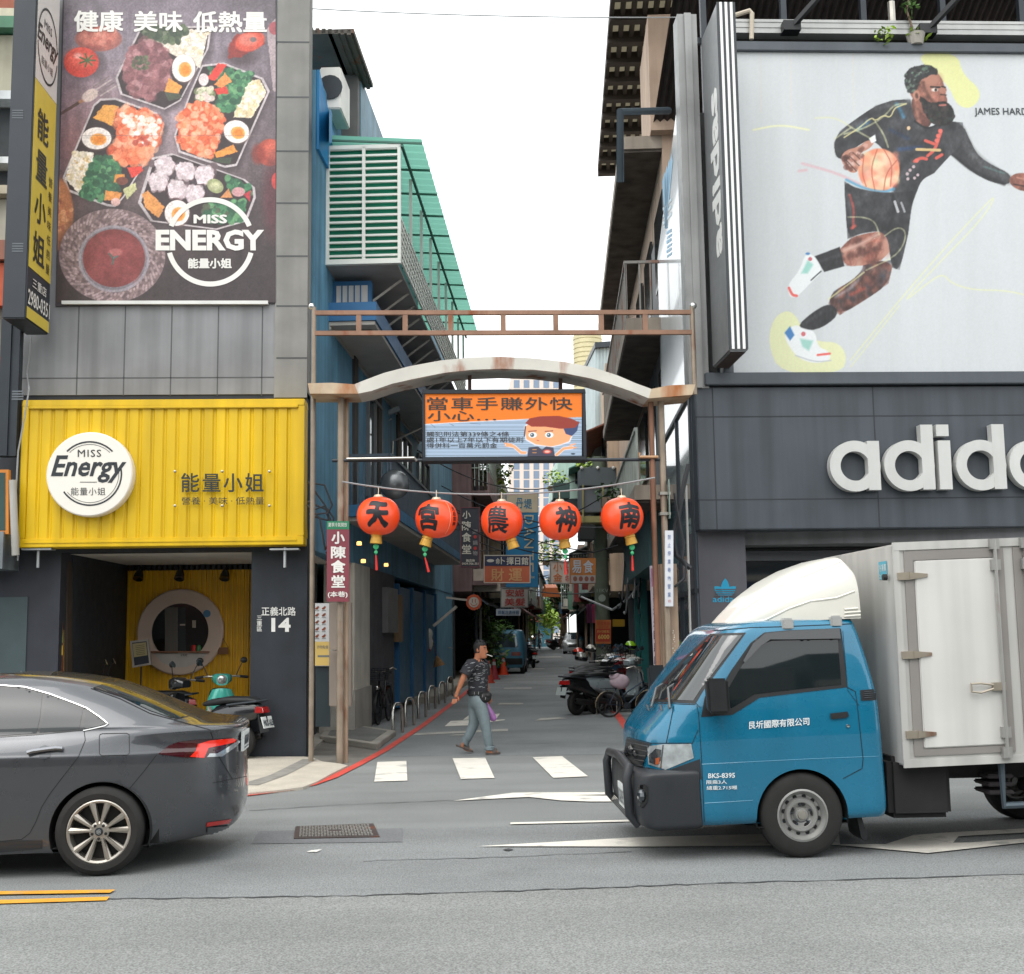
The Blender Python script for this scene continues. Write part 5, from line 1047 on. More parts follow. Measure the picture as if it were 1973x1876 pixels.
c=onY(760,933,19.0); R_=(onY(789,933,19)-c).length
mb=MB(); mb.lathe([(0,.12),(R_*.5,.1),(R_*.85,.05),(R_,0),(R_,-.03),(0,-.03)],c,(0,-1,.1),28); mb.build('dome',mat('dome_grey','5d6062',.25,.5,var=.3,vs=3),t,smooth=True)
mb=MB(); mb.tube([c,c+Vector((-.3,.2,0)),onY(700,936,18.9)],.02,6); mb.build('bracket',M['steel'],t)
for x,y,s_ in ((692,1050,2.2),(700,1084,3.1),(744,1091,4.6)):
 p=LWp(x,y,.25); mb=MB(); mb.lathe([(0,0),(.04,0),(.04,.05),(.03,.06)],p,(0,0,1),12,cap=True)
 tag(mb.build('downlight',mat('downlight_warm','f0b060',.4,emit=1.5)),{692:'warm downlight nearest the maroon pole sign',700:'warm downlight above the white wall panel',744:'warm downlight deepest under the blue canopy'}[x],'downlight','downlights under the blue canopy')
rg=thing('alley_glass_wall','advert panel and dark glass facing the alley beside the slate shop','facade',tuple(ral(2,0)))
s1=sR(1272,500)
mb=MB(); abox(mb,ral,.35,s1,-.1,.05,zf1+.02,8.6); mb.build('advert_panel',mat('advert_white','c8d0d4',.2,var=.12,vs=.6,coat=.4),rg)
mb=MB(); q=[ral(s1,.05,8.6),ral(.35,.05,8.6),ral(.35,.05,9.75)]; mb.slab(q,AN*.1); mb.build('advert_peak',MATS['advert_white'],rg)
mb=MB(); Rq=lambda x,y:RWp(x,y,.055)
for k in range(4):mb.poly([Rq(*p) for p in [(1276+k*4.6,350-k*10),(1280+k*4.6,330-k*12),(1283+k*4.4,345-k*12),(1286-k*.6,440),(1281,440)]])
for k in range(3):mb.poly([Rq(*p) for p in [(1277,400+k*14),(1294,380+k*14),(1294,386+k*14),(1277,406+k*14)]],1)
for k in range(6):mb.poly([Rq(*p) for p in [(1284+2*(k%2),446+k*9),(1293+2*(k%2),440+k*9),(1293,446+k*9),(1284,452+k*9)]])
mb.build('advert_emblem',[mat('advert_blue','4a9ac0',.4),mat('advert_pale','b8d0da',.4)],rg)
mb=MB(); abox(mb,ral,.3,s1,-.1,.03,0,zf1); mb.build('glass_panel',mat('alley_glass','54626c',.12,var=.3,vs=.6,coat=.5),rg)
mb=MB()
for s_ in (.32,s1*.5,s1-.06):abox(mb,ral,s_,s_+.07,.0,.06,0,zf1)
for z in (2.2,zf1-.05):abox(mb,ral,.3,s1,.0,.065,z,z+.07)
mb.build('mullion',M['darkmetal'],rg)
mb=MB()
rb2=thing('old_tenement','old concrete tenement with long eaves and rusty balcony rails above the alley','building',tuple(ral(14,-2)))
cg=mat('dirty_concrete','8d8377',.85,var=.2,vs=1.2,streak=.3); cs=mat('mottled_soffit','544d47',.9,var=.45,vs=2.5,speck=.2); bei=mat('beige_render','b29a86',.8,var=.12,streak=.2)  # soffit colour is darker and blotchier than the slab edges
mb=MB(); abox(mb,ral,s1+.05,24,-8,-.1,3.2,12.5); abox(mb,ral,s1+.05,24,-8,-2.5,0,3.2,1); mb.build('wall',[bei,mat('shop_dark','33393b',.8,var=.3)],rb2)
def tn(x,t):return RWp(x,300,t)
se0=sR(1265,292); zt=RWp(1265,292).z
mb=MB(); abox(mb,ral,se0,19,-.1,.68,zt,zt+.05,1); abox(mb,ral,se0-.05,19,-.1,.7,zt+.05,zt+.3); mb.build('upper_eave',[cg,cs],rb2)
se1=sR(1279,643); zl=RWp(1279,643).z
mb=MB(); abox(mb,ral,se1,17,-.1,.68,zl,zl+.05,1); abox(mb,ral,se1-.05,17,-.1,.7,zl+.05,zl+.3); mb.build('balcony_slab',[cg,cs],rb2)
mb=MB()
for t_ in (.02,.2,.4,.66):abox(mb,ral,se1,se1+.03,t_,t_+.03,zl+.3,zl+1.35)
for s_ in np.arange(se1,16.8,.35):abox(mb,ral,float(s_),float(s_)+.025,.65,.68,zl+.3,zl+1.35)
abox(mb,ral,se1-.01,se1+.04,0,.7,zl+1.35,zl+1.4); abox(mb,ral,se1,17,.64,.7,zl+1.35,zl+1.4); mb.build('rusty_railing',mat('rail_rust','7d7a75',.6,.3,rust=.35),rb2)
mb=MB(); abox(mb,ral,se0-.3,se0+2.0,-.5,.12,zt+.3,zt+2.6); mb.build('stair_tower',bei,rb2)
mb=MB(); z4_=4.6
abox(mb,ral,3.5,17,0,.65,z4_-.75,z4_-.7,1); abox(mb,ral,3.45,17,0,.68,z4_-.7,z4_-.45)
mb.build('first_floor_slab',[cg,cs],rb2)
mb=MB()
for s_ in np.arange(3.5,17,.3):abox(mb,ral,float(s_),float(s_)+.03,.6,.64,z4_-.45,z4_+.5)
abox(mb,ral,3.5,17,.6,.66,z4_+.5,z4_+.56); mb.build('panel_railing',mat('rail_pale','8f958f',.5,.2,var=.2),rb2)
for s_ in (4.5,7.5,10.5):
 for z in (5.2,8.3):mb=MB(); abox(mb,ral,s_,s_+1.9,-.08,-.03,z,z+1.5); mb.build('window',M['window'],rb2)
mb=MB(); P_=lambda x,y:RWp(x,y,.68); mb.tube([RWp(1288,213,.1),RWp(1195,215,.95),RWp(1195,350,.95)],.06,8); mb.build('bracket_pipe',mat('pipe_slate','3a464e',.5,.2),rb2)
t=thing('translucent_canopy','brown roof canopy with rows of cream translucent panels seen from beneath','canopy',tuple(onZ(1170,342,14.2)))
q=[onZ(1152,340,14.2),onZ(1215,340,14.2),onZ(1300,-60,14.2),onZ(1148,-60,14.2)]
dU=AN*1.0; o0=q[0]; L_=14.0; Wd=3.2
def cv(a,b,z=0):return o0-AD*a+AN*b+Vector((0,0,z))
mb=MB()
for i in range(15):
 a=i*.92
 mb.hexa([cv(a,0),cv(a,Wd),cv(a+.2,Wd),cv(a+.2,0),cv(a,0,.25),cv(a,Wd,.25),cv(a+.2,Wd,.25),cv(a+.2,0,.25)])
for j in range(15):
 b=j*.228; mb.hexa([cv(0,b,.1),cv(0,b+.09,.1),cv(L_,b+.09,.1),cv(L_,b,.1),cv(0,b,.3),cv(0,b+.09,.3),cv(L_,b+.09,.3),cv(L_,b,.3)])
mb.build('roof_beams',mat('canopy_brown','3f3832',.7,.2,var=.3,vs=2),t)
mb=MB(); mb.quad(cv(0,0,.31),cv(0,Wd,.31),cv(L_,Wd,.31),cv(L_,0,.31)); cm=mat('canopy_panel','b3ad99',.5,var=.1,vs=2,streak=.1); mb.build('panel_sheet',cm,t)
nd=cm.node_tree.nodes; tl_=nd.new('ShaderNodeBsdfTranslucent'); tl_.inputs[0].default_value=rgb('b0a78c'); ms=nd.new('ShaderNodeMixShader'); ms.inputs[0].default_value=.16
cm.node_tree.links.new(nd['Principled BSDF'].outputs[0],ms.inputs[1]); cm.node_tree.links.new(tl_.outputs[0],ms.inputs[2]); cm.node_tree.links.new(ms.outputs[0],[n_ for n_ in nd if n_.type=='OUTPUT_MATERIAL'][0].inputs[0])
pal=['6f5a5a','77705f','8a8f86','6b6a66','8d7f6c','565c5e','7a6a60','94917f','8ba39a','6a7476']
def row_building(fn,s0,s1,h,seed,side,ci,dep=0.0):
 r_=random.Random(seed); k=thing('tenement','','building',tuple(fn(s0,-1)))
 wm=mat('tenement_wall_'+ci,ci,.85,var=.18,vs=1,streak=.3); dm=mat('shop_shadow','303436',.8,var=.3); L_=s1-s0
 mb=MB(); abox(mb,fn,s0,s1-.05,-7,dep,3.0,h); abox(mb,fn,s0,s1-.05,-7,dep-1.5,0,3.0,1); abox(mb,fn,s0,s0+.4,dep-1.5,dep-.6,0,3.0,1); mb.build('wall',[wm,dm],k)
 z=3.2
 while z<h-2.2:
  out_=r_.choice([.35,.6,.8]); mb=MB(); abox(mb,fn,s0+.2,s1-.3,dep,dep+out_,z,z+.15); abox(mb,fn,s0+.2,s1-.3,dep+out_-.06,dep+out_,z+.15,z+.75 if r_.random()<.5 else z+.3)
  mb.build('balcony',mat('balcony_'+ci,ci,.8,var=.2,streak=.3),k)
  mb=MB(); n=max(1,int(L_//2.2))
  for j in range(n):a=s0+.4+j*(L_-.6)/n; mb=MB(); abox(mb,fn,a,a+(L_-.6)/n*.7,dep,dep+.03,z+.9,z+2.1); mb.build('window',M['window'],k)
  if r_.random()<.75:
   mb=MB()
   for q in np.arange(s0+.3,s1-.4,.22):abox(mb,fn,float(q),float(q)+.03,dep+out_-.03,dep+out_,z+.3,z+2.3)
   for t_ in np.arange(.1,out_,.14):abox(mb,fn,s0+.22,s0+.25,dep+float(t_),dep+float(t_)+.025,z+.3,z+2.3)
   for zz in (.9,1.5,2.3):abox(mb,fn,s0+.3,s1-.4,dep+out_-.035,dep+out_+.005,z+zz,z+zz+.03); abox(mb,fn,s0+.21,s0+.26,dep,dep+out_,z+zz,z+zz+.03)
   mb.build('window_grille',mat('grille_'+str(seed%3),['8d8f8a','6b5a4a','9aa79d'][seed%3],.5,.3,rust=.15),k)
  if r_.random()<.7:
   mb=MB(); p=[fn(s0+.3,dep,z+2.75),fn(s1-.4,dep,z+2.75),fn(s1-.4,dep+1.0,z+2.35),fn(s0+.3,dep+1.0,z+2.35)]; mb.slab(p,(0,0,-.05)); c_=r_.choice(['5d4037','4d5a57','3d6b62','6b6b68','7b4a3a']); mb.build('awning',mat('awning_'+c_,c_,.7,var=.25,vs=3,streak=.2),k)
  if r_.random()<.8:
   mb=MB(); a=r_.uniform(s0+.4,s1-1.4); abox(mb,fn,a,a+.8,dep,dep+.45,z+.2,z+.75); mb.build('air_conditioner',M['offwhite'],k)
  for _k in range(2):mb=MB(); a=r_.uniform(s0+.2,s1-.3); mb.tube([fn(a,dep+.06,0),fn(a,dep+.06,z+2.6)],.05,6); mb.build('drain_pipe',[M['pipe'],M['wire_pale'],M['darkmetal']][r_.randrange(3)],k)
  mb=MB(); a=r_.uniform(s0+.5,s1-1.6); c_=r_.choice(['8d3a35','9a8a52','3f5f7a','a89f92','4a6a58']); abox(mb,fn,a,a+.12,dep,dep+r_.uniform(.5,.9),z-.2,z+r_.uniform(.5,1.1)); mb.build('blade_board',mat('blade_'+c_,c_,.5,var=.2,vs=3),k)
  z+=3.0
 c_=r_.choice(['4b3a34','38424a','5a5a55','6b3d33','2f4f4c']); mb=MB(); mb.slab([fn(s0+.2,dep,2.95),fn(s1-.2,dep,2.95),fn(s1-.2,dep+.5,2.6),fn(s0+.2,dep+.5,2.6)],(0,0,-.06)); mb.build('shop_awning',mat('awning_'+c_,c_,.7,var=.25,vs=3,streak=.2),k)
 return k
labsL=['mauve tenement just past the blue building','grey tenement with caged balconies behind the dark eatery sign','pale green tenement behind the blue coffee sign','low grey tenement beyond the hair salon sign','tan tenement near the far end of the alley on the scooter side','dark brown block closing the far row by the van']
hs_=[9.6,8.2,7.4,6.8,6.8,6.8]; ss=[22.3,31,40,51,64,78,94]; dps=[.6,1.1,1.3,1.2,1.2,1.2]
for i in range(6):k=row_building(alley,ss[i],ss[i+1],hs_[i],20+i,0,['6f5a5a','77705f','8ba39a','6b6a66','8d7f6c','565c5e'][i],dps[i]); k['label']=labsL[i]; k['group']='tenements lining the alley'
labsR=['beige tenement with grilled windows beyond the grey transformer','mint green house over the middle of the alley','old grey tenement past the mint house','brown tenement above the white parked car','pale tenement at the far bend of the alley']
ss=[24.2,33,43,55,70,88]; hs_=[11,9.0,6.8,6.8,6.8]; dps=[.3,.6,.6,1.0,1.5]
for i in range(5):k=row_building(ral,ss[i],ss[i+1],hs_[i],40+i,1,['b09a84','9fb8b0','77736a','6f5f54','8f8a7e'][i],dps[i]); k['label']=labsR[i]; k['group']='tenements lining the alley'
q=lambda x,y:onY(x,y,52)
t=thing('mint_house','small mint green clad room jutting over the alley with barred window','building',tuple(q(1104,960)))
mb=MB(); polyblock_px(mb,[(1068,962),(1150,958),(1150,888),(1076,882)],q,0,4); mb.build('wall',mat('mint_wall','a9c2b7',.7,var=.08,streak=.1),t)
mb=MB(); block_px(mb,1108,905,1122,932,q,.06,.1); mb.build('window',M['window'],t)
mb=MB(); polyblock_px(mb,[(1062,964),(1150,961),(1150,966),(1062,969)],q,.3,4); mb.build('roof_edge',M['darkmetal'],t)
q2=lambda x,y:onY(x,y,46)
t=thing('corrugated_house','pale blue corrugated upper storey beside the old eaves','building',tuple(q2(1165,850)))
mb=MB()
for i in range(14):x=1147+i*3.2; polyblock_px(mb,[(x,890),(x+3.2,890),(x+3.2,664+(i%2)),(x,664+(i%2))],q2,.03*(i%2),4)
mb.build('wall',mat('pale_cladding','a9b8ba',.6,var=.08,streak=.15),t)
mb=MB(); polyblock_px(mb,[(1145,662),(1200,658),(1200,668),(1145,672)],q2,.25,4); mb.build('roof_edge',M['darkmetal'],t)
q3=lambda x,y:onY(x,y,68)
t=thing('cream_tower','cream ribbed round water tower block above the arch','building',tuple(q3(1130,730)))
mb=MB(); c=q3(1135,800); R_=(q3(1163,800)-c).length; prof=[]
for i in range(16):z=q3(1135,790).z-c.z+i*.28; prof+=[(R_,z),(R_,z+.2),(R_*.95,z+.21),(R_*.95,z+.27)]
prof+=[(R_*.8,prof[-1][1]+.15),(0,prof[-1][1]+.2)]; mb.lathe(prof,c,(0,0,1),28); mb.build('drum',mat('cream_drum','c2b894',.7,var=.08),t,smooth=True,angle=30)
Yt=290; q4=lambda x,y:onY(x,y,Yt)
t=thing('distant_tower','tall pale tower block with blue window columns far behind the alley','tower',tuple(q4(1030,1210)))
mb=MB(); block_px(mb,984,728,1082,1230,q4,0,14); mb.build('wall',mat('tower_wall','c9bdb4',.8,var=.04),t)
for i in range(5):
 x=990+i*19
 mb=MB()
 for k in range(28):block_px(mb,x,732+k*17.5,x+11,747+k*17.5,q4,.05,.3)
 mb.build('window_column',mat('tower_glass','6f7f94',.2,var=.15,vs=.1),t)
Ye=118; q5=lambda x,y:onY(x,y,Ye)
t=thing('red_roof_house','small teal house with a red roof closing the alley','house',tuple(q5(1040,1238)))
mb=MB(); block_px(mb,1012,1196,1062,1246,q5,0,5); mb.build('wall',mat('teal_wall','2a5d6b',.7,var=.15),t)
mb=MB(); polyblock_px(mb,[(1010,1198),(1066,1198),(1056,1183),(1020,1183)],q5,.6,5); mb.build('roof',mat('roof_red','8c2f35',.7,var=.15),t)
mb=MB(); block_px(mb,1022,1208,1034,1240,q5,.05,.2); mb.build('door',M['darkmetal'],t)
def tree(label,x,y,Y,R,h,mats,n,size,seed,trunk=.12,name='tree',cat='tree',pot=False,grp=None):
 g=onY(x,y,Y); g.z=0 if g.z<.6 else g.z; t=thing(name,label,cat,tuple(g),grp); c=g+Vector((0,0,h))
 mb=MB(); r_=random.Random(seed)
 mb.tube([g,g+Vector((.05*R,0,h*.5)),c],[trunk,trunk*.8,trunk*.4],7)
 for k in range(6):a=r_.uniform(0,6.28); mb.tube([g+Vector((0,0,h*r_.uniform(.5,.8))),c+Vector((math.cos(a)*R*.6,math.sin(a)*R*.5,r_.uniform(-.3,.5)*R))],[trunk*.4,trunk*.15],5)
 mb.build('trunk' if not pot else 'stem',M['bark'],t); mb=MB()
 for k in range(9):a=r_.uniform(0,6.28); rr=r_.uniform(0,.65)*R; leaves(mb,c+Vector((math.cos(a)*rr,math.sin(a)*rr,r_.uniform(-.5,.6)*R)),(R*.45,)*3,n//9,size,seed*13+k,k%len(mats),0)
 mb.build('crown' if not pot else 'foliage',mats,t)
 if pot:mb=MB(); mb.lathe([(0,0),(.16,0),(.22,.35),(.18,.35),(0,.3)],g,(0,0,1),14); mb.build('pot',mat('pot_clay','6d4a3a',.8,var=.2),t)
 return t
GL=[M['green_leaf'],M['leaf_light'],M['leaf_dark']]
tree('light green tree in front of the teal house at the alley end',1062,1236,112,2.3,2.9,[M['leaf_light'],M['green_leaf']],900,.3,3)
tree('green bush left standing by the road beside the far rider',1010,1238,112,1.9,1.9,[M['green_leaf'],M['leaf_light']],800,.28,4,name='bush',cat='bush')
tree('tall dark tree over the far parked scooters',1085,1240,104,2.2,5.2,[M['leaf_dark'],M['green_leaf']],800,.3,5,.35)
tree('dark bushy potted tree behind the walking man',945,1290,43,1.05,1.25,GL[::2],900,.11,6,.05,'potted_tree','plant',True)
tree('leafy shrub in a pot beside the parked blue van',920,1262,44,.75,1.9,[M['green_leaf'],M['leaf_dark'],M['leaf_light']],500,.1,7,.04,'potted_shrub','plant',True)
def vines(label,x,y,Y,R,n,size,seed,mats):
 c=onY(x,y,Y); t=thing('balcony_plant',label,'plant',tuple(c),'plants on the alley balconies'); mb=MB(); mb.box((c.x-R*.5,c.y-.1,c.z-R*.5-.15),(c.x+R*.5,c.y+.15,c.z-R*.5+.05)); mb.build('planter',mat('planter','7d6a58',.8,var=.2),t)
 mb=MB(); leaves(mb,c,(R,R*.6,R*.8),n,size,seed,0,0); leaves(mb,c+Vector((R*.3,0,-R*.5)),(R*.5,R*.4,R*.8),n//3,size,seed+1,len(mats)-1,0); mb.build('foliage',mats,t)
vines('flowering plants on a balcony under the message screen',952,905,44,.75,300,.1,8,[M['green_leaf'],M['leaf_light']]); vines('green plant on the ledge beside the lantern painted with 南',1172,950,24,.28,110,.06,9,[M['leaf_dark'],M['green_leaf']])
vines('trailing plant below the mint house',1070,925,50,.6,160,.1,10,[M['leaf_light'],M['green_leaf']]); vines('yellow green plants over the cream shop sign',1062,1065,48,.7,200,.1,12,[M['leaf_light'],M['green_leaf']]); vines('small plant by the grilled window of the beige tenement',1132,898,40,.4,100,.08,14,[M['leaf_light'],M['green_leaf']])
YU=33.0; U_=lambda x,y:onY(x,y,YU)
t=thing('utility_pole','thick green grey utility pole with painted base and stuck on ad sheet','utility pole',tuple(U_(1162,1240)))
p=U_(1161,1200); r_=(U_(1176,1200)-U_(1147,1200)).length/2; zb=U_(1161,880).z
mb=MB(); mb.tube([(p.x,YU,0),(p.x,YU,zb)],[r_,r_*.9],18); mb.build('shaft',mat('pole_green','5f6858',.8,var=.25,vs=1.5,streak=.15),t,smooth=True)
Uf=lambda x,y:onY(x,y,YU-r_-.02)
mb=MB(); let_px(mb,'11KV',1150,1134,1172,1141,Uf,.0); disc_px(mb,1160,1152,7,7,Uf,.0,0,20); mb.build('pole_marking',mat('marking_pale','9aa39a',.7),t)
mb=MB(); block_px(mb,1147,1194,1177,1240,Uf,.01,.02); ad=mb.build('ad_sheet',mat('ad_orange','b86a35',.6),t)
mb=MB(); block_px(mb,1148,1211,1176,1236,Uf,.014,-.008); let_px(mb,'借款專線',1150,1197,1175,1205,Uf,.014); let_px(mb,'低利貸',1153,1206,1172,1210,Uf,.014); mb.build('ad_print',mat('ad_red','ae3f2a',.6),ad)
mb=MB(); let_px(mb,'6000',1152,1222,1174,1231,Uf,.02,bold=.03); let_px(mb,'月付輕鬆',1150,1214,1174,1219,Uf,.02); mb.build('ad_figures',mat('ad_gold','d9b560',.6),ad)
t=thing('transformer_box','grey steel transformer boxes on a yellow steel rack on the utility pole','transformer',tuple(U_(1152,1000)))
mb=MB(); block_px(mb,1119,900,1188,936,lambda x,y:onY(x,y,YU-1.0),0,.9); mb.build('upper_box',mat('steel_grey_paint','5c6468',.5,.2,var=.1),t,bevel=.02)
mb=MB(); block_px(mb,1118,939,1186,987,lambda x,y:onY(x,y,YU-.9),0,.8); mb.build('lower_box',mat('steel_grey_paint2','666b70',.5,.2,var=.1),t,bevel=.02)
mb=MB()
for x in (1122,1160):block_px(mb,x,934,x+3,1006,lambda x,y:onY(x,y,YU-1.02),0,.06)
block_px(mb,1118,994,1190,1006,lambda x,y:onY(x,y,YU-.96),0,.8); mb.build('rack',mat('rack_yellow','8d875a',.6,.2,var=.15),t)
mb=MB()
for x in (1121,1152,1182):mb.ball(onY(x,901,YU-1.02),.05,8)
mb.build('bolt',M['white'],t)
for x0,y0,x1,y1,Y,c_,l_ in ((1118,1010,1146,1040,31,'171a1c','black equipment box under the transformer rack'),(1067,930,1098,960,46,'2f4a47','dark green equipment cabinet hung below the mint house')):
 mb=MB(); block_px(mb,x0,y0,x1,y1,lambda x,y:onY(x,y,Y),0,.7); tag(mb.build('equipment_box',mat('equip_'+c_,c_,.6,var=.15),bevel=.02),l_,'box')
t=thing('teal_shopfront','dark teal shopfront panel behind the lantern painted with 南','shopfront',tuple(ral(6,0)))
mb=MB(); abox(mb,ral,s1+.1,14,-.1,.35,2.85,4.3); mb.build('signboard',mat('teal_board','32585b',.5,var=.12),t)
for s_ in (s1+.2,s1+1.2,11.5,13.8):mb=MB(); abox(mb,ral,s_,s_+.18,-.05,.12,0,2.85); mb.build('teal_post',mat('teal_post','1f6b6a',.4,var=.15),t)
mb=MB(); abox(mb,ral,s1+1.5,13.6,-.6,-.5,0,2.85); mb.build('shutter',mat('shutter_dark','3f4647',.5,.3,var=.2,vs=2),t)
def board(name,label,px,Y,thick,m,texts,frame=None,cat='sign',post=None):
 P=lambda x,y:onY(x,y,Y); x0,y0,x1,y1=px; t=thing(name,label,cat,tuple(P((x0+x1)/2,y1)),'hanging signs in the alley')
 mb=MB(); block_px(mb,x0,y0,x1,y1,P,0,thick); mb.build('board',m,t,bevel=.008)
 if frame:
  f=1.6; mb=MB()
  for q in ((x0,y0,x1,y0+f),(x0,y1-f,x1,y1),(x0,y0+f,x0+f,y1-f),(x1-f,y0+f,x1,y1-f)):block_px(mb,*q,P,.02,-.005)
  mb.build('frame',frame,t)
 for (nm,mm,items) in texts:
  mb=MB()
  for it in items:
   if it[0]=='r':rect_px(mb,*it[1:5],P,it[5] if len(it)>5 else .008)
   elif it[0]=='d':disc_px(mb,*it[1:5],P,it[5] if len(it)>5 else .012)
   elif it[0]=='g':ring_px(mb,*it[1:5],P,.016,0,*it[5:7])
   else :let_px(mb,it[1],*it[2:6],P,it[6] if len(it)>6 else .014,bold=.02)
  mb.build(nm,mm,t)
 return t
iv=mat('sign_ivory','c9c4b6',.5); ivd=mat('sign_dimtext','8b8688',.5)
board('vertical_sign','dark vertical eatery sign with white characters and maroon edge',(887,977,924,1093),25,.25,mat('sign_charcoal','2a2c36',.5),
[('characters',iv,[('t','小',891,984,907,999),('t','陳',890,1004,908,1022),('t','食',890,1026,908,1044),('t','堂',890,1049,908,1067),('t','無店休\n0939-706-351',890,1077,922,1088)]),('small_characters',ivd,[('t','涮\n涮',910,1020,920,1028),('t','鍋',911,1041,920,1050),('t','物',911,1061,920,1070)]),('red_dots',M['red'],[('d',915.5,1034,3.3,3.3),('d',915.5,1056,3.3,3.3)])],mat('frame_maroon','6d3540',.5))
t=board('coffee_sign','tall blue coffee shop sign with beige top and sideways letters',(975,947,1037,1131),34,.3,mat('sign_blue','0f6b96',.5),[('beige_top',mat('sign_beige','b5a88f',.5),[('r',976,948,1036,987)]),('characters',mat('coffee_ink','3f6f86',.5),[('t','丹',994,959,1008,979),('t','堤',1009,961,1025,980)])],None)
mb=MB(); Pq=lambda x,y:onY(x,y,34)
for k,ch in enumerate('DANTE'):
 O=Pq(1010,992+k*23); V=Pq(1028,992+k*23)-O; U=Pq(1010,992+k*23+18)-O; lettering(mb,ch,O,U,V,.02,0,bold=.0)
let_px(mb,'coffee',1012,1108,1030,1114,Pq,.014); mb.build('brand_letters',mat('coffee_letters','b3ab90',.5),t)
board('fortune_sign','navy and orange fortune teller signboard with pale border',(932,1069,1022,1123),29,.25,mat('sign_orange_red','c0613f',.5),[('navy_band',mat('sign_navy','28304f',.5),[('r',934,1071,1020,1090)]),('characters',iv,[('t','擇日館',976,1073,1018,1088),('t','命',955,1075,963,1087),('t','卜',965,1073,973,1087),('d',945,1080,7,3)]),('gold_characters',mat('sign_gold','cf9a66',.5),[('t','財',946,1095,971,1119),('t','運',980,1095,1006,1119)])],iv)
board('salon_sign','white hair salon sign with red characters',(965,1131,1018,1170),36,.25,mat('sign_pale','b5ada4',.5),[('characters',mat('sign_redtext','b04a40',.5),[('t','安妮',974,1135,1010,1149),('t','美髮',972,1152,1012,1167)])],mat('frame_grey','8b8a86',.5))
board('strip_sign','narrow pale blue sign under the hair salon sign',(956,1173,1003,1186),37,.15,mat('sign_palegrey','a6aeb6',.5),[('characters',mat('sign_bluetext','3d5f7a',.5),[('t','理髮冷燙修容',959,1176,1000,1183)])])
board('food_sign','orange noodle stall sign with food pictures along its lower edge',(1099,1075,1148,1124),30,.25,mat('sign_amber','a8682e',.5),[('food_strip',mat('food_grey','95918f',.5),[('r',1100,1108,1147,1123)]),('food_pictures',mat('food_brown','7a4636',.5),[('d',1108,1115,4,5),('d',1119,1115,4,5),('d',1130,1115,4,5),('d',1141,1115,4,5)]),('characters',mat('sign_silver','b0b4ba',.5),[('t','易',1102,1079,1120,1104),('t','食',1124,1079,1143,1104)])])
board('workshop_sign','cream sign with orange and red characters beside the noodle stall sign',(1060,1081,1099,1124),31,.25,mat('sign_cream','c2b5a8',.5),[('characters',mat('sign_orange','bd6a35',.5),[('t','小',1066,1083,1083,1101),('t','金',1066,1104,1083,1120)]),('red_characters',mat('sign_red2','b5403a',.5),[('t','工\n作\n坊',1089,1084,1096,1120)])],mat('frame_grey','8b8a86',.5))
t=thing('round_shop_sign','small round orange shop sign with a white smiling face','sign',tuple(onY(913,1175,30)),'hanging signs in the alley'); Pr=lambda x,y:onY(x,y,30)
c=Pr(913,1160); R_=(Pr(928,1160)-c).length; mb=MB(); mb.lathe([(0,0),(R_,0),(R_,-.15),(0,-.15)],c,(0,-1,0),28); mb.build('disc',mat('sign_orange3','c7542a',.5),t)
mb=MB(); disc_px(mb,913,1160,10,10,Pr,.006,0,24); fc=mb.build('face',iv,t); mb=MB(); ring_px(mb,913,1160,7,5.8,Pr,.014,0,195,345,20); mb.build('smile',MATS['sign_orange3'],fc)
mb=MB(); rect_px(mb,909.5,1154,911,1161,Pr,.014); rect_px(mb,915,1154,916.5,1161,Pr,.014); mb.build('eyes',MATS['sign_redtext'],fc)
mb=MB(); mb.bar(Pr(860,1151),Pr(900,1156),.05); mb.bar(Pr(835,1206),Pr(880,1168),.07); mb.build('bracket',M['steel'],t)
board('yellow_board','yellow board held up behind the utility pole',(1181,1193,1204,1207),34,.08,mat('sign_yellow2','c2982a',.5),[])
mb=MB(); mb.slab([onY(*p,58) for p in [(1046,1150),(1080,1150),(1074,1132),(1052,1132)]],(0,1,.2)); tag(mb.build('orange_awning',mat('awning_orange','c26a38',.6,var=.1)),'faded orange awning deep in the alley','awning')
for x,w_,c_,l_ in ((1130,9,'6a2a52','plum towel hung out beside the utility pole'),(1141,6,'b9517a','pink towel hung out beside the plum one')):
 mb=MB(); P=lambda x,y:onY(x,y,36); pts=[(x+w_*i/6,(i%2)*.08) for i in range(7)]
 for (xa,ya),(xb,yb) in zip(pts,pts[1:]):mb.slab([P(xa,1200)+Vector((0,ya,0)),P(xb,1200)+Vector((0,yb,0)),P(xb,1164)+Vector((0,yb,0)),P(xa,1164)+Vector((0,ya,0))],(0,.02,0))
 tag(mb.build('towel',mat('towel_'+c_,c_,.9,var=.1)),l_,'towel','towels drying in the alley')
def pc(name,pts,r,m,label):
 mb=MB(); mb.tube(pts,r,5); return tag(mb.build(name,m,smooth=True),label,'cable')
pc('overhead_cable',sag(onY(592,16,17.5),onY(1330,33,17),.05),.009,M['wire_pale'],'thin overhead wire crossing the sky between the two corner buildings')
pc('overhead_cable',sag(onY(800,345,30),onY(1200,440,34),.7),.008,M['wire_pale'],'faint sagging wire low across the sky')
pc('overhead_cable',sag(onY(890,1010,24),onY(1190,1050,26),.4),.015,M['wire'],'dark cable sagging behind the lanterns')
pc('overhead_cable',sag(onY(985,1128,38),onY(1150,1140,38),.15),.02,M['wire'],'dark cable just under the coffee sign')
pc('overhead_cable',[onY(1235,1120,27),onY(1215,1150,28),onY(1180,1175,29),onY(1120,1150,36)],.03,M['wire_pale'],'pale looped cable beside the teal shopfront')
R3=random.Random(11)
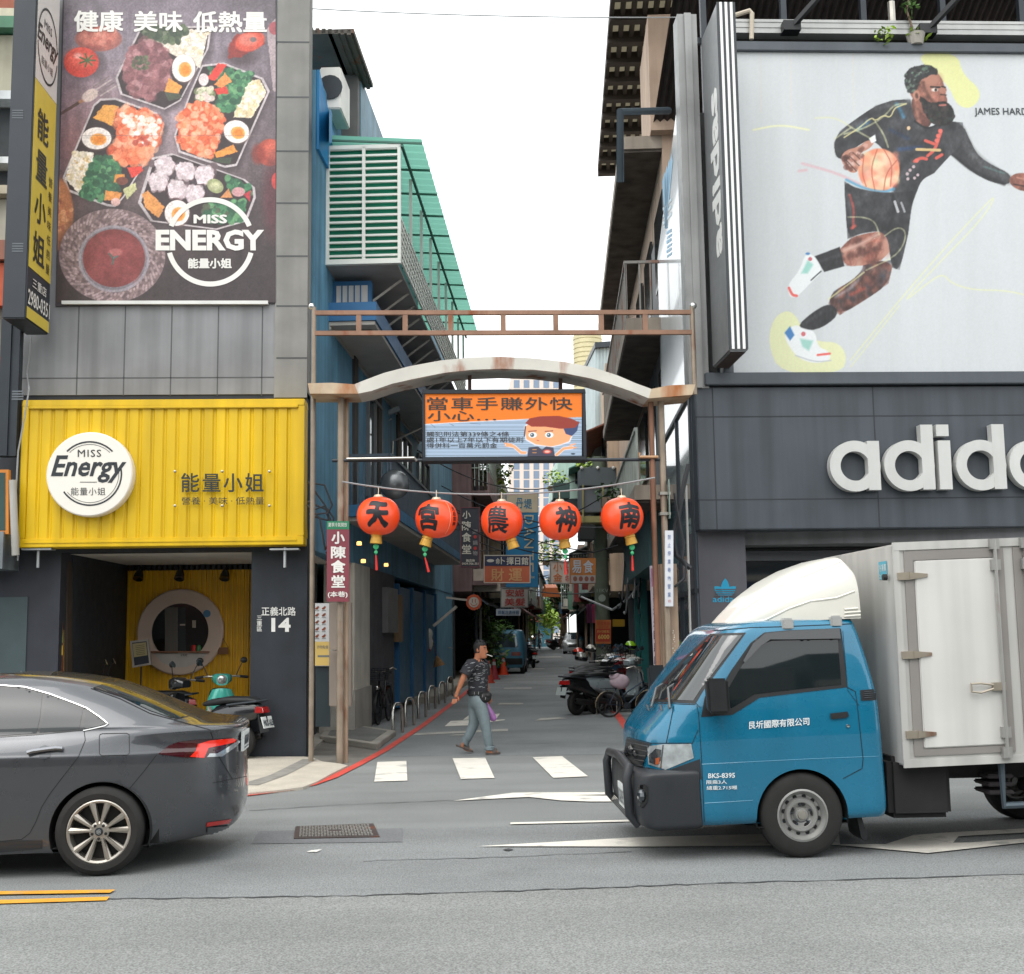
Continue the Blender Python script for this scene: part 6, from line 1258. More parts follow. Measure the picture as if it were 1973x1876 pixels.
for k in range(14):
 s_=R3.uniform(6,62); a=alley(s_,.2,R3.uniform(4.2,6.4)); b=alley(s_+R3.uniform(-6,14),R3.uniform(4.4,5.6),R3.uniform(4,6.4)); mb=MB(); mb.tube(sag(a,b,R3.uniform(.2,.7)),.014+s_*.0002,5); tag(mb.build('street_cable',M['wire'],smooth=True),'dark cable strung across the alley between the tenements','cable','cables strung across the alley')
for k in range(8):
 a=onY(1225+R3.uniform(-25,15),1095+R3.uniform(-15,40),27+R3.uniform(-1,3)); b=onY(1195+R3.uniform(-20,40),1150+R3.uniform(-10,30),27+R3.uniform(-1,3));
 mb=MB(); mb.tube(sag(a,b,R3.uniform(.1,.5)),.022,5); tag(mb.build('loose_cable',M['wire'] if k%2 else M['wire_pale'],smooth=True),'loose cable in the tangle by the teal shopfront','cable','tangled cables by the teal shopfront')
for k in range(7):
 a=onY(596+R3.uniform(-4,6),940+R3.uniform(-15,60),YG+.35); b=onY(640+R3.uniform(-12,10),945+R3.uniform(0,130),YG+.3); mid=onY(655+R3.uniform(-45,8),1000+R3.uniform(-40,60),YG+.3)
 mb=MB(); mb.tube([a,a.lerp(mid,.5)+Vector((.05,0,.12)),mid,mid.lerp(b,.6)+Vector((-.04,0,-.05)),b],.014,5); tag(mb.build('loose_cable',M['wire'],smooth=True),'black cable in the bundle by the yellow fascia corner','cable','cable bundle at the gate pole')
pts=[onY(1326,895,YG+.1),onY(1318,930,YG+.05),onY(1308,985,YG+.05),onY(1302,1010,YG+.05),onY(1297,1040,YG+.05),onY(1303,1070,YG+.05),onY(1330,1095,YG+.05)]
pc('cable_bundle',pts,.035,M['wire'],'thick black cable bundle climbing the slate shop corner'); pc('cable_bundle',[onY(1299,950,YG),onY(1305,985,YG),onY(1310,1010,YG),onY(1318,1050,YG),onY(1314,1075,YG),onY(1322,1090,YG),onY(1318,1115,YG),onY(1300,1130,YG)],.018,M['wire'],'thin looped cable on the slate shop corner')
mb=MB(); mb.tube([onY(1322,935,YR-.05),onY(1332,1290,YR-.05)],.017,8); tag(mb.build('white_conduit',mat('conduit_grey','a5a6a3',.6)),'thin white conduit on the corner of the slate shop','conduit')
# ================================================================ vehicles on the street
def catmull(P,sub):
 P=np.array(P,float); out=[]
 for i in range(len(P)-1):
  p0,p1,p2,p3=P[max(i-1,0)],P[i],P[i+1],P[min(i+2,len(P)-1)]
  for k in range(sub):t=k/sub; out.append(.5*((2*p1)+(-p0+p2)*t+(2*p0-5*p1+4*p2-p3)*t*t+(-p0+3*p1-3*p2+p3)*t**3))
 out.append(P[-1]); return np.array(out)
def contour(xf,xr,w,nf,nr,N,xm):
 th=np.linspace(0,math.pi/2,200); se=lambda n:(np.cos(th)**(2/n),np.sin(th)**(2/n))
 cf,sf=se(nf); cr,sr=se(nr)
 x=np.concatenate([xm+(xf-xm)*cf,(xm+(xr-xm)*cr)[::-1]]); y=np.concatenate([sf,sr[::-1]])*w
 d=np.concatenate([[0],np.cumsum(np.hypot(np.diff(x),np.diff(y)))]); q=np.linspace(0,d[-1],N)
 return np.interp(q,d,x),np.interp(q,d,y)
class Body:
 def __init__(s,levels,sub=5,N=170,xm=-1.0,arches=(),archR=.35,crown=0.0):
  L=catmull(levels,sub); rows=[]
  for z,xf,xr,w_,nf,nr in L:
   m_=min(max(xm,xf+.3),xr-.3); x,y=contour(xf,xr,w_,nf,nr,N,m_)
   rows.append(np.stack([np.concatenate([x,x[::-1][1:-1]]),np.concatenate([-y,y[::-1][1:-1]]),np.full(2*N-2,z)],1))
  V=np.array(rows); nl,nc,_=V.shape; V=V.reshape(-1,3)
  i=np.arange(nl*nc).reshape(nl,nc); j=np.roll(i,-1,1)
  Fq=np.stack([i[:-1],j[:-1],j[1:],i[1:]],-1).reshape(-1,4)
  keep=np.ones(len(Fq),bool)
  for ax,az in arches:
   d=np.hypot(V[:,0]-ax,V[:,2]-az); side=np.abs(V[:,1])>.5; inside=(d<archR)&side
   fi=inside[Fq]; keep&=~fi.all(1); use=np.zeros(len(V),bool); use[np.unique(Fq[~fi.all(1)&fi.any(1)])]=True; rim=use&inside
   k=archR/np.maximum(d,1e-6); V[rim,0]=ax+(V[rim,0]-ax)*k[rim]; V[rim,2]=az+(V[rim,2]-az)*k[rim]
  s.V=V; s.F=[tuple(f) for f in Fq[keep]]+[tuple(i[-1]),tuple(i[0][::-1])]
 def world(s,M_):return [M_@Vector(v) for v in s.V]
def frame(org,beta,pitch=0.0,pz=0.0):
 return Matrix.Translation(org)@Matrix.Rotation(beta,4,'Z')@Matrix.Translation((0,0,pz))@Matrix.Rotation(pitch,4,'Y')@Matrix.Translation((0,0,-pz))
def tri_poly(pts,step):
 dn=[]
 for a,b in zip(pts,pts[1:]+pts[:1]):
  n=max(1,int(math.hypot(b[0]-a[0],b[1]-a[1])/step))
  dn+=[(a[0]+(b[0]-a[0])*k/n,a[1]+(b[1]-a[1])*k/n) for k in range(n)]
 xs,ys=[p[0] for p in pts],[p[1] for p in pts]
 def ins(x,y):
  c=False
  for (ax,ay),(bx,by) in zip(dn,dn[1:]+dn[:1]):
   if (ay>y)!=(by>y) and x<(bx-ax)*(y-ay)/(by-ay)+ax:c=not c
  return c
 inner=[]
 y=min(ys)+step*.5
 while y<max(ys):
  x=min(xs)+step*.5
  while x<max(xs):
   if ins(x,y) and min((x-p[0])**2+(y-p[1])**2 for p in dn)>(step*.45)**2:inner.append((x,y))
   x+=step
  y+=step
 n=len(dn); vs,es,fs,*_=delaunay_2d_cdt([Vector(p) for p in dn+inner],[(i,(i+1)%n) for i in range(n)],[],0,1e-6)
 fs=[f for f in fs if ins(sum(vs[i].x for i in f)/3,sum(vs[i].y for i in f)/3)]
 return [(v.x,v.y) for v in vs],fs
class Surf:
 def __init__(s,V,F_):s.b=BVHTree.FromPolygons([tuple(v) for v in V],F_)
 def hit(s,px,py,off):
  d=ray(px,py); p,n,i,_=s.b.ray_cast(CAM,d)
  if p is None:return None
  if n.dot(d)>0:n=-n
  return p+n*off
 def patch(s,mb,pts,off=.004,step=4.0,mi=0):
  vs,fs=tri_poly(pts,step); P=[s.hit(x,y,off) for x,y in vs]
  ok=[all(P[i] is not None for i in f) for f in fs]; Q=[p if p is not None else Vector((0,0,0)) for p in P]
  used=sorted({i for f,o in zip(fs,ok) if o for i in f}); m_={u:k for k,u in enumerate(used)}
  mb.add([Q[u] for u in used],[tuple(m_[i] for i in f) for f,o in zip(fs,ok) if o],mi); return mb
 def line(s,mb,pts,w,off=.003,mi=0,step=4.0):
  dn=[]
  for a,b in zip(pts,pts[1:]):
   n=max(1,int(math.hypot(b[0]-a[0],b[1]-a[1])/step)); dn+=[(a[0]+(b[0]-a[0])*k/n,a[1]+(b[1]-a[1])*k/n) for k in range(n)]
  dn.append(pts[-1]); L=[]
  for i,p in enumerate(dn):
   a,b=dn[max(i-1,0)],dn[min(i+1,len(dn)-1)]; dx,dy=b[0]-a[0],b[1]-a[1]; l=math.hypot(dx,dy) or 1
   L.append((s.hit(p[0]-dy/l*w/2,p[1]+dx/l*w/2,off),s.hit(p[0]+dy/l*w/2,p[1]-dx/l*w/2,off)))
  for (a,b),(c,d) in zip(L,L[1:]):
   if None not in (a,b,c,d):mb.quad(a,c,d,b,mi)
  return mb
 def tube(s,mb,pts,r,off=.0,mi=0,step=5.0):
  dn=[]
  for a,b in zip(pts,pts[1:]):
   n=max(1,int(math.hypot(b[0]-a[0],b[1]-a[1])/step)); dn+=[(a[0]+(b[0]-a[0])*k/n,a[1]+(b[1]-a[1])*k/n) for k in range(n)]
  P=[q for q in (s.hit(*p,off) for p in dn+[pts[-1]]) if q is not None]; mb.tube(P,r,6,mi); return mb
 def text(s,mb,body,x0,y0,x1,y1,off=.004,sk=0.0,**k):
  n,f=glyphs(body,**k); mb.add([s.hit(x0+(x1-x0)*p[0],y1+(y0-y1)*p[1]+sk*p[0],off+float(p[2])) or Vector((0,0,0)) for p in n],f); return mb
def wheel(par,c,ax,R,wd,rimR,rimmat,kind,spin=0.0,grp=None):
 ax=Vector(ax).normalized(); c=Vector(c)
 mb=MB(); prof=[(rimR,-.012),(rimR+.012,.0),(R*.86,.004),(R*.95,-.012),(R*.985,-.03),(R,-.05),(R,-wd+.05),(R*.985,-wd+.03),(R*.9,-wd),(rimR,-wd)]
 mb.lathe(prof,c,ax,56)
 for k in range(4):mb.lathe([(R+.0015,-.06-k*(wd-.12)/3),(R+.0015,-.068-k*(wd-.12)/3)],c,ax,56)
 wh=mb.build('wheel',M['rubber'],par,smooth=True,angle=35)
 mb=MB(); a0=Vector((0,0,1)); xx_=ax.cross(a0).normalized(); yy_=xx_.cross(ax)
 def pt(r,a,h):return c+(xx_*math.cos(a)+yy_*math.sin(a))*r+ax*h
 if kind=='alloy':
  mb.lathe([(rimR+.004,-.004),(rimR-.004,.0),(rimR-.018,-.006),(rimR-.024,-.09)],c,ax,48)
  mb.lathe([(.0,-.012),(.055,-.014),(.07,-.022),(.07,-.05)],c,ax,28)
  for k in range(10):
   a=spin+2*math.pi*(k//2)/5+(.27 if k%2 else -.27); ai=spin+2*math.pi*(k//2)/5+(.2 if k%2 else -.2)
   o1,o2=rimR-.012,.055
   q=[pt(o2,ai-.22,-.03),pt(o1,a-.115,-.012),pt(o1,a+.115,-.012),pt(o2,ai+.22,-.03)]; qt=[pt(o2,ai-.12,-.012),pt(o1,a-.06,.0),pt(o1,a+.02,.0),pt(o2,ai+.12,-.012)]
   qb=[p-ax*.03 for p in q]
   mb.add(q+qt+qb,[(4,5,6,7),(0,1,5,4),(2,3,7,6),(8,9,1,0),(10,11,3,2),(1,2,6,5)])
  rm=mb.build('rim',rimmat,wh)
  mb=MB(); mb.lathe([(0,-.085),(rimR-.02,-.085)],c,ax,36); mb.build('brake_shadow',mat('wheel_dark','121314',.6),wh)
  mb=MB(); mb.lathe([(0,-.004),(.028,-.006),(.03,-.012)],c,ax,20); mb.build('hub_cap',M['darkmetal'],wh)
  mb=MB()
  for k in range(5):a=spin+.63+2*math.pi*k/5; p=pt(.05,a,-.012); mb.lathe([(0,.004),(.011,.002),(.012,-.01)],p,ax,8)
  mb.build('wheel_nut',M['black'],wh)
  mb=MB()
  for a in (0,2.1,4.2):mb.lathe([(.012,.0015),(.009,.0015)],c+(xx_*math.cos(a)+yy_*math.sin(a))*.006,ax,14)
  mb.build('hub_emblem',M['chrome'],wh)
 else :
  mb.lathe([(rimR+.008,.0),(rimR-.006,.004),(rimR-.012,-.012),(rimR-.03,-.03),(rimR-.036,-.045),(rimR*.72,-.045),(rimR*.63,-.02),(rimR*.5,-.022),(rimR*.42,-.045),(.06,-.05),(.045,-.02),(.0,-.015)],c,ax,56)
  rm=mb.build('rim',rimmat,wh,smooth=True,angle=50)
  mb=MB()
  for k in range(12):a=spin+2*math.pi*k/12; mb.lathe([(0,.003),(.015,.003),(.017,-.002)],pt(rimR*.73,a,-.042),ax,10)
  for k in range(5):a=spin+2*math.pi*k/5; mb.lathe([(0,.003),(.02,.003)],pt(rimR*.45,a+.3,-.034),ax,8)
  mb.build('rim_holes',mat('hole_dark','0f1011',.8,var=0),wh)
  mb=MB(); mb.lathe([(0,.0),(.03,-.002),(.036,-.02),(.04,-.05)],c,ax,18); mb.build('hub_cap',mat('hub_grey','8d8a82',.5,.5),wh,smooth=True)
  mb=MB()
  for k in range(5):a=spin+2*math.pi*k/5; mb.lathe([(0,.018),(.01,.016),(.012,0)],pt(.075,a,-.048),ax,8)
  mb.build('wheel_nut',M['darkmetal'],wh)
 return wh
paint=mat('sedan_paint','4a4c50',.3,.55,var=0,coat=1.0); g3=lambda x,y:(x*.3211,1204.7+y*.3211)
P3=lambda L:[g3(*p) for p in L]
beta=math.radians(4.0); cw_=onZ(187,1690); FRs=frame(cw_,beta)
sed=thing('sedan','glossy dark grey saloon car leaving the frame beside the double yellow line','car',tuple(cw_))
Yc=.90
LV=[(.175,-3.42,.62,.865,3,3.6),(.225,-3.5,.86,.878,3,3.2),(.34,-3.57,.93,.885,3,3.2),(.48,-3.60,.95,.893,3,3.2),(.62,-3.58,.945,.897,3,3.2),(.76,-3.50,.935,.897,3,3.2),(.84,-3.40,.93,.893,3,3.2),(.87,-3.3,.93,.884,3,3.2),(.92,-3.12,.93,.864,3,3.3),(.965,-2.75,.94,.838,3,3.6),(.995,-2.42,.945,.815,3.4,4),
(1.02,-2.3,.92,.80,3.6,4.2),(1.035,-2.25,.85,.795,3.6,4.4),(1.05,-2.2,.70,.79,3.6,5),(1.075,-2.13,.60,.780,3.6,5),(1.14,-1.98,.44,.752,3.6,5),(1.22,-1.79,.26,.708,3.6,5),(1.30,-1.58,.06,.652,3.6,5),(1.36,-1.38,-.12,.60,3.6,5),(1.405,-1.14,-.36,.535,3.4,4.5),(1.43,-.98,-.58,.44,3,4),(1.442,-.85,-.75,.3,2.5,3)]
bd=Body(LV,5,190,-1.2,[(0,.31),(-2.70,.31)],.352)
Ms=FRs@Matrix.Translation((0,Yc,0)); V=bd.world(Ms); mb=MB(); mb.add(V,bd.F); mb.build('body',paint,sed,smooth=True,angle=50); SS=Surf(V,bd.F)
def sl_(x,y,z):return Ms@Vector((x,y,z))
def liner(mb,fn,ax,az,R,y0,y1,zmin):
 A_=[a for a in np.linspace(-.6,math.pi+.6,34)]; P=[(ax+R*math.cos(a),max(zmin,az+R*math.sin(a))) for a in A_]
 for (xa,za),(xb,zb) in zip(P,P[1:]):mb.quad(fn(xa,y0,za),fn(xb,y0,zb),fn(xb,y1,zb),fn(xa,y1,za))
 mb.poly([fn(x,y1,z) for x,z in P])
for ax in (0,-2.7):
 for sgn in (-1,1):mb=MB(); liner(mb,sl_,ax,.31,.356,sgn*.865,sgn*.45,.2); mb.build('wheel_arch_liner',mat('liner','0d0e0f',.9,var=0),sed)
mb=MB(); mb.hexa([sl_(*p) for p in [(-3.3,-.75,.2),(.4,-.75,.2),(.4,.75,.2),(-3.3,.75,.2),(-3.3,-.75,.3),(.4,-.75,.3),(.4,.75,.3),(-3.3,.75,.3)]]); mb.build('underbody',MATS['liner'],sed)
rimm=mat('alloy_rim','aaa49b',.3,.75,var=.08)
for ax,sgn in ((0,-1),(-2.7,-1),(0,1),(-2.7,1)):wheel(sed,sl_(ax,sgn*.893,.315),sl_(0,sgn,0)-sl_(0,0,0),.315,.205,.222,rimm,'alloy',.32)
glz=mat('car_glass','151d1f',.03,var=0,coat=.25,spec=.5)
def spatch(name,m,polys,off=.004,step=4,par=None):
 mb=MB()
 for q in polys:SS.patch(mb,P3(q),off,step)
 return mb.build(name,m,par or sed,smooth=True,angle=60)
winr=[(-60,378),(0,380),(150,390),(255,415),(240,560),(218,648),(0,664),(-60,668)]
blk=mat('window_surround','0d0f11',.2,var=0,coat=.4)
spatch('window_surround',blk,[[(-60,364),(0,366),(150,376),(300,418),(450,475),(520,502),(645,592),(628,604),(490,632),(220,658),(-60,676)]],.003)
spatch('window',glz,[winr],.006); spatch('window',glz,[[(277,422),(400,462),(498,508),(476,622),(238,646),(262,540)]],.006); spatch('window',glz,[[(514,514),(560,538),(630,590),(598,604),(502,622)]],.006)
spatch('rear_window',glz,[[(556,376),(625,350),(720,372),(900,448),(1110,540),(1080,556),(1030,556),(900,512),(720,426)]],.004)
mb=MB(); SS.tube(mb,P3([(-40,360),(0,362),(150,372),(300,414),(450,470),(520,498),(600,552),(648,592),(630,604),(500,632)]),.0075,.004); mb.build('chrome_trim',M['chrome'],sed,smooth=True)
def side_patch(mb,pts,off,sgn,mi=0):
 vs,fs=tri_poly(pts,.06); P=[]
 for x,z in vs:
  o=sl_(x,sgn*3,z); d=(sl_(x,0,z)-o).normalized(); p,n,i,_=SS.b.ray_cast(o,d); P.append((p or o)-d*off)
 mb.add(P,fs,mi)
for sgn in (-1,1):
 mb=MB(); side_patch(mb,[(-2.0,1.03),(-1.55,1.24),(-1.1,1.36),(-.98,1.37),(-.98,1.01)],.005,sgn); mb.build('window',glz,sed,smooth=True)
mb=MB(); side_patch(mb,[(-.92,1.37),(-.5,1.34),(-.1,1.24),(.25,1.08),(.2,1.04),(-.92,1.01)],.005,1); mb.build('window',glz,sed,smooth=True)
mb=MB()
n=14
for i in range(n):
 for j in range(10):
  q=[]
  for u,v in ((i,j),(i+1,j),(i+1,j+1),(i,j+1)):
   y=-.62+1.24*u/n; z=1.06+.27*v/10; y*=1-.25*v/10; o=sl_(-5,y,z); d=(sl_(-1,y,z)-o).normalized(); p,nn,ii,_=SS.b.ray_cast(o,d); q.append((p or o)-d*.006)
  mb.quad(*q)
mb.build('windscreen',glz,sed,smooth=True)
for sgn in (-1,1):
 mb=MB(); n=8
 for i in range(n):
  q=[]
  for u,v in ((i,0),(i+1,0),(i+1,1),(i,1)):y=sgn*(.45+.33*u/n); z=.66+.13*v-(.03*u/n if v else 0); o=sl_(-6,y,z); d=(sl_(-1,y,z)-o).normalized(); p,nn,ii,_=SS.b.ray_cast(o,d); q.append((p or o)-d*.006)
  mb.quad(*q)
 mb.build('headlight',mat('lamp_clear','c5ccd0',.08,.5,var=0,coat=.5),sed)
mb=MB()
for q in ([(505,632),(512,690),(470,790),(380,905),(300,1010),(250,1090),(215,1180),(180,1245),(130,1284),(0,1296),(-60,1298)],[(940,776),(860,880),(768,990)],[(596,668),(600,655),(615,650),(760,647),(775,655),(777,765),(765,778),(610,782),(596,770),(596,668)],[(545,378),(720,440),(900,528),(1040,566),(1265,628)],[(1265,640),(1308,780),(1395,925)],[(1040,566),(1130,545)],[(1275,945),(1480,905)]):SS.line(mb,P3(q),1.25,.0025)
mb.build('panel_gaps',mat('gap_dark','101214',.8,var=0),sed)
def crease(q,h=.004):
 mb=MB(); SS.tube(mb,P3(q),.006,-.003); mb.build('body_crease',paint,sed,smooth=True)
dr=mat('tail_dark_red','3d0c12',.1,coat=1,var=0); br=mat('tail_bright_red','c8210f',.12,coat=1,var=0,emit=.25)
spatch('tail_light',dr,[[(948,772),(1010,722),(1075,698),(1180,686),(1300,682),(1395,674),(1418,688),(1345,735),(1312,770),(1225,796),(1100,792)]],.006,3)
spatch('brake_light',br,[[(1138,788),(1222,795),(1248,735),(1330,718),(1402,702),(1414,686),(1392,677),(1260,688),(1185,712),(1172,752)]],.009,3)
spatch('reversing_light',mat('lamp_white','b9bec2',.1,.6,var=0,coat=.6),[[(1238,790),(1330,786),(1402,735),(1440,694),(1424,690),(1344,742),(1300,768),(1255,768)]],.009,3)
mb=MB(); SS.patch(mb,P3([(1240,1182),(1388,1160),(1374,1186),(1236,1207)]),.006,3); mb.build('reflector',mat('reflector_red','a5150f',.15,coat=1,var=0),sed)
mb=MB(); mb.hexa([sl_(*p) for p in [(0.930,-.26,.80),(0.950,-.26,.80),(0.950,.12,.80),(0.930,.12,.80),(0.930,-.26,.95),(0.955,-.26,.95),(0.955,.12,.95),(0.930,.12,.95)]]); pl_=mb.build('licence_plate',mat('plate_white','d3d8d6',.4,var=.03),sed)
mb=MB(); lettering(mb,'BKG-3172',sl_(1.077,-.24,.83),sl_(1.077,.10,.83)-sl_(1.077,-.24,.83),sl_(1.08,-.24,.92)-sl_(1.077,-.24,.83),.004,bold=.02) if 0 else None
mb.quad(sl_(.954,-.22,.82),sl_(.954,.08,.82),sl_(.957,.08,.83),sl_(.957,-.22,.83));
for k in range(6):y=-.22+k*.052; mb.quad(sl_(.954,y,.845),sl_(.954,y+.03,.845),sl_(.958,y+.03,.92),sl_(.958,y,.92))
mb.build('plate_number',mat('plate_ink','23303a',.5,var=0),pl_)
mb=MB(); SS.tube(mb,P3([(168,770),(200,760),(270,750),(340,742),(380,744)]),.0165,.03); mb.build('door_handle',mat('handle_satin','6d7075',.35,.6,var=0),sed,smooth=True)
mb=MB(); SS.patch(mb,P3([(228,755),(240,730),(270,718),(300,730),(308,760),(300,795),(270,805),(238,795)]),.0035,3); mb.build('handle_recess',mat('recess','34383d',.3,.4,coat=.8,var=0),sed)
mb=MB(); SS.patch(mb,P3([(-80,1296),(0,1300),(130,1290),(255,1290),(255,1340),(0,1362),(-80,1364)]),.004,4); mb.build('sill_trim',mat('sill_dark','2b2e32',.35,.3,coat=.3),sed)
mb=MB(); SS.patch(mb,P3([(1240,1210),(1400,1196),(1470,1120),(1478,1145),(1405,1228),(1240,1262)]),.012,3); mb.build('bumper_lip',paint,sed,smooth=True)
for sgn in (-1,1):
 mb=MB(); c=sl_(-1.95,sgn*.93,1.0); mb.ball(c,(.11,.07,.08),14); mb.bar(sl_(-1.9,sgn*.78,.97),c,.05); mb.build('door_mirror',paint,sed,smooth=True)
tq=lambda x,y:((1700+x*.6325)*.6693,(1550+y*.6325)*.6693)
PT=lambda L:[tq(*p) for p in L]
tb_=mat('truck_blue','026b8c',.28,.15,var=.06,vs=1.2,streak=.1,coat=.9); tc_=onZ(1551,1655); FT_=frame(tc_,0.0,math.radians(-1.7),.31)
trk=thing('delivery_truck','blue cab delivery truck with white cargo box and roof deflector','truck',tuple(tc_))
MTt=FT_@Matrix.Translation((0,.845,0)); tl3=lambda x,y,z:MTt@Vector((x,y,z))
LC=[(.27,-1.07,.64,.80,4,30),(.31,-1.12,.655,.83,4,30),(.40,-1.15,.66,.842,4,30),(.62,-1.155,.66,.845,4,30),(.80,-1.16,.66,.843,4,30),(.90,-1.155,.66,.842,4,30),(.965,-1.13,.66,.838,4,30),(1.06,-1.045,.66,.832,4.4,30),(1.15,-.965,.655,.824,4.8,30),(1.28,-.855,.64,.806,5,30),(1.45,-.715,.61,.780,5,30),(1.6,-.59,.58,.752,5,30),(1.68,-.52,.56,.733,5,30),(1.735,-.44,.545,.705,5,30),(1.765,-.34,.53,.65,4,30),(1.775,-.2,.5,.5,3.5,20)]
cb=Body(LC,5,120,-.3,[(0,.31)],.345); V=cb.world(MTt); mb=MB(); mb.add(V,cb.F); mb.build('cab',tb_,trk,smooth=True,angle=50); TS=Surf(V,cb.F)
def tpatch(name,m,polys,off=.004,step=5,par=None):
 mb=MB()
 for q in polys:TS.patch(mb,PT(q),off,step)
 return mb.build(name,m,par or trk,smooth=True,angle=60)
mb=MB()
for sgn in (-1,1):liner(mb,tl3,0,.31,.349,sgn*.83,sgn*.35,.24)
mb.build('wheel_arch_liner',MATS['liner'],trk)
LB=[(.25,-1.10,-.78,.80,5,30),(.275,-1.20,-.75,.845,5,30),(.34,-1.235,-.748,.852,5,30),(.5,-1.245,-.748,.853,5,30),(.63,-1.235,-.748,.852,5,30),(.67,-1.21,-.75,.845,5,30),(.685,-1.12,-.76,.82,5,30)]
bp_=Body(LB,4,90,-.95); Vb=bp_.world(MTt); bm_=mat('bumper_plastic','25282c',.5,var=.1,speck=.06); mb=MB(); mb.add(Vb,bp_.F); bmp=mb.build('bumper',bm_,trk,smooth=True,angle=40); BS=Surf(Vb,bp_.F)
mb=MB(); mb.tube([tl3(-1.20,-.62,.27),tl3(-1.27,-.62,.35),tl3(-1.275,-.62,.62),tl3(-1.25,-.6,.7),tl3(-1.25,0,.735),tl3(-1.25,.6,.7),tl3(-1.275,.62,.62),tl3(-1.27,.62,.35),tl3(-1.20,.62,.27)],.036,10); mb.build('bull_bar',bm_,bmp,smooth=True)
mb=MB(); BS.patch(mb,PT([(218,1140),(225,1122),(250,1118),(262,1130),(262,1195),(240,1225),(220,1215)]),.008,3); mb.build('fog_lamp_bezel',M['blackgloss'],bmp)
mb=MB(); c=BS.hit(*tq(236,1170),.012); mb.ball(c,(.03,.05,.05),12); mb.build('fog_lamp',mat('fog_glass','3b4247',.08,.5,coat=1,var=0),bmp)
mb=MB(); mb.hexa([tl3(*p) for p in [(-1.275,-.42,.36),(-1.26,-.42,.36),(-1.26,-.08,.36),(-1.275,-.08,.36),(-1.28,-.42,.54),(-1.265,-.42,.54),(-1.265,-.08,.54),(-1.28,-.08,.54)]]); pl_=mb.build('licence_plate',MATS['plate_white'],trk)
mb=MB(); O=tl3(-1.277,-.10,.385); lettering(mb,'BKS-8395',O,tl3(-1.277,-.40,.385)-O,tl3(-1.28,-.10,.50)-O,.004,bold=.02); mb.build('plate_number',MATS['plate_ink'],pl_)
mb=MB()
for k in range(5):mb.bar(tl3(-1.255,-.55,.29+k*.018),tl3(-1.255,.55,.29+k*.018),.008)
mb.build('bumper_grille',M['blackgloss'],bmp)
mb=MB(); TS.patch(mb,PT([(142,1040),(166,908),(278,934),(235,1042)]),.006,4); gr=mb.build('grille',mat('grille_dark','2a2d31',.4,.3),trk)
mb=MB()
for k in range(5):TS.tube(mb,PT([(148+k*5,1020-k*24),(245+k*6,1035-k*22)]),.006,.012)
mb.build('grille_bars',mat('grille_bar','4d5257',.35,.6),gr)
mb=MB()
for dx,dy in ((0,-20),(-16,6),(18,8)):TS.patch(mb,PT([(192+dx,972+dy-17),(204+dx,976+dy),(192+dx,972+dy+17),(180+dx,970+dy)]),.02,3)
mb.build('emblem',M['chrome'],gr)
hl=mat('headlight_glass','b8bec0',.06,.55,var=.3,vs=14,coat=1)
hd_=tpatch('headlight',hl,[[(262,945),(330,936),(458,934),(470,998),(342,1052),(266,1026)]],.008,3)
mb=MB(); TS.line(mb,PT([(333,938),(322,1045)]),2,.011); TS.patch(mb,PT([(270,985),(300,955),(325,960),(322,1010),(300,1030),(272,1018)]),.010,3); mb.build('lamp_reflector',mat('lamp_dark','5a6064',.1,.7,var=0,coat=1),hd_)
mb=MB(); TS.patch(mb,PT([(300,1000),(318,995),(316,1025),(300,1028)]),.012,3); mb.build('indicator',mat('indicator_orange','a5502a',.2,var=0),hd_)
tpatch('corner_trim',bm_,[[(258,1040),(342,1058),(498,1003),(506,1095),(256,1095)]],.006,4)
fk=mat('window_rubber','17191b',.45,var=.05)
tpatch('windscreen_frame',fk,[[(270,742),(478,752),(515,690),(708,428),(545,434),(415,555),(325,655)]],.003,4)
wsg=mat('windscreen_glass','1c2224',.04,var=0,coat=1,spec=.9)
tpatch('windscreen',wsg,[[(290,732),(468,738),(500,688),(690,440),(552,445),(428,560),(338,662)]],.006,4)
tpatch('window_frame',fk,[[(503,812),(520,720),(600,668),(640,600),(728,475),(790,428),(900,418),(1135,408),(1143,470),(1168,676),(980,698),(770,724),(700,768),(645,802)]],.004,4)
tpatch('window',glz,[[(622,690),(690,575),(765,486),(825,466),(1000,462),(1124,460),(1140,664),(900,690),(745,708),(690,742),(640,772),(610,740)]],.008,4)
mb=MB(); TS.patch(mb,PT([(736,480),(790,436),(900,425),(1128,414),(1134,458),(900,462),(815,462),(770,492),(700,565),(690,560)]),.03,4); mb.build('rain_visor',mat('visor_smoke','26292c',.12,var=0,coat=.7),trk,smooth=True)
mb=MB()
for q in ([(1138,410),(1150,500),(1166,676),(1205,696),(1214,760),(1240,1000),(1236,1046),(1150,1092)],[(484,760),(492,800),(505,1000),(518,1290)],[(1030+0,0)]*0 or [(475,745),(500,770)],[(168,904),(277,931),(464,931),(490,870)],[(272,748),(478,756)],[(380,760),(345,930)],[(560,420),(735,405),(850,402),(1245,386)]):TS.line(mb,PT(q),1.3,.003)
TS.line(mb,PT([(1148,420),(1170,690),(1222,760)]),.8,.003); mb.build('panel_gaps',MATS['gap_dark'],trk)
for q in ([(505,1028),(700,1018),(1000,1003),(1235,994),(1350,990)],[(520,1205),(740,1192)]):
 mb=MB(); TS.tube(mb,PT(q),.005,-.003); mb.build('body_crease',tb_,trk,smooth=True)
tpatch('vent_panel',mat('vent_black','101214',.5),[[(1226,690),(1303,684),(1308,734),(1230,738)]],.006,4)
mb=MB()
for k in range(4):TS.tube(mb,PT([(1242,699+k*9),(1294,695+k*9)]),.004,.008)
mb.build('vent_louvres',M['darkmetal'],trk)
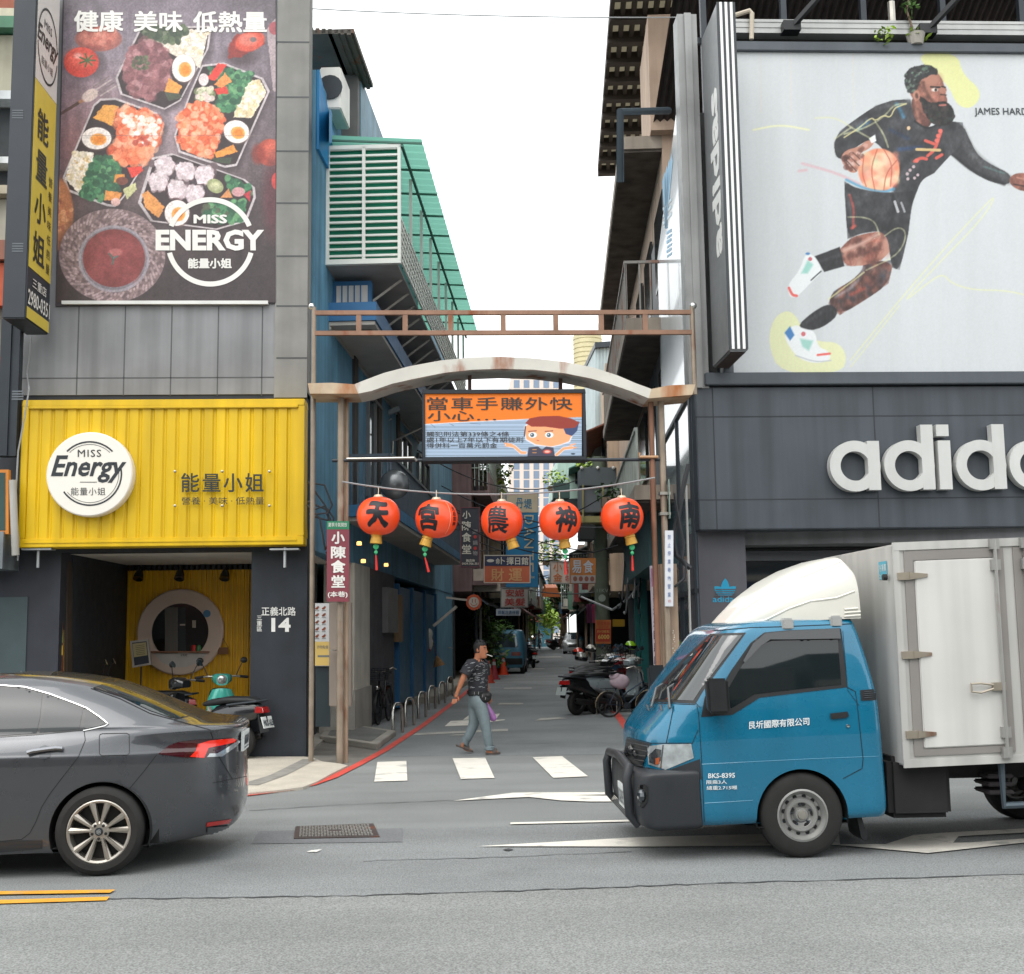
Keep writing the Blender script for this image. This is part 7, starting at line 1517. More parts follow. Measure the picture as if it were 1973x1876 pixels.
tpatch('door_handle',fk,[[(1088,796),(1168,787),(1174,808),(1160,816),(1092,822)]],.014,3)
mb=MB(); c=TS.hit(*tq(1170,852),.006); mb.lathe([(0,.01),(.012,.008),(.014,0)],c,(0,-1,0),10); mb.build('door_lock',M['chrome'],trk)
wl_=mat('truck_lettering','d5dadb',.5,var=0)
mb=MB(); TS.text(mb,'艮圻國際有限公司',*tq(720,832),*tq(995,868),.005,-8,bold=.02); mb.build('company_lettering',wl_,trk); mb=MB(); TS.text(mb,'BKS-8395',*tq(535,1068),*tq(657,1091),.005,-1,bold=.02); TS.text(mb,'限乘3人',*tq(527,1099),*tq(620,1118),.005,-1,bold=.012); TS.text(mb,'總重2.715噸',*tq(528,1125),*tq(666,1144),.005,-1,bold=.012)
mb.build('door_lettering',wl_,trk)
for sgn,nm in ((-1,'near'),(1,'far')):
 cx=TS.hit(*tq(560,770),.0) if sgn<0 else tl3(-.72,.83,1.12)
 mc_=(cx+Vector((-.0,-.16,.10))) if sgn<0 else cx+Vector((-.02,.14,.16))
 mb=MB(); mb.hexa([mc_+Vector(v) for v in ((-.09,-.085,-.13),(.07,-.1,-.13),(.09,.09,-.11),(-.07,.09,-.11),(-.1,-.085,.13),(.06,-.1,.13),(.08,.09,.12),(-.08,.09,.12))]); mr_=mb.build('door_mirror',fk,trk,bevel=.02)
 mb=MB(); mb.bar(cx,mc_+Vector((0,0,-.1)),.05,.04); mb.build('mirror_arm',fk,mr_)
 mb=MB(); mb.quad(mc_+Vector((.062,-.09,-.11)),mc_+Vector((.093,.08,-.1)),mc_+Vector((.085,.08,.1)),mc_+Vector((.054,-.09,.11))); mb.build('mirror_glass',M['chrome'],mr_)
mb=MB()
for a,b in (((290,778),(312,690)),((372,780),(366,690))):
 p,q=TS.hit(*tq(*a),.03),TS.hit(*tq(*b),.03); mb.tube([p,q],.010,6); mb.bar(q,q+Vector((.25,.15,.12)),.012)
for a in ((262,772),(322,772)):TS.patch(mb,PT([(a[0]-8,a[1]-14),(a[0]+2,a[1]-14),(a[0]+9,a[1]+12),(a[0]+2,a[1]+12)]),.006,3,0)
mb.build('wiper',mat('wiper_grey','6c6f70',.4,.4),trk)
mb=MB(); ds=[]
for x,z,w_ in ((-.36,1.765,.50),(-.29,1.83,.56),(-.15,1.96,.62),(.04,2.09,.66),(.24,2.185,.69),(.44,2.245,.705),(.55,2.26,.71),(.60,2.2,.71),(.60,2.0,.715)):
 ring_=[]
 for i in range(25):
  u=i/24*math.pi; cy=math.cos(u); sy=math.sin(u); y=-w_*math.copysign(abs(cy)**.55,cy); zb2=1.725+.03*min(1,max(0,(x+.42)/.3)); ring_.append((x-.10*(abs(cy)**3)*(-1 if x<.3 else 0),y,zb2+(z-zb2)*sy**.5))
 ds.append(ring_)
pts=[tl3(*p) for r_ in ds for p in r_]; fs=[(i*25+k,i*25+k+1,(i+1)*25+k+1,(i+1)*25+k) for i in range(8) for k in range(24)]+[tuple(range(25)),tuple(8*25+k for k in range(25))]
df=mat('deflector_white','d2d0c6',.35,var=.03,coat=.4); mb=MB(); mb.add(pts,fs); rd=mb.build('roof_deflector',df,trk,smooth=True,angle=50); DS=Surf(pts,fs)
mb=MB(); DS.tube(mb,PT([(720,385),(800,370),(900,320),(1000,285),(1120,270),(1200,240)]),.010,-.003); DS.tube(mb,PT([(700,320),(850,220),(1050,140),(1150,100)]),.014,-.006)
for k in range(3):DS.tube(mb,PT([(1155,322+k*16),(1240,316+k*16)]),.010,.002)
mb.build('deflector_ribs',df,rd,smooth=True)
mb=MB()
for a in ((895,392),(1115,380)):
 p=DS.hit(*tq(a[0],a[1]-4),.0) or TS.hit(*tq(*a),0); mb.box((p.x-.045,p.y-.03,p.z-.04),(p.x+.045,p.y+.05,p.z+.05))
mb.build('deflector_clip',mat('clip_silver','b5b6b4',.3,.4),rd,bevel=.012)
YB=tc_.y-.03; K=lambda x,y:onY(*tq(x,y),YB)
wb=mat('cargo_white','bebdb9',.45,.1,var=.09,vs=1.0,streak=.22,rust=.0); gk=mat('door_seal','837f7b',.6,var=.08)
c00,c01=K(1444,1036),K(1352,26); c01.x=c00.x=(c00.x+c01.x)/2
sl2=(K(1973,1000).z-K(1444,1036).z)/(K(1973,1000).x-K(1444,1036).x); xe=c00.x+3.3
def kb(x,z0_,dy):return Vector((x,YB+dy,z0_+sl2*(x-c00.x)*.6))
zb_,zt_=c00.z,c01.z
mb=MB(); mb.hexa([kb(c00.x,zb_,0),kb(xe,zb_,0),kb(xe,zb_,1.78),kb(c00.x,zb_,1.78),kb(c00.x,zt_,0),kb(xe,zt_,0),kb(xe,zt_,1.78),kb(c00.x,zt_,1.78)]); cg_=mb.build('cargo_box',wb,trk,bevel=.015)
def kx(zx):return c00.x+(K(zx,500).x-K(1398,500).x)
def kz(zy):return K(1500,zy).z
mb=MB()
def kbar(x0,z0_,x1,z1_,pr,mi=0,back=.0):mb.hexa([kb(x0,z0_,-pr),kb(x1,z0_,-pr),kb(x1,z0_,.004-back),kb(x0,z0_,.004-back),kb(x0,z1_,-pr),kb(x1,z1_,-pr),kb(x1,z1_,.004-back),kb(x0,z1_,.004-back)],mi)
dx0,dx1,dz0,dz1=kx(1448),kx(1905),zb_+.07,zt_-.06
for a,b in ((dx0,dx1),(dx1+.075,dx1+1.25)):
 kbar(a,dz0,a+.07,dz1,.012); kbar(b-.05,dz0,b,dz1,.012); kbar(a+.07,dz1-.07,b-.05,dz1,.0125); kbar(a+.07,dz0,b-.05,dz0+.05,.0125)
mb.build('door_seal',gk,cg_)
mb=MB(); kbar(dx0+.075,dz0+.055,dx1-.055,dz1-.075,.02); kbar(dx1+.15,dz0+.055,dx1+1.19,dz1-.075,.02); mb.build('door',mat('door_white','c7c6c2',.45,.05,var=.08,vs=1.2,streak=.14),cg_,bevel=.008)
mb=MB(); kbar(c00.x+.0,zt_-.05,xe,zt_+.012,.014); kbar(c00.x,zb_-.012,xe,zb_+.045,.014); kbar(c00.x-.002,zb_+.045,c00.x+.05,zt_-.05,.012); mb.build('edge_rail',wb,cg_)
for y in (172,530,892):
 z=kz(y); mb=MB(); kbar(dx0-.06,z-.028,dx0+.03,z+.028,.03)
 mb.hexa([kb(dx0+.03,z-.028,-.035),kb(dx0+.17,z-.012,-.03),kb(dx0+.17,z-.012,-.02),kb(dx0+.03,z-.028,-.02),kb(dx0+.03,z+.028,-.035),kb(dx0+.17,z+.012,-.03),kb(dx0+.17,z+.012,-.02),kb(dx0+.03,z+.028,-.02)]); mb.build('hinge',mat('hinge_steel','a39a8b',.4,.6,rust=.25),cg_)
for x in (dx1-.08,dx1+.16):
 mb=MB(); p0,p1=kb(x,dz0-.03,-.045),kb(x,dz1+.06,-.045); mb.tube([p0,p1],.014,8)
 for z in (dz1-.13,dz0+.15,dz1+.03,dz0):mb.hexa([kb(x-.035,z-.04,-.055),kb(x+.035,z-.04,-.055),kb(x+.035,z-.04,-.015),kb(x-.035,z-.04,-.015),kb(x-.035,z+.04,-.055),kb(x+.035,z+.04,-.055),kb(x+.035,z+.04,-.015),kb(x-.035,z+.04,-.015)])
 mb.build('lock_rod',mat('rod_zinc','9f9e9b',.4,.5,var=.1,rust=.1),cg_)
z=kz(690); mb=MB(); kbar(dx1-.16,z-.03,dx1-.06,z+.03,.05); x2=dx1-.16
mb.tube([kb(x2,z-.015,-.05),kb(x2-.1,z-.04,-.055),kb(x2-.17,z-.03,-.055),kb(x2-.17,z+.03,-.055),kb(x2-.1,z+.03,-.055),kb(x2,z+.015,-.05)],.009,6); mb.build('door_handle',MATS['hinge_steel'],cg_)
mb=MB(); p=kb(c00.x,kz(172),.09)+Vector((-.02,0,0)); mb.lathe([(0,0),(.025,0),(.025,.03),(0,.03)],p,(-1,0,0),12,cap=True); mb.build('side_camera',M['black'],cg_)
mb=MB(); a=.30; mb.quad(*[Vector((c00.x-.004,YB+y,z)) for y,z in ((a,zt_-.26),(.12,zt_-.26),(.12,zt_-.12),(a,zt_-.12))]); st_=mb.build('sticker',mat('sticker_cyan','4fa3b8',.4),cg_)
mb=MB(); O=Vector((c00.x-.005,YB+.29,zt_-.2)); lettering(mb,'冷凍車',O,Vector((0,-.16,0)),Vector((0,0,.06)),.002); lettering(mb,'2.7',O+Vector((0,0,-.05)),Vector((0,-.1,0)),Vector((0,0,.03)),.002); mb.build('sticker_text',M['white'],st_)
ch=mat('chassis_dark','1c1a1b',.8,var=.25,vs=4)
mb=MB()
for y in (.35,1.2):mb.box((tc_.x-.9,tc_.y+y,.52),(tc_.x+4.6,tc_.y+y+.12,.66))
mb.build('chassis_rail',ch,trk)
mb=MB(); a,b=onY(*tq(1375,1285),tc_.y+.12),onY(*tq(1635,1050),tc_.y+.12); mb.box((a.x-.02,tc_.y+.1,.26),(b.x,tc_.y+.7,.72)); mb.build('fuel_tank',ch,trk,bevel=.04)
mb=MB(); a,b=onY(*tq(1808,1165),tc_.y+.2),onY(*tq(1920,1052),tc_.y+.2); h_=(b.z-a.z)
for k in range(3):mb.box((a.x,tc_.y+.18,a.z+k*h_/3),(b.x,tc_.y+.45,a.z+k*h_/3+h_/3-.03))
mb.build('battery_box',mat('battery_grey','3b3638',.7,var=.2),trk,bevel=.01)
mb=MB(); mb.tube([onY(*tq(1868,1010),tc_.y+.05),onY(*tq(1882,1215),tc_.y+.05),onY(*tq(2300,1195),tc_.y+.05),onY(*tq(2300,1000),tc_.y+.05)],.028,8); mb.build('side_guard',mat('guard_grey','4a565e',.5,.3),trk)
mb=MB(); q=[onY(*tq(*p),tc_.y+.1) for p in [(1200,1200),(1222,1225),(1262,1362),(1250,1378),(1232,1360)]]; mb.slab(q,(0,.28,0)); mb.build('mudflap',M['black'],trk)
strim=mat('steel_rim','9b9b98',.38,.6,var=.08,vs=6)
for ax,sgn in ((0,-1),(2.4,-1),(0,1),(2.4,1)):
 c=tc_+Vector((ax,.845+sgn*.835,.315)); wheel(trk,c,(0,sgn,0),.315,.19,.185,strim,'steel',.2)
mb=MB(); mb.box((tc_.x-.9,tc_.y+.2,.24),(tc_.x+.3,tc_.y+1.5,.4)); mb.tube([tc_+Vector((2.4,.2,.31)),tc_+Vector((2.4,1.5,.31))],.06,8); mb.build('axle',ch,trk)
# ================================================================ people
def skin_mesh(P,edges,rad,root,sub=2):
 names=list(P); me=bpy.data.meshes.new('skin_source'); me.from_pydata([tuple(P[n]) for n in names],[(names.index(a),names.index(b)) for a,b in edges],[])
 o=bpy.data.objects.new('skin_source',me); COL.objects.link(o)
 o.modifiers.new('s','SKIN'); sm=o.modifiers.new('u','SUBSURF'); sm.levels=sub; sm.render_levels=sub
 sv=me.skin_vertices[0].data
 for i,n in enumerate(names):
  r=rad[n]; sv[i].radius=r if isinstance(r,tuple) else (r,r); sv[i].use_root=(n==root)
 bpy.context.view_layer.update(); dg=bpy.context.evaluated_depsgraph_get(); m2=bpy.data.meshes.new_from_object(o.evaluated_get(dg))
 v=[tuple(q.co) for q in m2.vertices]; f=[tuple(p.vertices) for p in m2.polygons]
 bpy.data.objects.remove(o); bpy.data.meshes.remove(me); bpy.data.meshes.remove(m2); return v,f
def chain(names):return list(zip(names,names[1:]))
skin=mat('skin','a2684a',.55,var=.1,vs=9); hair=mat('black_hair','17171a',.6,var=.3,vs=40); denim=mat('faded_denim','69767a',.85,var=.22,vs=5,speck=.1)
shirt=mat('dark_shirt','24262b',.85,var=.2,vs=8)
gp_=onZ(945,1452.5); YP=gp_.y
Zp=lambda x,y,dy=0.0:onY(863.4+x*.1284,1224.8+y*.1284,YP+dy)
man=thing('person','man in a dark patterned T-shirt and faded jeans crossing with a cigarette','person',(gp_.x-.1,YP,0))
B=dict(pel=Zp(440,880),sp=Zp(440,700),ch=Zp(440,540),cl=Zp(440,420),nb=Zp(440,380),nk=Zp(455,320),hd=Zp(470,250),ht=Zp(480,160),
sr=Zp(330,430,-.15),er=Zp(222,640,-.2),wr=Zp(128,880,-.18),pr=Zp(110,935,-.18),sl=Zp(520,430,.15),el=Zp(560,650,.2),wl=Zp(590,880,.16),pl=Zp(596,950,.15),
hr=Zp(470,960,-.09),kr=Zp(560,1330,-.1),ar=Zp(612,1700,-.09),hel=Zp(595,1745,-.09),fr=Zp(690,1748,-.1),tr=Zp(755,1745,-.1),
hl=Zp(410,960,.09),kl=Zp(395,1330,.1),al=Zp(248,1610,.09),hll=Zp(205,1660,.09),fl=Zp(300,1705,.1),tl=Zp(355,1728,.1))
Rd=dict(pel=.085,sp=.08,ch=.09,cl=.075,nb=.065,nk=.056,hd=.07,ht=.075,sr=.056,er=.042,wr=.028,pr=(.036,.02),sl=.056,el=.042,wl=.028,pl=(.036,.02),hr=.075,kr=.055,ar=.042,hel=.036,fr=.034,tr=.024,hl=.075,kl=.055,al=.042,hll=.036,fl=.034,tl=.024)
ed=chain(['pel','sp','ch','cl','nb','nk','hd','ht'])+chain(['cl','sr','er','wr','pr'])+chain(['cl','sl','el','wl','pl'])+chain(['pel','hr','kr','ar','hel','fr','tr'])+chain(['pel','hl','kl','al','hll','fl','tl'])
v,f=skin_mesh(B,ed,Rd,'pel'); mb=MB(); mb.add(v,f)
hc=Zp(488,205); hk=.000937
def hp(x,y,z):
 a=math.radians(-24); return hc+Vector((x*math.cos(a)-y*math.sin(a),y*math.cos(a)+x*math.sin(a),z))
rows=[(-.125,.045,.05,.030),(-.112,.062,.054,.028),(-.09,.072,.058,.020),(-.06,.078,.066,.008),(-.03,.082,.070,.002),(0,.086,.073,0),(.03,.088,.074,-.002),(.06,.084,.070,-.004),(.09,.066,.056,-.006),(.112,.036,.032,-.006),(.12,.004,.004,-.006)]
hv=[]; n=20
for z,rx,ry,ox in rows:
 for k in range(n):
  a=2*math.pi*k/n; x=ox+rx*math.cos(a);
  if math.cos(a)>.9 and -.03<=z<=0:x+=.014*(1 if z<-.02 else .5)
  hv.append(hp(x,ry*math.sin(a),z))
mb.add(hv,[(i*n+k,i*n+(k+1)%n,(i+1)*n+(k+1)%n,(i+1)*n+k) for i in range(10) for k in range(n)])
mb.add([hp(.083,-.014,-.002),hp(.083,.014,-.002),hp(.112,-.012,-.038),hp(.112,.012,-.038),hp(.086,-.018,-.046),hp(.086,.018,-.046),hp(.084,0,.022)],[(0,2,3,1),(2,4,5,3),(0,4,2),(1,3,5),(6,0,1)])
for s_ in (-1,1):mb.ball(hp(-.012,s_*.074,-.008),(.02,.012,.032),8)
for pm,wr_,fx,dy,sg in (('pr','wr',4,-.18,-1),('pl','wl',-4,.15,1)):
 p=B[pm]; d=(p-B[wr_]).normalized(); side=Vector((0,1,0)); tow=Vector((1,0,0))
 for k,(ln,o_) in enumerate(((.072,-.027),(.08,-.009),(.076,.009),(.06,.026))):
  a=p+d*.012+tow*o_; b=a+d*ln*.5+side*.008*sg; c=b+d*ln*.42+side*.02*sg; mb.tube([a,b,c],[.0105,.0095,.0075],7)
 a=p-d*.02+tow*.028; mb.tube([a,a+d*.03+tow*.02-side*.006,a+d*.06+tow*.026],[.0125,.011,.008],7)
mb.build('body',skin,man,smooth=True,angle=80)
mb=MB()
for s_ in (-1,1):mb.ball(hp(.077,s_*.03,.008),(.010,.009,.006),8)
mb.build('eyes',mat('eye_dark','2a1f1c',.3,var=0),man)
mb=MB()
for s_ in (-1,1):mb.tube([hp(.082,s_*.014,.026),hp(.08,s_*.03,.031),hp(.066,s_*.048,.024)],.005,5)
mb.build('eyebrows',hair,man)
mb=MB(); mb.tube([hp(.082,-.022,-.072),hp(.092,0,-.070),hp(.082,.022,-.072)],.006,6); mb.build('lips',mat('lip','8a4a42',.5,var=0),man)
mb=MB(); R9=random.Random(2); hv=[]; n=26; rr_=[(-.05,1.04),(-.02,1.06),(.01,1.07),(.04,1.07),(.07,1.08),(.095,1.1),(.118,1.1),(.134,.7),(.138,.05)]
prof={-.05:(.082,.07),-.02:(.086,.074),.01:(.088,.076),.04:(.09,.077),.07:(.086,.072),.095:(.07,.062),.118:(.046,.042),.134:(.03,.03),.138:(.004,.004)}
for z,k_ in rr_:
 rx,ry=prof[z]
 for k in range(n):
  a=2*math.pi*k/n; fr_=math.cos(a); j=1+R9.uniform(-.05,.06); zz=z
  if z<.05 and fr_>.15:k_*=.8; zz=z
  hv.append(hp(-.006+rx*k_*j*fr_,ry*k_*j*math.sin(a),zz+R9.uniform(-.004,.006)))
  k_=dict(rr_)[z]
mb.add(hv,[(i*n+k,i*n+(k+1)%n,(i+1)*n+(k+1)%n,(i+1)*n+k) for i in range(8) for k in range(n)]);
for _ in range(160):
 a=R9.uniform(0,6.28); z=R9.uniform(.05,.13); r_=.09*math.sqrt(max(.05,1-(z/.15)**2)); b_=hp(-.006+r_*math.cos(a),r_*.86*math.sin(a),z); d=(b_-hc).normalized()+Vector((R9.uniform(-.4,.4),R9.uniform(-.4,.4),R9.uniform(-.1,.5))); d.normalize(); s_=Vector((d.y,-d.x,.2)).normalized()*.006; mb.add([b_-s_,b_+s_,b_+d*R9.uniform(.015,.03)],[(0,1,2)])
mb.build('hair',hair,man,smooth=True,angle=70)
mb=MB(); n=24
secs=[(450,892,.146,.122),(449,860,.144,.12),(448,760,.138,.115),(446,650,.142,.12),(444,560,.148,.132),(442,490,.148,.15),(438,440,.136,.17),(436,405,.115,.165),(438,375,.088,.125),(444,348,.066,.078)]
for x,y,rx,ry in secs:pass
sv_=[Zp(x,y)+Vector((rx*math.cos(2*math.pi*k/n)+.012*math.sin(5*k+y*.07)*(y>600)*.4,ry*math.sin(2*math.pi*k/n),.004*math.sin(3*k+y))) for x,y,rx,ry in secs for k in range(n)]
mb.add(sv_,[(i*n+k,i*n+(k+1)%n,(i+1)*n+(k+1)%n,(i+1)*n+k) for i in range(len(secs)-1) for k in range(n)])
for pts in ([Zp(390,412,-.09),Zp(345,430,-.14),Zp(300,490,-.17),Zp(244,585,-.195)],[Zp(500,412,.09),Zp(530,430,.14),Zp(545,490,.17),Zp(555,585,.19)]):mb.tube(pts,[.07,.085,.082,.078],16)
v,f=mb.v,mb.f; mb.build('shirt',shirt,man,smooth=True,angle=80)
TS_=BVHTree.FromPolygons(v,f); mb=MB()
for k in range(60):
 x,y=R9.uniform(270,590),R9.uniform(400,810); d=ray(863.4+x*.1284,1224.8+y*.1284); p,nr,_i,_d=TS_.ray_cast(CAM,d)
 if p is not None:
  p=p+nr*.004; l=R9.uniform(.012,.03); u=Vector((1,0,.15)); u=(u-nr*u.dot(nr)).normalized(); w_=nr.cross(u); mb.quad(p-u*l-w_*.003,p+u*l-w_*.003,p+u*l+w_*.003,p-u*l+w_*.003)
mb.build('shirt_flecks',mat('fleck_grey','8d9094',.8,var=0),man)
vn=MB(); q=[]
for x,y in [(415,350),(450,350),(500,360),(540,370),(530,435),(505,418),(455,385)]:
 p,nr,_i,_d=TS_.ray_cast(CAM,ray(863.4+x*.1284,1224.8+y*.1284)); q.append((p if p is not None else Zp(x,y,-.1))+Vector((0,-.006,0)))
vn.poly(q); vn.build('neckline_skin',skin,man)
J_=dict(w=Zp(445,830),pv=Zp(440,930),hr=Zp(480,1010,-.09),kr=Zp(560,1330,-.1),ar=Zp(600,1560,-.095),hmr=Zp(618,1690,-.09),hl=Zp(405,1010,.09),kl=Zp(392,1320,.1),al=Zp(310,1500,.095),hml=Zp(252,1600,.09))
v,f=skin_mesh(J_,chain(['w','pv','hr','kr','ar','hmr'])+chain(['pv','hl','kl','al','hml']),dict(w=(.14,.118),pv=(.145,.125),hr=.112,kr=.08,ar=.066,hmr=.064,hl=.112,kl=.08,al=.066,hml=.064),'pv'); mb=MB(); mb.add(v,f)
mb.build('jeans',denim,man,smooth=True,angle=80)
mb=MB()
for cx,cz,a in ((J_['hmr'],0,.1),(J_['hml'],0,.8)):
 for k in range(3):c=cx+Vector((.005*k,0,.02*k-.01)); mb.lathe([(.064,-.012),(.07,0),(.064,.012)],c,(math.sin(a),0,math.cos(a)),14)
mb.build('trouser_cuff',denim,man,smooth=True)
mb=MB(); c=Zp(450,855); mb.lathe([(.148,-.03),(.158,-.02),(.158,.02),(.148,.03)],c,(.06,0,1),28); mb.build('belt',M['black'],man,smooth=True)
mb=MB(); c=Zp(560,925,-.14); mb.ball(c,(.085,.05,.075),16); mb.ball(c+Vector((.03,-.01,.03)),(.06,.05,.045),14); mb.build('belt_bag',mat('bag_black','141517',.6,var=.2),man,smooth=True)
mb=MB()
for x,y in ((392,860),(455,860),(515,900),(558,940)):p=Zp(x,y,-.2); mb.bar(p+Vector((0,0,-.018)),p+Vector((.004,0,.018)),.006)
mb.build('buckles',M['chrome'],man)
so_=mat('sandal_brown','4d4540',.8,var=.2)
for heel,toe,dy,tilt in (((560,1775),(785,1768),-.09,0),((118,1655),(378,1748),.09,1)):
 a,b=Zp(*heel,dy),Zp(*toe,dy); L_=(b-a); s_=Vector((0,.045,0)); mb=MB(); up=Vector((0,0,.022))
 q=[a-s_*.7,a+L_*.5-s_*.85,a+L_*.85-s_,b-s_*.4,b+s_*.4,a+L_*.85+s_,a+L_*.5+s_*.85,a+s_*.7]; mb.slab(q,up)
 c1,c2=a+L_*.45,a+L_*.78; mb.add([c1-s_*1.1+up,c2-s_*1.15+up,c1-s_*.6+up*4,c2-s_*.5+up*3.2,c1+s_*.6+up*4,c2+s_*.5+up*3.2,c1+s_*1.1+up,c2+s_*1.15+up],[(0,1,3,2),(2,3,5,4),(4,5,7,6)]); mb.build('sandal',so_,man,smooth=True)
a=hp(.088,-.006,-.068); mb=MB(); mb.tube([a,a+Vector((.085,-.02,-.028))],.0045,6); tag(mb.build('cigarette',M['white']),'white cigarette in the mouth of the crossing man','cigarette')
bg_=mat('purple_bag','a06aa8',.35,var=.25,vs=12,spec=.6); t=thing('carrier_bag','purple plastic carrier bag held by the crossing man','bag',tuple(Zp(650,1280,.1)))
mb=MB(); top=Zp(585,1000,.12); c=Zp(650,1215,.1); n=18
rows=[(top,.012),(Zp(600,1060,.11),.028),(Zp(620,1120,.1),.048),(Zp(645,1185,.1),.062),(Zp(668,1240,.1),.058),(Zp(678,1275,.1),.03),(Zp(680,1285,.1),.003)]
mb.add([p+Vector((math.cos(2*math.pi*k/n)*r*(1+.12*math.sin(5*k)),math.sin(2*math.pi*k/n)*r*.7,0)) for p,r in rows for k in range(n)],[(i*n+k,i*n+(k+1)%n,(i+1)*n+(k+1)%n,(i+1)*n+k) for i in range(6) for k in range(n)]); mb.build('bag_film',bg_,t,smooth=True)
mb=MB(); mb.ball(Zp(672,1240,.1),(.036,.03,.034),12); mb.build('contents',mat('bag_contents','8a3558',.6),t,smooth=True)
# ================================================================ scooters and bicycles (built along +x, then placed)
def scooter(name,label,body,seat='16181a',plate=None,group=None,detail=True,style=0):
 bm=mat('scooter_'+body,body,.25,.1,var=.04,coat=.8); dk_=M['black']; t=thing(name,label,'scooter',(0,0,0),group)
 for x in (-.60,.64):
  mb=MB(); c=Vector((x,-.05,.24)); mb.lathe([(.15,.0),(.2,-.005),(.235,.02),(.242,.05),(.235,.08),(.2,.105),(.15,.1)],c,(0,1,0),28); wh=mb.build('wheel',M['rubber'],t,smooth=True)
  mb=MB(); mb.lathe([(.155,.005),(.14,.02),(.04,.03),(.03,.0),(0,0)],c,(0,1,0),20); mb.lathe([(.155,.095),(.14,.08),(.04,.07),(.03,.1),(0,.1)],c,(0,1,0),20)
  for k in range(5):a=2*math.pi*k/5; mb.bar(c+Vector((0,.05,0)),c+Vector((math.cos(a)*.15,.05,math.sin(a)*.15)),.03,.05)
  mb.build('rim',mat('scooter_rim','2b2b2d' if style!=1 else '8d8d8b',.4,.5),wh)
 def loft(secs,m,nm,smooth=True):
  mb=MB(); n=16; vs=[]
  for x,z,hw,hh in secs:
   for k in range(n):a=2*math.pi*k/n; ca,sa=math.cos(a),math.sin(a); vs.append((x,hw*math.copysign(abs(ca)**.6,ca),z+hh*math.copysign(abs(sa)**.6,sa)))
  fs=[(i*n+k,i*n+(k+1)%n,(i+1)*n+(k+1)%n,(i+1)*n+k) for i in range(len(secs)-1) for k in range(n)]+[tuple(range(n)),tuple((len(secs)-1)*n+k for k in range(n))]
  mb.add(vs,fs); return mb.build(nm,m,t,smooth=smooth,angle=60)
 loft([(-.98,.66,.06,.05),(-.88,.64,.13,.11),(-.6,.60,.17,.16),(-.3,.52,.17,.2),(-.12,.42,.15,.17),(-.05,.34,.12,.1)],bm,'rear_body')
 loft([(-.92,.775,.09,.02),(-.8,.79,.14,.045),(-.45,.79,.15,.05),(-.2,.755,.13,.05),(-.06,.73,.08,.03)],mat('scooter_seat_'+seat,seat,.6,var=.15),'seat')
 loft([(-.12,.30,.15,.05),(.1,.28,.17,.045),(.36,.29,.16,.05)],dk_,'floorboard')
 mb=MB(); vs=[]; n=9; prof=[(.36,.28,.15),(.40,.42,.19),(.415,.6,.21),(.42,.75,.20),(.40,.88,.14)]
 for x,z,hw in prof:
  for k in range(n):u=-1+2*k/(n-1); vs.append((x+.10*(1-u*u)+.02,hw*u,z-.02*u*u))
 for x,z,hw in prof:
  for k in range(n):u=-1+2*k/(n-1); vs.append((x+.07*(1-u*u)-.01,hw*u*.97,z-.02*u*u))
 m_=len(prof)*n; fs=[]
 for i in range(len(prof)-1):
  for k in range(n-1):a=i*n+k; fs+=[(a,a+1,a+n+1,a+n),(a+m_,a+n+m_,a+n+1+m_,a+1+m_)]
 for i in range(len(prof)-1):fs+=[(i*n,(i+1)*n,(i+1)*n+m_,i*n+m_),(i*n+n-1,i*n+n-1+m_,(i+1)*n+n-1+m_,(i+1)*n+n-1)]
 for k in range(n-1):fs+=[(k,k+m_,k+1+m_,k+1),(m_-n+k,m_-n+k+1,2*m_-n+k+1,2*m_-n+k)]
 mb.add(vs,fs); sh_=mb.build('leg_shield',bm,t,smooth=True,angle=50)
 mb=MB(); mb.tube([(.64,.09,.24),(.58,.08,.45),(.50,.0,.62)],.028,8); mb.tube([(.64,-.09,.24),(.58,-.08,.45),(.50,0,.62)],.028,8); mb.build('fork',M['darkmetal'],t)
 mb=MB(); n=10; vs=[]
 for i in range(9):
  a=math.radians(20+i*19)
  for k in range(5):u=-1+2*k/4; vs.append((.64+.285*math.cos(a),.085*u,.24+.285*math.sin(a)-.02*u*u))
 mb.add(vs,[(i*5+k,i*5+k+1,(i+1)*5+k+1,(i+1)*5+k) for i in range(8) for k in range(4)]); mb.build('front_fender',bm,t,smooth=True)
 hx=.36; loft([(hx-.1,1.0,.10,.05),(hx,1.02,.15,.075),(hx+.09,1.01,.11,.085),(hx+.14,1.0,.085,.08)],bm,'headset')
 mb=MB(); mb.lathe([(0,.03),(.05,.028),(.075,.01),(.085,-.02)],(hx+.13,0,1.0),(1,0,-.1),20,cap=False); mb.build('headlight',mat('headlamp_glass','c0c4c0',.06,.6,var=.15,vs=20,coat=1),t,smooth=True)
 mb=MB(); mb.tube([(hx-.12,.36,1.03),(hx-.02,.2,1.05),(hx,0,1.04),(hx-.02,-.2,1.05),(hx-.12,-.36,1.03)],.014,8); hb=mb.build('handlebar',M['steel'],t)
 for s_ in (-1,1):
  mb=MB(); mb.tube([(hx-.06,s_*.26,1.045),(hx-.13,s_*.38,1.028)],.021,8); mb.build('grip',dk_,hb)
  mb=MB(); mb.tube([(hx-.02,s_*.2,1.05),(hx-.04,s_*.26,1.18),(hx-.06,s_*.3,1.26)],.007,6); mb.ball((hx-.07,s_*.32,1.28),(.02,.055,.042),12); mr_=mb.build('mirror',dk_,t,smooth=True)
  mb=MB(); mb.lathe([(0,0),(.05,0)],(hx-.096,s_*.32,1.285),(-1,0,.45),16); mb.build('mirror_glass',M['chrome'],mr_)
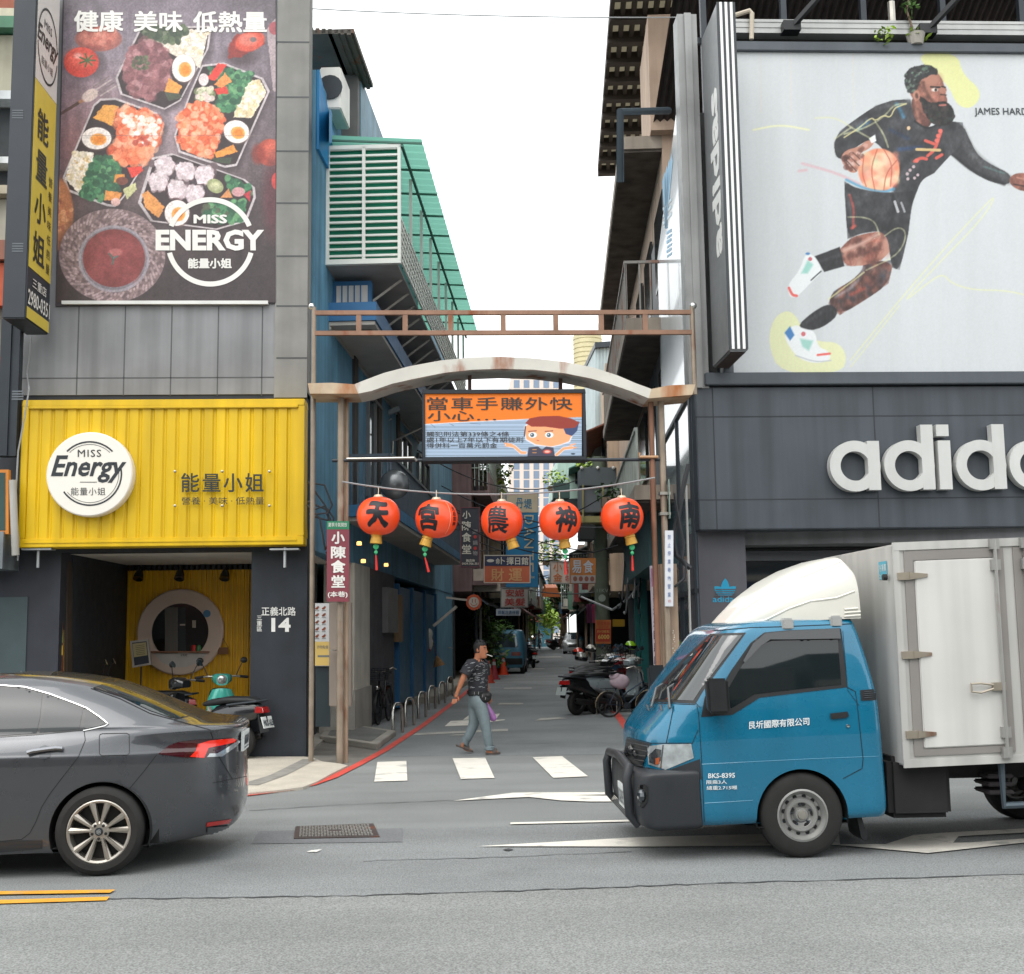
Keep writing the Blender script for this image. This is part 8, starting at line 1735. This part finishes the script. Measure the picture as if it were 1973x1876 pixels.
  mb=MB(); mb.quad((.47,s_*.13,.50),(.455,s_*.19,.50),(.455,s_*.195,.62),(.475,s_*.15,.62)); mb.v=[(x+.012+(.028 if abs(y)<.16 else 0),y,z) for x,y,z in mb.v]; mb.build('indicator',mat('indicator_clear','c9c5bc',.1,.4,coat=1,var=0),sh_)
 mb=MB(); mb.hexa([(-1.02,-.09,.62),(-1.02,.09,.62),(-.9,.12,.62),(-.9,-.12,.62),(-1.0,-.08,.70),(-1.0,.08,.70),(-.9,.11,.71),(-.9,-.11,.71)]); mb.build('tail_light',mat('scooter_tail','9c1a18',.12,coat=1,var=0),t,bevel=.008)
 mb=MB(); mb.hexa([(-.98,-.1,.50),(-.96,-.1,.6),(-.94,-.1,.6),(-.96,-.1,.5),(-.98,.1,.50),(-.96,.1,.6),(-.94,.1,.6),(-.96,.1,.5)]); mb.bar((-.94,0,.62),(-1.0,0,.36),.14,.02); mb.build('rear_mudguard',dk_,t)
 mb=MB(); mb.hexa([(-1.065,-.13,.42),(-1.065,.13,.42),(-1.055,.13,.42),(-1.055,-.13,.42),(-1.015,-.13,.57),(-1.015,.13,.57),(-1.005,.13,.57),(-1.005,-.13,.57)]); pl_=mb.build('licence_plate',MATS['plate_white'] if plate else mat('plate_worn','9fa9a8',.5),t)
 if plate:mb=MB(); O=Vector((-1.063,.115,.445)); lettering(mb,plate,O,Vector((0,-.23,0)),Vector((.028,0,.085)),.004,bold=.03); mb.build('plate_number',MATS['plate_ink'],pl_)
 mb=MB(); mb.tube([(-.2,-.12,.22),(-.45,-.17,.24)],.025,8); mb.lathe([(.03,0),(.055,.05),(.06,.35),(.045,.42),(.03,.42),(.03,.38)],(-.42,-.18,.25),(-1,-.02,.12),14); mb.build('exhaust',mat('exhaust','3a3a3a',.4,.7),t,smooth=True)
 mb=MB(); mb.hexa([(-.72,.06,.18),(-.1,.08,.22),(-.1,.14,.22),(-.72,.16,.18),(-.72,.06,.34),(-.1,.08,.36),(-.1,.14,.36),(-.72,.16,.34)]); mb.build('engine_case',M['darkmetal'],t,bevel=.02)
 mb=MB(); mb.tube([(-.15,-.14,.24),(-.22,-.2,.01),(-.26,-.2,.01)],.013,6); mb.tube([(-.15,.14,.24),(-.22,.2,.01),(-.26,.2,.01)],.013,6); mb.build('centre_stand',M['steel'],t)
 mb=MB(); mb.tube([(-.5,-.17,.73),(-.95,-.15,.78),(-1.03,0,.79),(-.95,.15,.78),(-.5,.17,.73)],.014,8); mb.build('grab_rail',M['darkmetal'],t)
 return t
def put(t,x,y,deg,z=0.0):t.location=(x,y,z); t.rotation_euler=(0,0,math.radians(deg)); return t
p=onY(424,1400,YL+1.5); put(scooter('scooter','mint green scooter facing the street before the round hatch','4fc0ae',plate=None),p.x,YL+1.55,-78,.045)
p=onZ(487,1466,.03); put(scooter('scooter','black scooter with a white number plate beside the navy address pillar','1d1f22',plate='MKU-1625'),p.x-.80,YL+.05,158,.03)
p=onZ(185,1440,.045); put(scooter('scooter','dark scooter parked sideways in front of the stairwell','202124',plate=None),p.x+.5,YL+1.5,186,.045)
proto=scooter('scooter','black scooter heading the parked row, nearest the street','1a1b1d',plate=None,group='scooters parked along the alley')
q0=onZ(1106,1378); ang=42
put(proto,q0.x+.50,q0.y+.42,ang)
cols=[('8b979b','pale grey scooter second in the parked row'),('7a2226','dark red scooter third in the parked row'),('c4c5c0','white scooter fourth in the parked row'),('8a8d8b','silver scooter fifth in the parked row'),('2f5a78','blue scooter sixth in the parked row'),('b0aca2','cream scooter seventh in the parked row'),('6a2a28','wine red scooter eighth in the parked row'),('c9c9c6','white scooter ninth in the parked row'),('1b1c1e','black scooter tenth in the parked row'),('4f6a70','blue grey scooter last in the parked row')]
def recolor(t,hexc,s='rear_body leg_shield front_fender headset'.split()):
 m=mat('scooter_'+hexc,hexc,.3,.1,var=.04,coat=.7)
 for c in t.children:
  if c.name.split('.')[0] in s:c.material_slots[0].link='OBJECT'; c.material_slots[0].material=m
for k,(c_,l_) in enumerate(cols):
 d=copy_tree(proto); recolor(d,c_); d['label']=l_; b=AO+AD*(q0-AO).dot(AD); s_=(q0-RO).dot(AD)+.72*(k+1); tt=.85+.22*math.sin(k*2.1); b=ral(s_,tt); put(d,b.x,b.y,ang-8+6*math.sin(k*3.7))
fl=[(47.5,4.3,100,'22252a','dark scooter parked just past the blue van'),(50,4.0,96,'2d5a6e','blue scooter second beyond the blue van'),(54,3.9,93,'1b1c1e','black scooter third beyond the blue van')]
for s_,d_,a,c_,l_ in fl:d=copy_tree(proto); recolor(d,c_); d['label']=l_; b=onZ(1022-(s_-47)*.6,1288-(s_-47)*3.2); put(d,b.x,b.y,a)
for k in range(5):d=copy_tree(proto); recolor(d,['1f2022','3a3d40','5d2a2a','22313c','1c1c1e'][k]); d['label']=['black scooter under the dark tree at the far end','grey scooter second under the dark tree at the far end','maroon scooter third under the dark tree at the far end','navy scooter fourth under the dark tree at the far end','black scooter last under the dark tree at the far end'][k]; b=onZ(1078-k*3.5,1252-k*1.7); put(d,b.x,b.y,30)
def helmet(label,p,col,col2=None):
 t=thing('helmet',label,'helmet',tuple(p)); mb=MB(); prof=[(.13*math.cos(a),.13*math.sin(a)) for a in np.linspace(-.35,1.56,10)]; mb.lathe(prof,p,(.1,-.1,1),20); mb.build('shell',mat('helmet_'+col,col,.15,coat=1,var=.05),t,smooth=True)
 mb=MB(); mb.lathe([(.132,-.03),(.137,-.02),(.137,.03),(.133,.04)],p,(.1,-.1,1),20); mb.build('visor_band',M['blackgloss'] if not col2 else mat('helmet_'+col2,col2,.2,coat=1),t,smooth=True)
helmet('black and lime helmet hung on the rear of the scooter row',onY(1215,1246,25.4),'7fb31f'); helmet('grey helmet resting on the black row scooter',onY(1120,1268,24.6),'6f706c'); helmet('red helmet on the handlebars at the back of the row',onY(1114,1278-20,27.5),'b5301f'); helmet('pale grey helmet among the scooter mirrors',onY(1138,1252,28),'a9a69c')
t=thing('cloth_bag','pale mauve cloth bag hanging from the scooter floorboard','bag',tuple(onY(1195,1330,23.3))); mb=MB(); mb.ball(onY(1194,1313,23.3),(.2,.1,.15),16); mb.ball(onY(1185,1303,23.3),(.12,.09,.1),12); mb.build('bag_body',mat('bag_mauve','b3a0aa',.8,var=.12,vs=8),t,smooth=True)
mb=MB(); mb.tube([onY(1186,1300,23.3),onY(1190,1288,23.35),onY(1196,1300,23.3)],.01,5); mb.build('strap',M['black'],t)
def bicycle(name,label,col,wr=.33,basket=None,fender='b9a888',group=None):
 t=thing(name,label,'bicycle',(0,0,0),group); fm=mat('bike_'+col,col,.3,.4,var=.1,coat=.3); wb_=wr*1.62
 for x in (-wb_,wb_):
  mb=MB(); n=28
  for k in range(n):pass
  mb.lathe([(wr-.035,-.012),(wr-.01,-.018),(wr,0),(wr-.01,.018),(wr-.035,.012),(wr-.035,-.012)],(x,0,wr),(0,1,0),32); wh=mb.build('wheel',M['rubber'],t,smooth=True)
  mb=MB()
  for k in range(14):a=math.pi*k/7; mb.tube([(x,.02*(-1)**k,wr),(x+math.cos(a)*(wr-.03),0,wr+math.sin(a)*(wr-.03))],.0025,4)
  mb.lathe([(wr-.034,-.009),(wr-.048,0),(wr-.034,.009)],(x,0,wr),(0,1,0),32); mb.tube([(x,-.04,wr),(x,.04,wr)],.02,8); mb.build('spokes',M['darkmetal'],wh)
  mb=MB(); vs=[]
  for i in range(11):
   a=math.radians(-10+i*20)
   for k in range(3):u=k-1; vs.append((x+(wr+.025)*math.cos(a),.028*u,wr+(wr+.025)*math.sin(a)-.01*abs(u)))
  mb.add(vs,[(i*3+k,i*3+k+1,(i+1)*3+k+1,(i+1)*3+k) for i in range(10) for k in range(2)]); mb.build('fender',mat('fender_'+fender,fender,.4,.2,var=.1,rust=.1),t,smooth=True)
 bb_,hd_,st_=Vector((-.05,0,wr-.03)),Vector((wb_-.13,0,wr+.42)),Vector((-.2,0,wr+.42))
 mb=MB(); mb.tube([bb_,hd_-Vector((-.04,0,.12))],.02,8); mb.tube([bb_,st_,st_+Vector((-.04,0,.14))],.017,8); mb.tube([bb_+Vector((-.08,0,.2)),hd_],.016,8)
 for s_ in (-.035,.035):mb.tube([bb_,(-wb_,s_,wr)],.01,6); mb.tube([st_,(-wb_,s_,wr)],.009,6); mb.tube([(wb_,s_,wr),hd_-Vector((-.03,0,.1))],.013,6)
 mb.tube([hd_-Vector((-.04,0,.12)),hd_+Vector((-.03,0,.2))],.02,8); mb.build('frame',fm,t,smooth=True)
 mb=MB(); h=hd_+Vector((-.03,0,.2)); mb.tube([h+Vector((-.2,.28,.06)),h+Vector((-.05,.24,.1)),h,h+Vector((-.05,-.24,.1)),h+Vector((-.2,-.28,.06))],.012,8); mb.build('handlebar',M['steel'],t,smooth=True)
 mb=MB(); s2=st_+Vector((-.05,0,.16)); mb.add([s2+Vector(v) for v in ((-.13,-.09,.0),(-.13,.09,0),(.0,.05,.01),(.15,.02,.0),(.15,-.02,0),(0,-.05,.01),(-.13,-.09,.05),(-.13,.09,.05),(0,.05,.05),(.15,.02,.03),(.15,-.02,.03),(0,-.05,.05))],[(0,1,2,5),(5,2,3,4),(6,11,8,7),(11,10,9,8),(0,6,7,1),(1,7,8,2),(2,8,9,3),(3,9,10,4),(4,10,11,5),(5,11,6,0)]); mb.build('saddle',M['black'],t,smooth=True)
 mb=MB(); mb.lathe([(.07,-.01),(.07,.01)],bb_+Vector((0,-.04,0)),(0,1,0),18,cap=True); mb.bar(bb_+Vector((0,-.06,0)),bb_+Vector((.12,-.06,-.12)),.02); mb.bar(bb_+Vector((0,.06,0)),bb_+Vector((-.12,.06,.12)),.02); mb.box((.07+bb_.x,-.13,bb_.z-.13),(.17+bb_.x,-.06,bb_.z-.11)); mb.build('crank',M['darkmetal'],t)
 mb=MB(); mb.bar((-wb_-.15,0,wr*2+.06),(-.25,0,wr*2+.06),.12,.015); mb.bar((-wb_,.05,wr),(-wb_-.05,.05,wr*2+.05),.01); mb.bar((-wb_,-.05,wr),(-wb_-.05,-.05,wr*2+.05),.01); mb.build('carrier',M['darkmetal'],t)
 mb=MB(); mb.tube([(-wb_+.05,.06,wr),(-wb_+.15,.16,.0)],.009,6); mb.build('kick_stand',M['steel'],t)
 if basket:
  mb=MB(); c=Vector((wb_+.05,0,wr+.5)); q=[(-.13,-.17),(.13,-.17),(.13,.17),(-.13,.17)]
  for k in range(7):
   z=k*.035; g=1+.15*k/6
   for (x0,y0),(x1,y1) in zip(q,q[1:]+q[:1]):mb.bar(c+Vector((x0*g,y0*g,z)),c+Vector((x1*g,y1*g,z)),.008)
  for (x0,y0),(x1,y1) in zip(q,q[1:]+q[:1]):
   for u in np.linspace(0,1,8):a=Vector((x0+(x1-x0)*u,y0+(y1-y0)*u,0)); mb.bar(c+a,c+Vector((a.x*1.15,a.y*1.15,.21)),.007)
  mb.box((c.x-.13,-.17,c.z-.005),(c.x+.13,.17,c.z)); mb.build('basket',mat('basket_'+basket,basket,.5,.3,var=.15),t)
  mb=MB(); mb.lathe([(0,.03),(.035,.02),(.04,-.03)],(wb_+.16,0,wr+.36),(1,0,0),14); mb.build('lamp',M['chrome'],t,smooth=True)
 return t
p=onZ(722,1398); put(bicycle('bicycle','black bicycle with a wire basket leaning by the dark shop wall','16181a',.33,'22262a','1e1f21'),p.x+.12,p.y+.62,-97)
p=onZ(850,1313,.16); put(bicycle('bicycle','old bicycle with a brown basket by the blue doors','2a2c2e',.33,'6b4a3a','2a2a2a'),p.x+.1,p.y+.6,-98,.16)
p=onZ(1178,1382); put(bicycle('bicycle','small wheeled bicycle with beige mudguards in front of the scooters','1c3242',.25,None,'b3a184'),p.x+.36,p.y+.05,8)
hoops=[(757,1416),(781,1401),(806,1385),(826,1368),(846,1357),(862,1343)]
hl_=['stainless bike hoop next to the ramp plate','stainless bike hoop second from the ramp plate','stainless bike hoop third from the ramp plate','stainless bike hoop fourth from the ramp plate','stainless bike hoop fifth from the ramp plate','stainless bike hoop with a rag tied on, deepest of its row']
for k,(x,y) in enumerate(hoops):
 a=onZ(x,y); b=a+AD*.42+AN*.10; u=Vector((0,0,1)); mb=MB(); mb.tube([a,a+u*.38,a.lerp(b,.1)+u*.46,a.lerp(b,.25)+u*.5,a.lerp(b,.75)+u*.5,a.lerp(b,.9)+u*.46,b+u*.38,b],.028,10); tag(mb.build('bike_hoop',mat('stainless','b5b3ad',.22,.95,var=.1,vs=8),smooth=True),hl_[k],'bike rack','row of bike hoops in the alley')
 if k==5:t_=MB(); t_.ball(a.lerp(b,.6)+u*.44,(.06,.06,.1),10); tag(t_.build('rag',mat('rag_brown','5d564d',.9),smooth=True),'brown rag tied on the deepest bike hoop','rag')
a=onY(846,1283,32.5); b=onY(834,1235,32.5); t=thing('broom','straw broom leaning against the blue doors','broom',tuple(a)); mb=MB(); mb.tube([b,a.lerp(b,.35)],.016,6); mb.build('handle',M['bark'],t)
mb=MB(); c0,c1=a.lerp(b,.4),a; mb.tube([c0,a.lerp(b,.25),c1],[.03,.09,.17],12); mb.build('bristles',mat('straw','8a6a45',.9,var=.3,vs=20),t)
c=onY(824,1236,32); t=thing('hanging_bag','red and white bag hanging on the blue door post','bag',tuple(c)); mb=MB(); mb.ball(c,(.14,.1,.3),14); mb.build('sack',mat('sack_red','a03a40',.6,var=.25,vs=4),t,smooth=True)
mb=MB(); mb.ball(c+Vector((.02,-.03,.2)),(.12,.1,.16),12); mb.ball(c+Vector((.07,-.03,-.02)),(.07,.09,.2),10); mb.build('white_wrap',M['white'],t,smooth=True)
def cone(label,x,y,h,col,grp='traffic cones by the blue van'):
 p=onZ(x,y); t=thing('traffic_cone',label,'traffic cone',tuple(p),grp); mb=MB(); mb.lathe([(.17,.03),(.035,h),(0,h)],p,(0,0,1),20); mb.box((p.x-.2,p.y-.2,0),(p.x+.2,p.y+.2,.04)); mb.build('cone_body',mat('cone_'+col,col,.5,var=.12),t,smooth=True,angle=40)
 mb=MB(); r_=lambda z:.17+(.035-.17)*(z-.03)/(h-.03)+.003; mb.lathe([(r_(h*.7),h*.7),(r_(h*.86),h*.86)],p,(0,0,1),20); mb.build('reflective_sleeve',mat('sleeve_grey','a5a6a4',.5),t,smooth=True)
cone('bright orange cone beside the van bumper',970,1300,.72,'d0421c'); cone('bright orange cone touching the potted tree',962,1298,.72,'d0421c'); cone('faded red cone just behind the crossing man',942,1316,.72,'a03a28'); cone('faded red cone set further from the crossing man',952,1309,.72,'93303a')
# ================================================================ vehicles in the alley
def small_car(name,label,cat,g,heading,LV,paint_,glass_polys,arches,lamps,plate,xm,extra=None):
 t=thing(name,label,cat,tuple(g)); Mx=Matrix.Translation(g)@Matrix.Rotation(heading,4,'Z'); b=Body(LV,4,90,xm,arches,.31); V=b.world(Mx); mb=MB(); mb.add(V,b.F); mb.build('body',paint_,t,smooth=True,angle=45); S_=Surf(V,b.F)
 for nm,m,polys in glass_polys+lamps:
  for q in polys:mb=MB(); S_.patch(mb,q,.012,2.0); mb.build(nm,m,t,smooth=True,angle=60)
 for ax,az in arches:
  for sg in (-1,1):
   c=Mx@Vector((ax,sg*.70,.28)); d=(Mx@Vector((ax,sg,.28)))-(Mx@Vector((ax,0,.28))); mb=MB(); mb.lathe([(.17,.0),(.25,.01),(.28,-.02),(.28,-.15),(.2,-.17)],c,d,24); wh=mb.build('wheel',M['rubber'],t,smooth=True); mb=MB(); mb.lathe([(.17,.0),(.12,-.02),(.04,.0),(0,.0)],c,d,20); mb.build('rim',M['steel'],wh)
 return t
vb=mat('van_blue','3d6f86',.4,.2,var=.12,vs=3); LVv=[(.25,-2.9,-.02,.66,5,8),(.35,-3.0,0,.70,5,8),(.6,-3.02,.02,.72,5,8),(.9,-3.0,.0,.725,5,8),(1.05,-2.95,-.02,.72,5,8),(1.4,-2.6,-.09,.67,5,8),(1.62,-2.3,-.15,.62,5,8),(1.70,-2.1,-.22,.56,5,7),(1.73,-1.9,-.4,.4,4,5)]
gv=onZ(975,1299); gl_=mat('van_glass','39444a',.05,var=.4,vs=3,coat=1)
small_car('parked_van','old blue van parked with its rear window towards the street','van',Vector((gv.x,gv.y,0)),math.radians(-90-6),LVv,vb,[('rear_window',gl_,[[(947,1221),(993,1221),(998,1247),(943,1247)]])],[(-.55,.28),(-2.45,.28)],
[('tail_light',mat('van_tail','6e3a33',.3,coat=.5),[[(985,1256),(1003,1256),(1003,1263),(985,1263)],[(938,1256),(944,1256),(944,1263),(938,1263)]]),('licence_plate',mat('van_plate','a9a499',.5),[[(950,1257),(978,1257),(978,1262),(950,1262)]]),('bumper',M['black'],[[(937,1268),(1006,1268),(1006,1280),(937,1280)]])],None,-1.5)
wcar=mat('silver_paint','aeb3b3',.3,.4,var=.05,coat=.7); LVc=[(.2,-.02,3.7,.72,4,4),(.3,-.1,3.8,.80,4,4),(.55,-.14,3.85,.84,4,4),(.75,-.06,3.85,.83,4,4),(.88,.2,3.8,.80,4,4),(.95,.7,3.75,.76,4,5),(1.2,1.15,3.6,.66,4,5),(1.42,1.55,3.4,.58,4,5),(1.48,1.8,3.1,.4,3,4)]
gc=onZ(1104,1260);
small_car('parked_car','silver car facing the street, half covered by a blue tarp','car',Vector((gc.x,gc.y,0)),math.radians(90-8),LVc,wcar,[('windscreen',gl_,[[(1090,1232),(1124,1230),(1120,1214),(1097,1214)]])],[(.75,.28),(3.0,.28)],[('headlight',mat('car_lamp','c9cccb',.1,.5),[[(1083,1240),(1092,1240),(1092,1245),(1084,1245)],[(1119,1239),(1128,1238),(1128,1243),(1119,1244)]]),('grille',M['black'],[[(1095,1241),(1116,1240),(1116,1246),(1095,1247)]]),('licence_plate',mat('van_plate','a9a499',.5),[[(1100,1248),(1112,1247.5),(1112,1252),(1100,1252)]])],None,2)
mb=MB(); P=lambda x,y,d=0:onY(x,y,gc.y+.6+d); q=[P(1108,1236),P(1122,1226,.3),P(1136,1229,.3),P(1143,1240),P(1142,1256),P(1126,1246)]; mb.slab(q,(.1,1.2,.1)); tag(mb.build('tarp',mat('tarp_blue','3f6d80',.6,var=.2,vs=3),bevel=.05),'blue green tarp draped over the side of the silver car','tarp')
gr_=onZ(1040,1250); d=copy_tree(proto); recolor(d,'55707d'); d['label']='grey blue scooter ridden towards the street at the far end'; d['group']='scooters ridden in the alley'; put(d,gr_.x,gr_.y,-92)
r0=Vector((gr_.x,gr_.y+.35,0)); rid=thing('person','far rider in a pale top and dark helmet seated on the moving scooter','person',tuple(r0+Vector((0,0,.78))))
Q_=lambda x,y,z:r0+Vector((x,y,z))
v,f=skin_mesh(dict(pe=Q_(0,0,.88),ch=Q_(0,-.08,1.2),nk=Q_(0,-.1,1.38),hd=Q_(0,-.12,1.52),sl=Q_(.2,-.1,1.32),el=Q_(.3,-.35,1.12),hl=Q_(.3,-.62,1.06),sr=Q_(-.2,-.1,1.32),er=Q_(-.3,-.35,1.12),hr=Q_(-.3,-.62,1.06),kl=Q_(.14,-.45,.8),fl=Q_(.13,-.55,.34),kr=Q_(-.14,-.45,.8),fr=Q_(-.13,-.55,.34)),
chain(['pe','ch','nk','hd'])+chain(['nk','sl','el','hl'])+chain(['nk','sr','er','hr'])+chain(['pe','kl','fl'])+chain(['pe','kr','fr']),dict(pe=.15,ch=.16,nk=.07,hd=.09,sl=.07,el=.05,hl=.04,sr=.07,er=.05,hr=.04,kl=.08,fl=.05,kr=.08,fr=.05),'pe',1); mb=MB(); mb.add(v,f); mb.build('body',mat('rider_body','6d5a4e',.8,var=.2),rid,smooth=True)
v,f=skin_mesh(dict(a=Q_(0,0,.9),b=Q_(0,-.08,1.2),c=Q_(0,-.1,1.34),d=Q_(.22,-.12,1.3),e=Q_(-.22,-.12,1.3)),[('a','b'),('b','c'),('c','d'),('c','e')],dict(a=.17,b=.185,c=.11,d=.085,e=.085),'a',1); mb=MB(); mb.add(v,f); mb.build('top',mat('rider_top','b3aba0',.8),rid,smooth=True)
mb=MB(); mb.ball(Q_(0,-.12,1.55),.125,12); mb.build('helmet',M['blackgloss'],rid,smooth=True)
# ================================================================ far side of the frame: the neighbour to the west
def C0(x,y):return onY(x,y,YL-.02)
nb=thing('neighbour_building','weathered neighbour block with stacked shutters at the frame edge','building',(C0(-60,600).x,YL,0))
xa,xb=C0(-420,600).x,C0(30,1000).x
mb=MB(); mb.box((xa,YL+.7,0),(xb-.3,YL+1.2,11.5)); mb.build('wall',mat('neighbour_wall','77736a',.8,var=.2,streak=.3),nb)
bands=[(0,24,'8a4a33',.1),(28,44,'c2bda6',.25),(46,68,'4d7f63',.3),(72,178,'a09c88',.12),(188,204,'c4c8ca',.3),(208,310,'22282c',.02),(314,326,'c6c9c8',.3),(330,364,'20262a',.02),(368,384,'b0a58f',.3),(386,465,'a8a293',.1),(468,505,'8e5b48',.2),(508,590,'b5502f',.1)]
for y0,y1,c_,pr in bands:
 a,b=onY(0,y1,YL+.6).z,onY(0,y0,YL+.6).z; mb=MB(); mb.box((xa,YL+.7-pr-.05,a),(xb-.35,YL+.75,b)); mb.build('shutter_band' if pr<.2 else 'ledge',mat('band_'+c_,c_,.6,var=.2,vs=2,streak=.2),nb)
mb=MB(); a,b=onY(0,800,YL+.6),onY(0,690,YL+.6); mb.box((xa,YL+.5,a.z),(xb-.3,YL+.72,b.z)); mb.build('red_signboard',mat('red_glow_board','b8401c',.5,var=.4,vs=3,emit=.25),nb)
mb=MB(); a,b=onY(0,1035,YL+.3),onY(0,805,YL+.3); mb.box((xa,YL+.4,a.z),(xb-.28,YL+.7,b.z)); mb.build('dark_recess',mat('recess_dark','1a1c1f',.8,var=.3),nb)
mb=MB(); a,b=C0(-200,1102),C0(36,1030); n=10
for i in range(n):x=a.x+(b.x-a.x)*i/n; mb.box((x,YL-.55-.02*(i%2),a.z),(x+(b.x-a.x)/n,YL+.4,b.z))
mb.build('metal_awning',mat('awning_zinc','7d8487',.4,.5,var=.3,vs=2,streak=.2),nb)
t=thing('menu_board','dark green framed board with orange edge at the frame edge','board',tuple(C0(8,1028)))
Pn=lambda x,y:onY(x,y,YL-.5)
mb=MB(); block_px(mb,-70,905,18,1029,Pn,.03,.05); mb.build('frame',mat('frame_orange','bf7628',.5),t); mb=MB(); block_px(mb,-64,911,12,1022,Pn,.036,0); mb.build('board',mat('board_green','26403c',.6,var=.15),t)
mb=MB(); mb.tube([onY(24,925,YL-.5),onY(30,1070,YL-.5)],.05,10); tag(mb.build('drain_pipe',mat('pipe_pale','a5a39c',.6,var=.15,streak=.2),smooth=True),'pale drain pipe beside the yellow fascia','pipe')
mb=MB(); p=onY(32,625,YL-.32); q=onY(28,880,YL-.32); mb.box((p.x-.16,YL-.45,q.z),(p.x-.02,YL-.25,p.z+.05)); mb.box((p.x-.02,YL-.42,q.z),(p.x+.09,YL-.28,p.z+.05)); tag(mb.build('steel_column',mat('column_dark','2c3238',.5,.3,var=.15)),'dark steel column carrying the black and yellow projecting sign','column')
pc('sign_cable',[onY(60,650,YL-.05),onY(58,680,YL-.06),onY(52,720,YL-.06),onY(56,750,YL-.4),onY(48,800,YL-.42),onY(35,870,YL-.42),onY(30,960,YL-.42),onY(36,1040,YL-.42),onY(34,1080,YL-.4)],.012,M['wire_pale'],'pale cable looping down over the yellow fascia edge')
YA,YB2=15.65,16.55
t=thing('projecting_sign','black projecting sign box with white and yellow printed side','sign',tuple(onY(45,640,16)))
x1=onY(49,612,YA).x; x0=onY(3,612,YA).x; zb_=onY(49,613,YA).z; zt_=11.2
mb=MB(); mb.box((x0,YA,zb_),(x1,YB2,zt_)); mb.build('box',mat('sign_black','30353b',.45,.2,var=.12,vs=1),t,bevel=.015)
def fz(y):return onY(50,y,YA).z
def fq(mb,za,zb,u0=0,u1=1,sk=0,off=.006,mi=0):a,b=YA+.02+(YB2-YA-.04)*u0,YA+.02+(YB2-YA-.04)*u1; mb.quad((x1+off,a,za),(x1+off,b,za),(x1+off,b,zb),(x1+off,a,zb),mi)
mb=MB(); fq(mb,fz(146),zt_-.02,0,1); mb.build('white_panel',mat('panel_offwhite','c9c5c0',.5,var=.05),t)
mb=MB(); fq(mb,fz(511),fz(146)-.005); fq(mb,zb_+.02,fz(588)); mb.build('yellow_panel',mat('panel_yellow','c9b345',.5,var=.08),t)
def ftext(mb,s,z0_,z1_,u0,u1,off=.012,**k):a,b=YA+(YB2-YA)*u0,YA+(YB2-YA)*u1; lettering(mb,s,(x1,a,z0_),(0,b-a,0),(0,0,z1_-z0_),off,**k)
mb=MB()
for k,c_ in enumerate('能量小姐'):z=fz(190+k*80); ftext(mb,c_,z-.47,z-.02,.18,.66,bold=.02)
for k,c_ in enumerate('營養美味低熱量'):z=fz(300+k*29); ftext(mb,c_,z-.16,z-.02,.74,.9)
mb2=MB(); n=40; cz,cy=fz(60),(YA+YB2)/2
for i in range(n):
 a0,a1=2*math.pi*i/n,2*math.pi*(i+1)/n; q=[(x1+.012,cy+r*.40*math.cos(a),cz+r*.55*math.sin(a)) for a,r in ((a0,1),(a1,1),(a1,.94),(a0,.94))]
 if not (abs(math.sin((a0+a1)/2))<.22):mb.quad(*q)
ftext(mb,'Energy',cz-.13,cz+.2,.04,.96,shear=.3,bold=.02); ftext(mb,'MISS',cz+.22,cz+.34,.32,.66); ftext(mb,'能量小姐',cz-.34,cz-.22,.25,.75)
mb.build('dark_lettering',mat('sign_ink','232a26',.5,var=0),t)
mb=MB(); ftext(mb,'三重店',fz(545),fz(526),.2,.8,bold=.01); ftext(mb,'2980-0351',fz(583),fz(553),.04,.97,bold=.012); mb.build('white_lettering',M['white'],t)
mb=MB()
for y in (228,485,770):
 for k in range(4):p=onY(36,y,YA); mb.box((p.x-.09,YA-.004,p.z+k*.035),(p.x+.06,YA+.01,p.z+k*.035+.018))
mb.build('vent_slots',mat('slot_grey','5a6066',.5),t)
# ================================================================ buildings across the street (seen in the car paint and glass)
def opposite(label,x0,x1,h,c_,seed):
 t=thing('street_building',label,'building',((x0+x1)/2,-14,0),'shop buildings across the street'); r_=random.Random(seed); wm=mat('opp_'+c_,c_,.8,var=.15,streak=.15)
 mb=MB(); mb.box((x0,-20,3.4),(x1,-14,h)); mb.box((x0,-20,0),(x1,-17,3.4)); mb.build('wall',wm,t)
 n=int((x1-x0)//3.2);
 for i in range(n+1):
  x=x0+(x1-x0)*i/n; mb=MB(); mb.box((x-.3,-14.6,0),(x+.3,-14.0,3.4)); mb.build('pillar',wm,t)
 for z in np.arange(4.2,h-1.6,3.1):
  for i in range(n):a=x0+(x1-x0)*(i+.18)/n; b=x0+(x1-x0)*(i+.82)/n; mb=MB(); mb.box((a,-14.0,z),(b,-13.95,z+1.7)); mb.build('window',M['window'],t)
  mb=MB(); mb.box((x0,-13.98,z-.6),(x1,-13.5,z-.35)); mb.build('ledge',mat('opp_ledge','a9a59c',.8),t)
 mb=MB(); mb.box((x0+.2,-14.0,3.0),(x1-.2,-13.7,3.9)); mb.build('signboard',mat('opp_sign_'+str(seed),r_.choice(['8d3a2d','35547a','9c8a3a','c4bfb4']),.5),t)
for a in (('tiled grey shop block across the street',-34,-19,9,'6e6a66',1),('dark brown shop block across the street',-18.5,-6,9.5,'564c46',2),('concrete arcade block across the street',-5.5,9,8,'77756f',3),('slate shop block across the street',9.5,22,9.5,'50565a',4),('beige shop block across the street',22.5,38,8.5,'84796a',5)):opposite(*a)
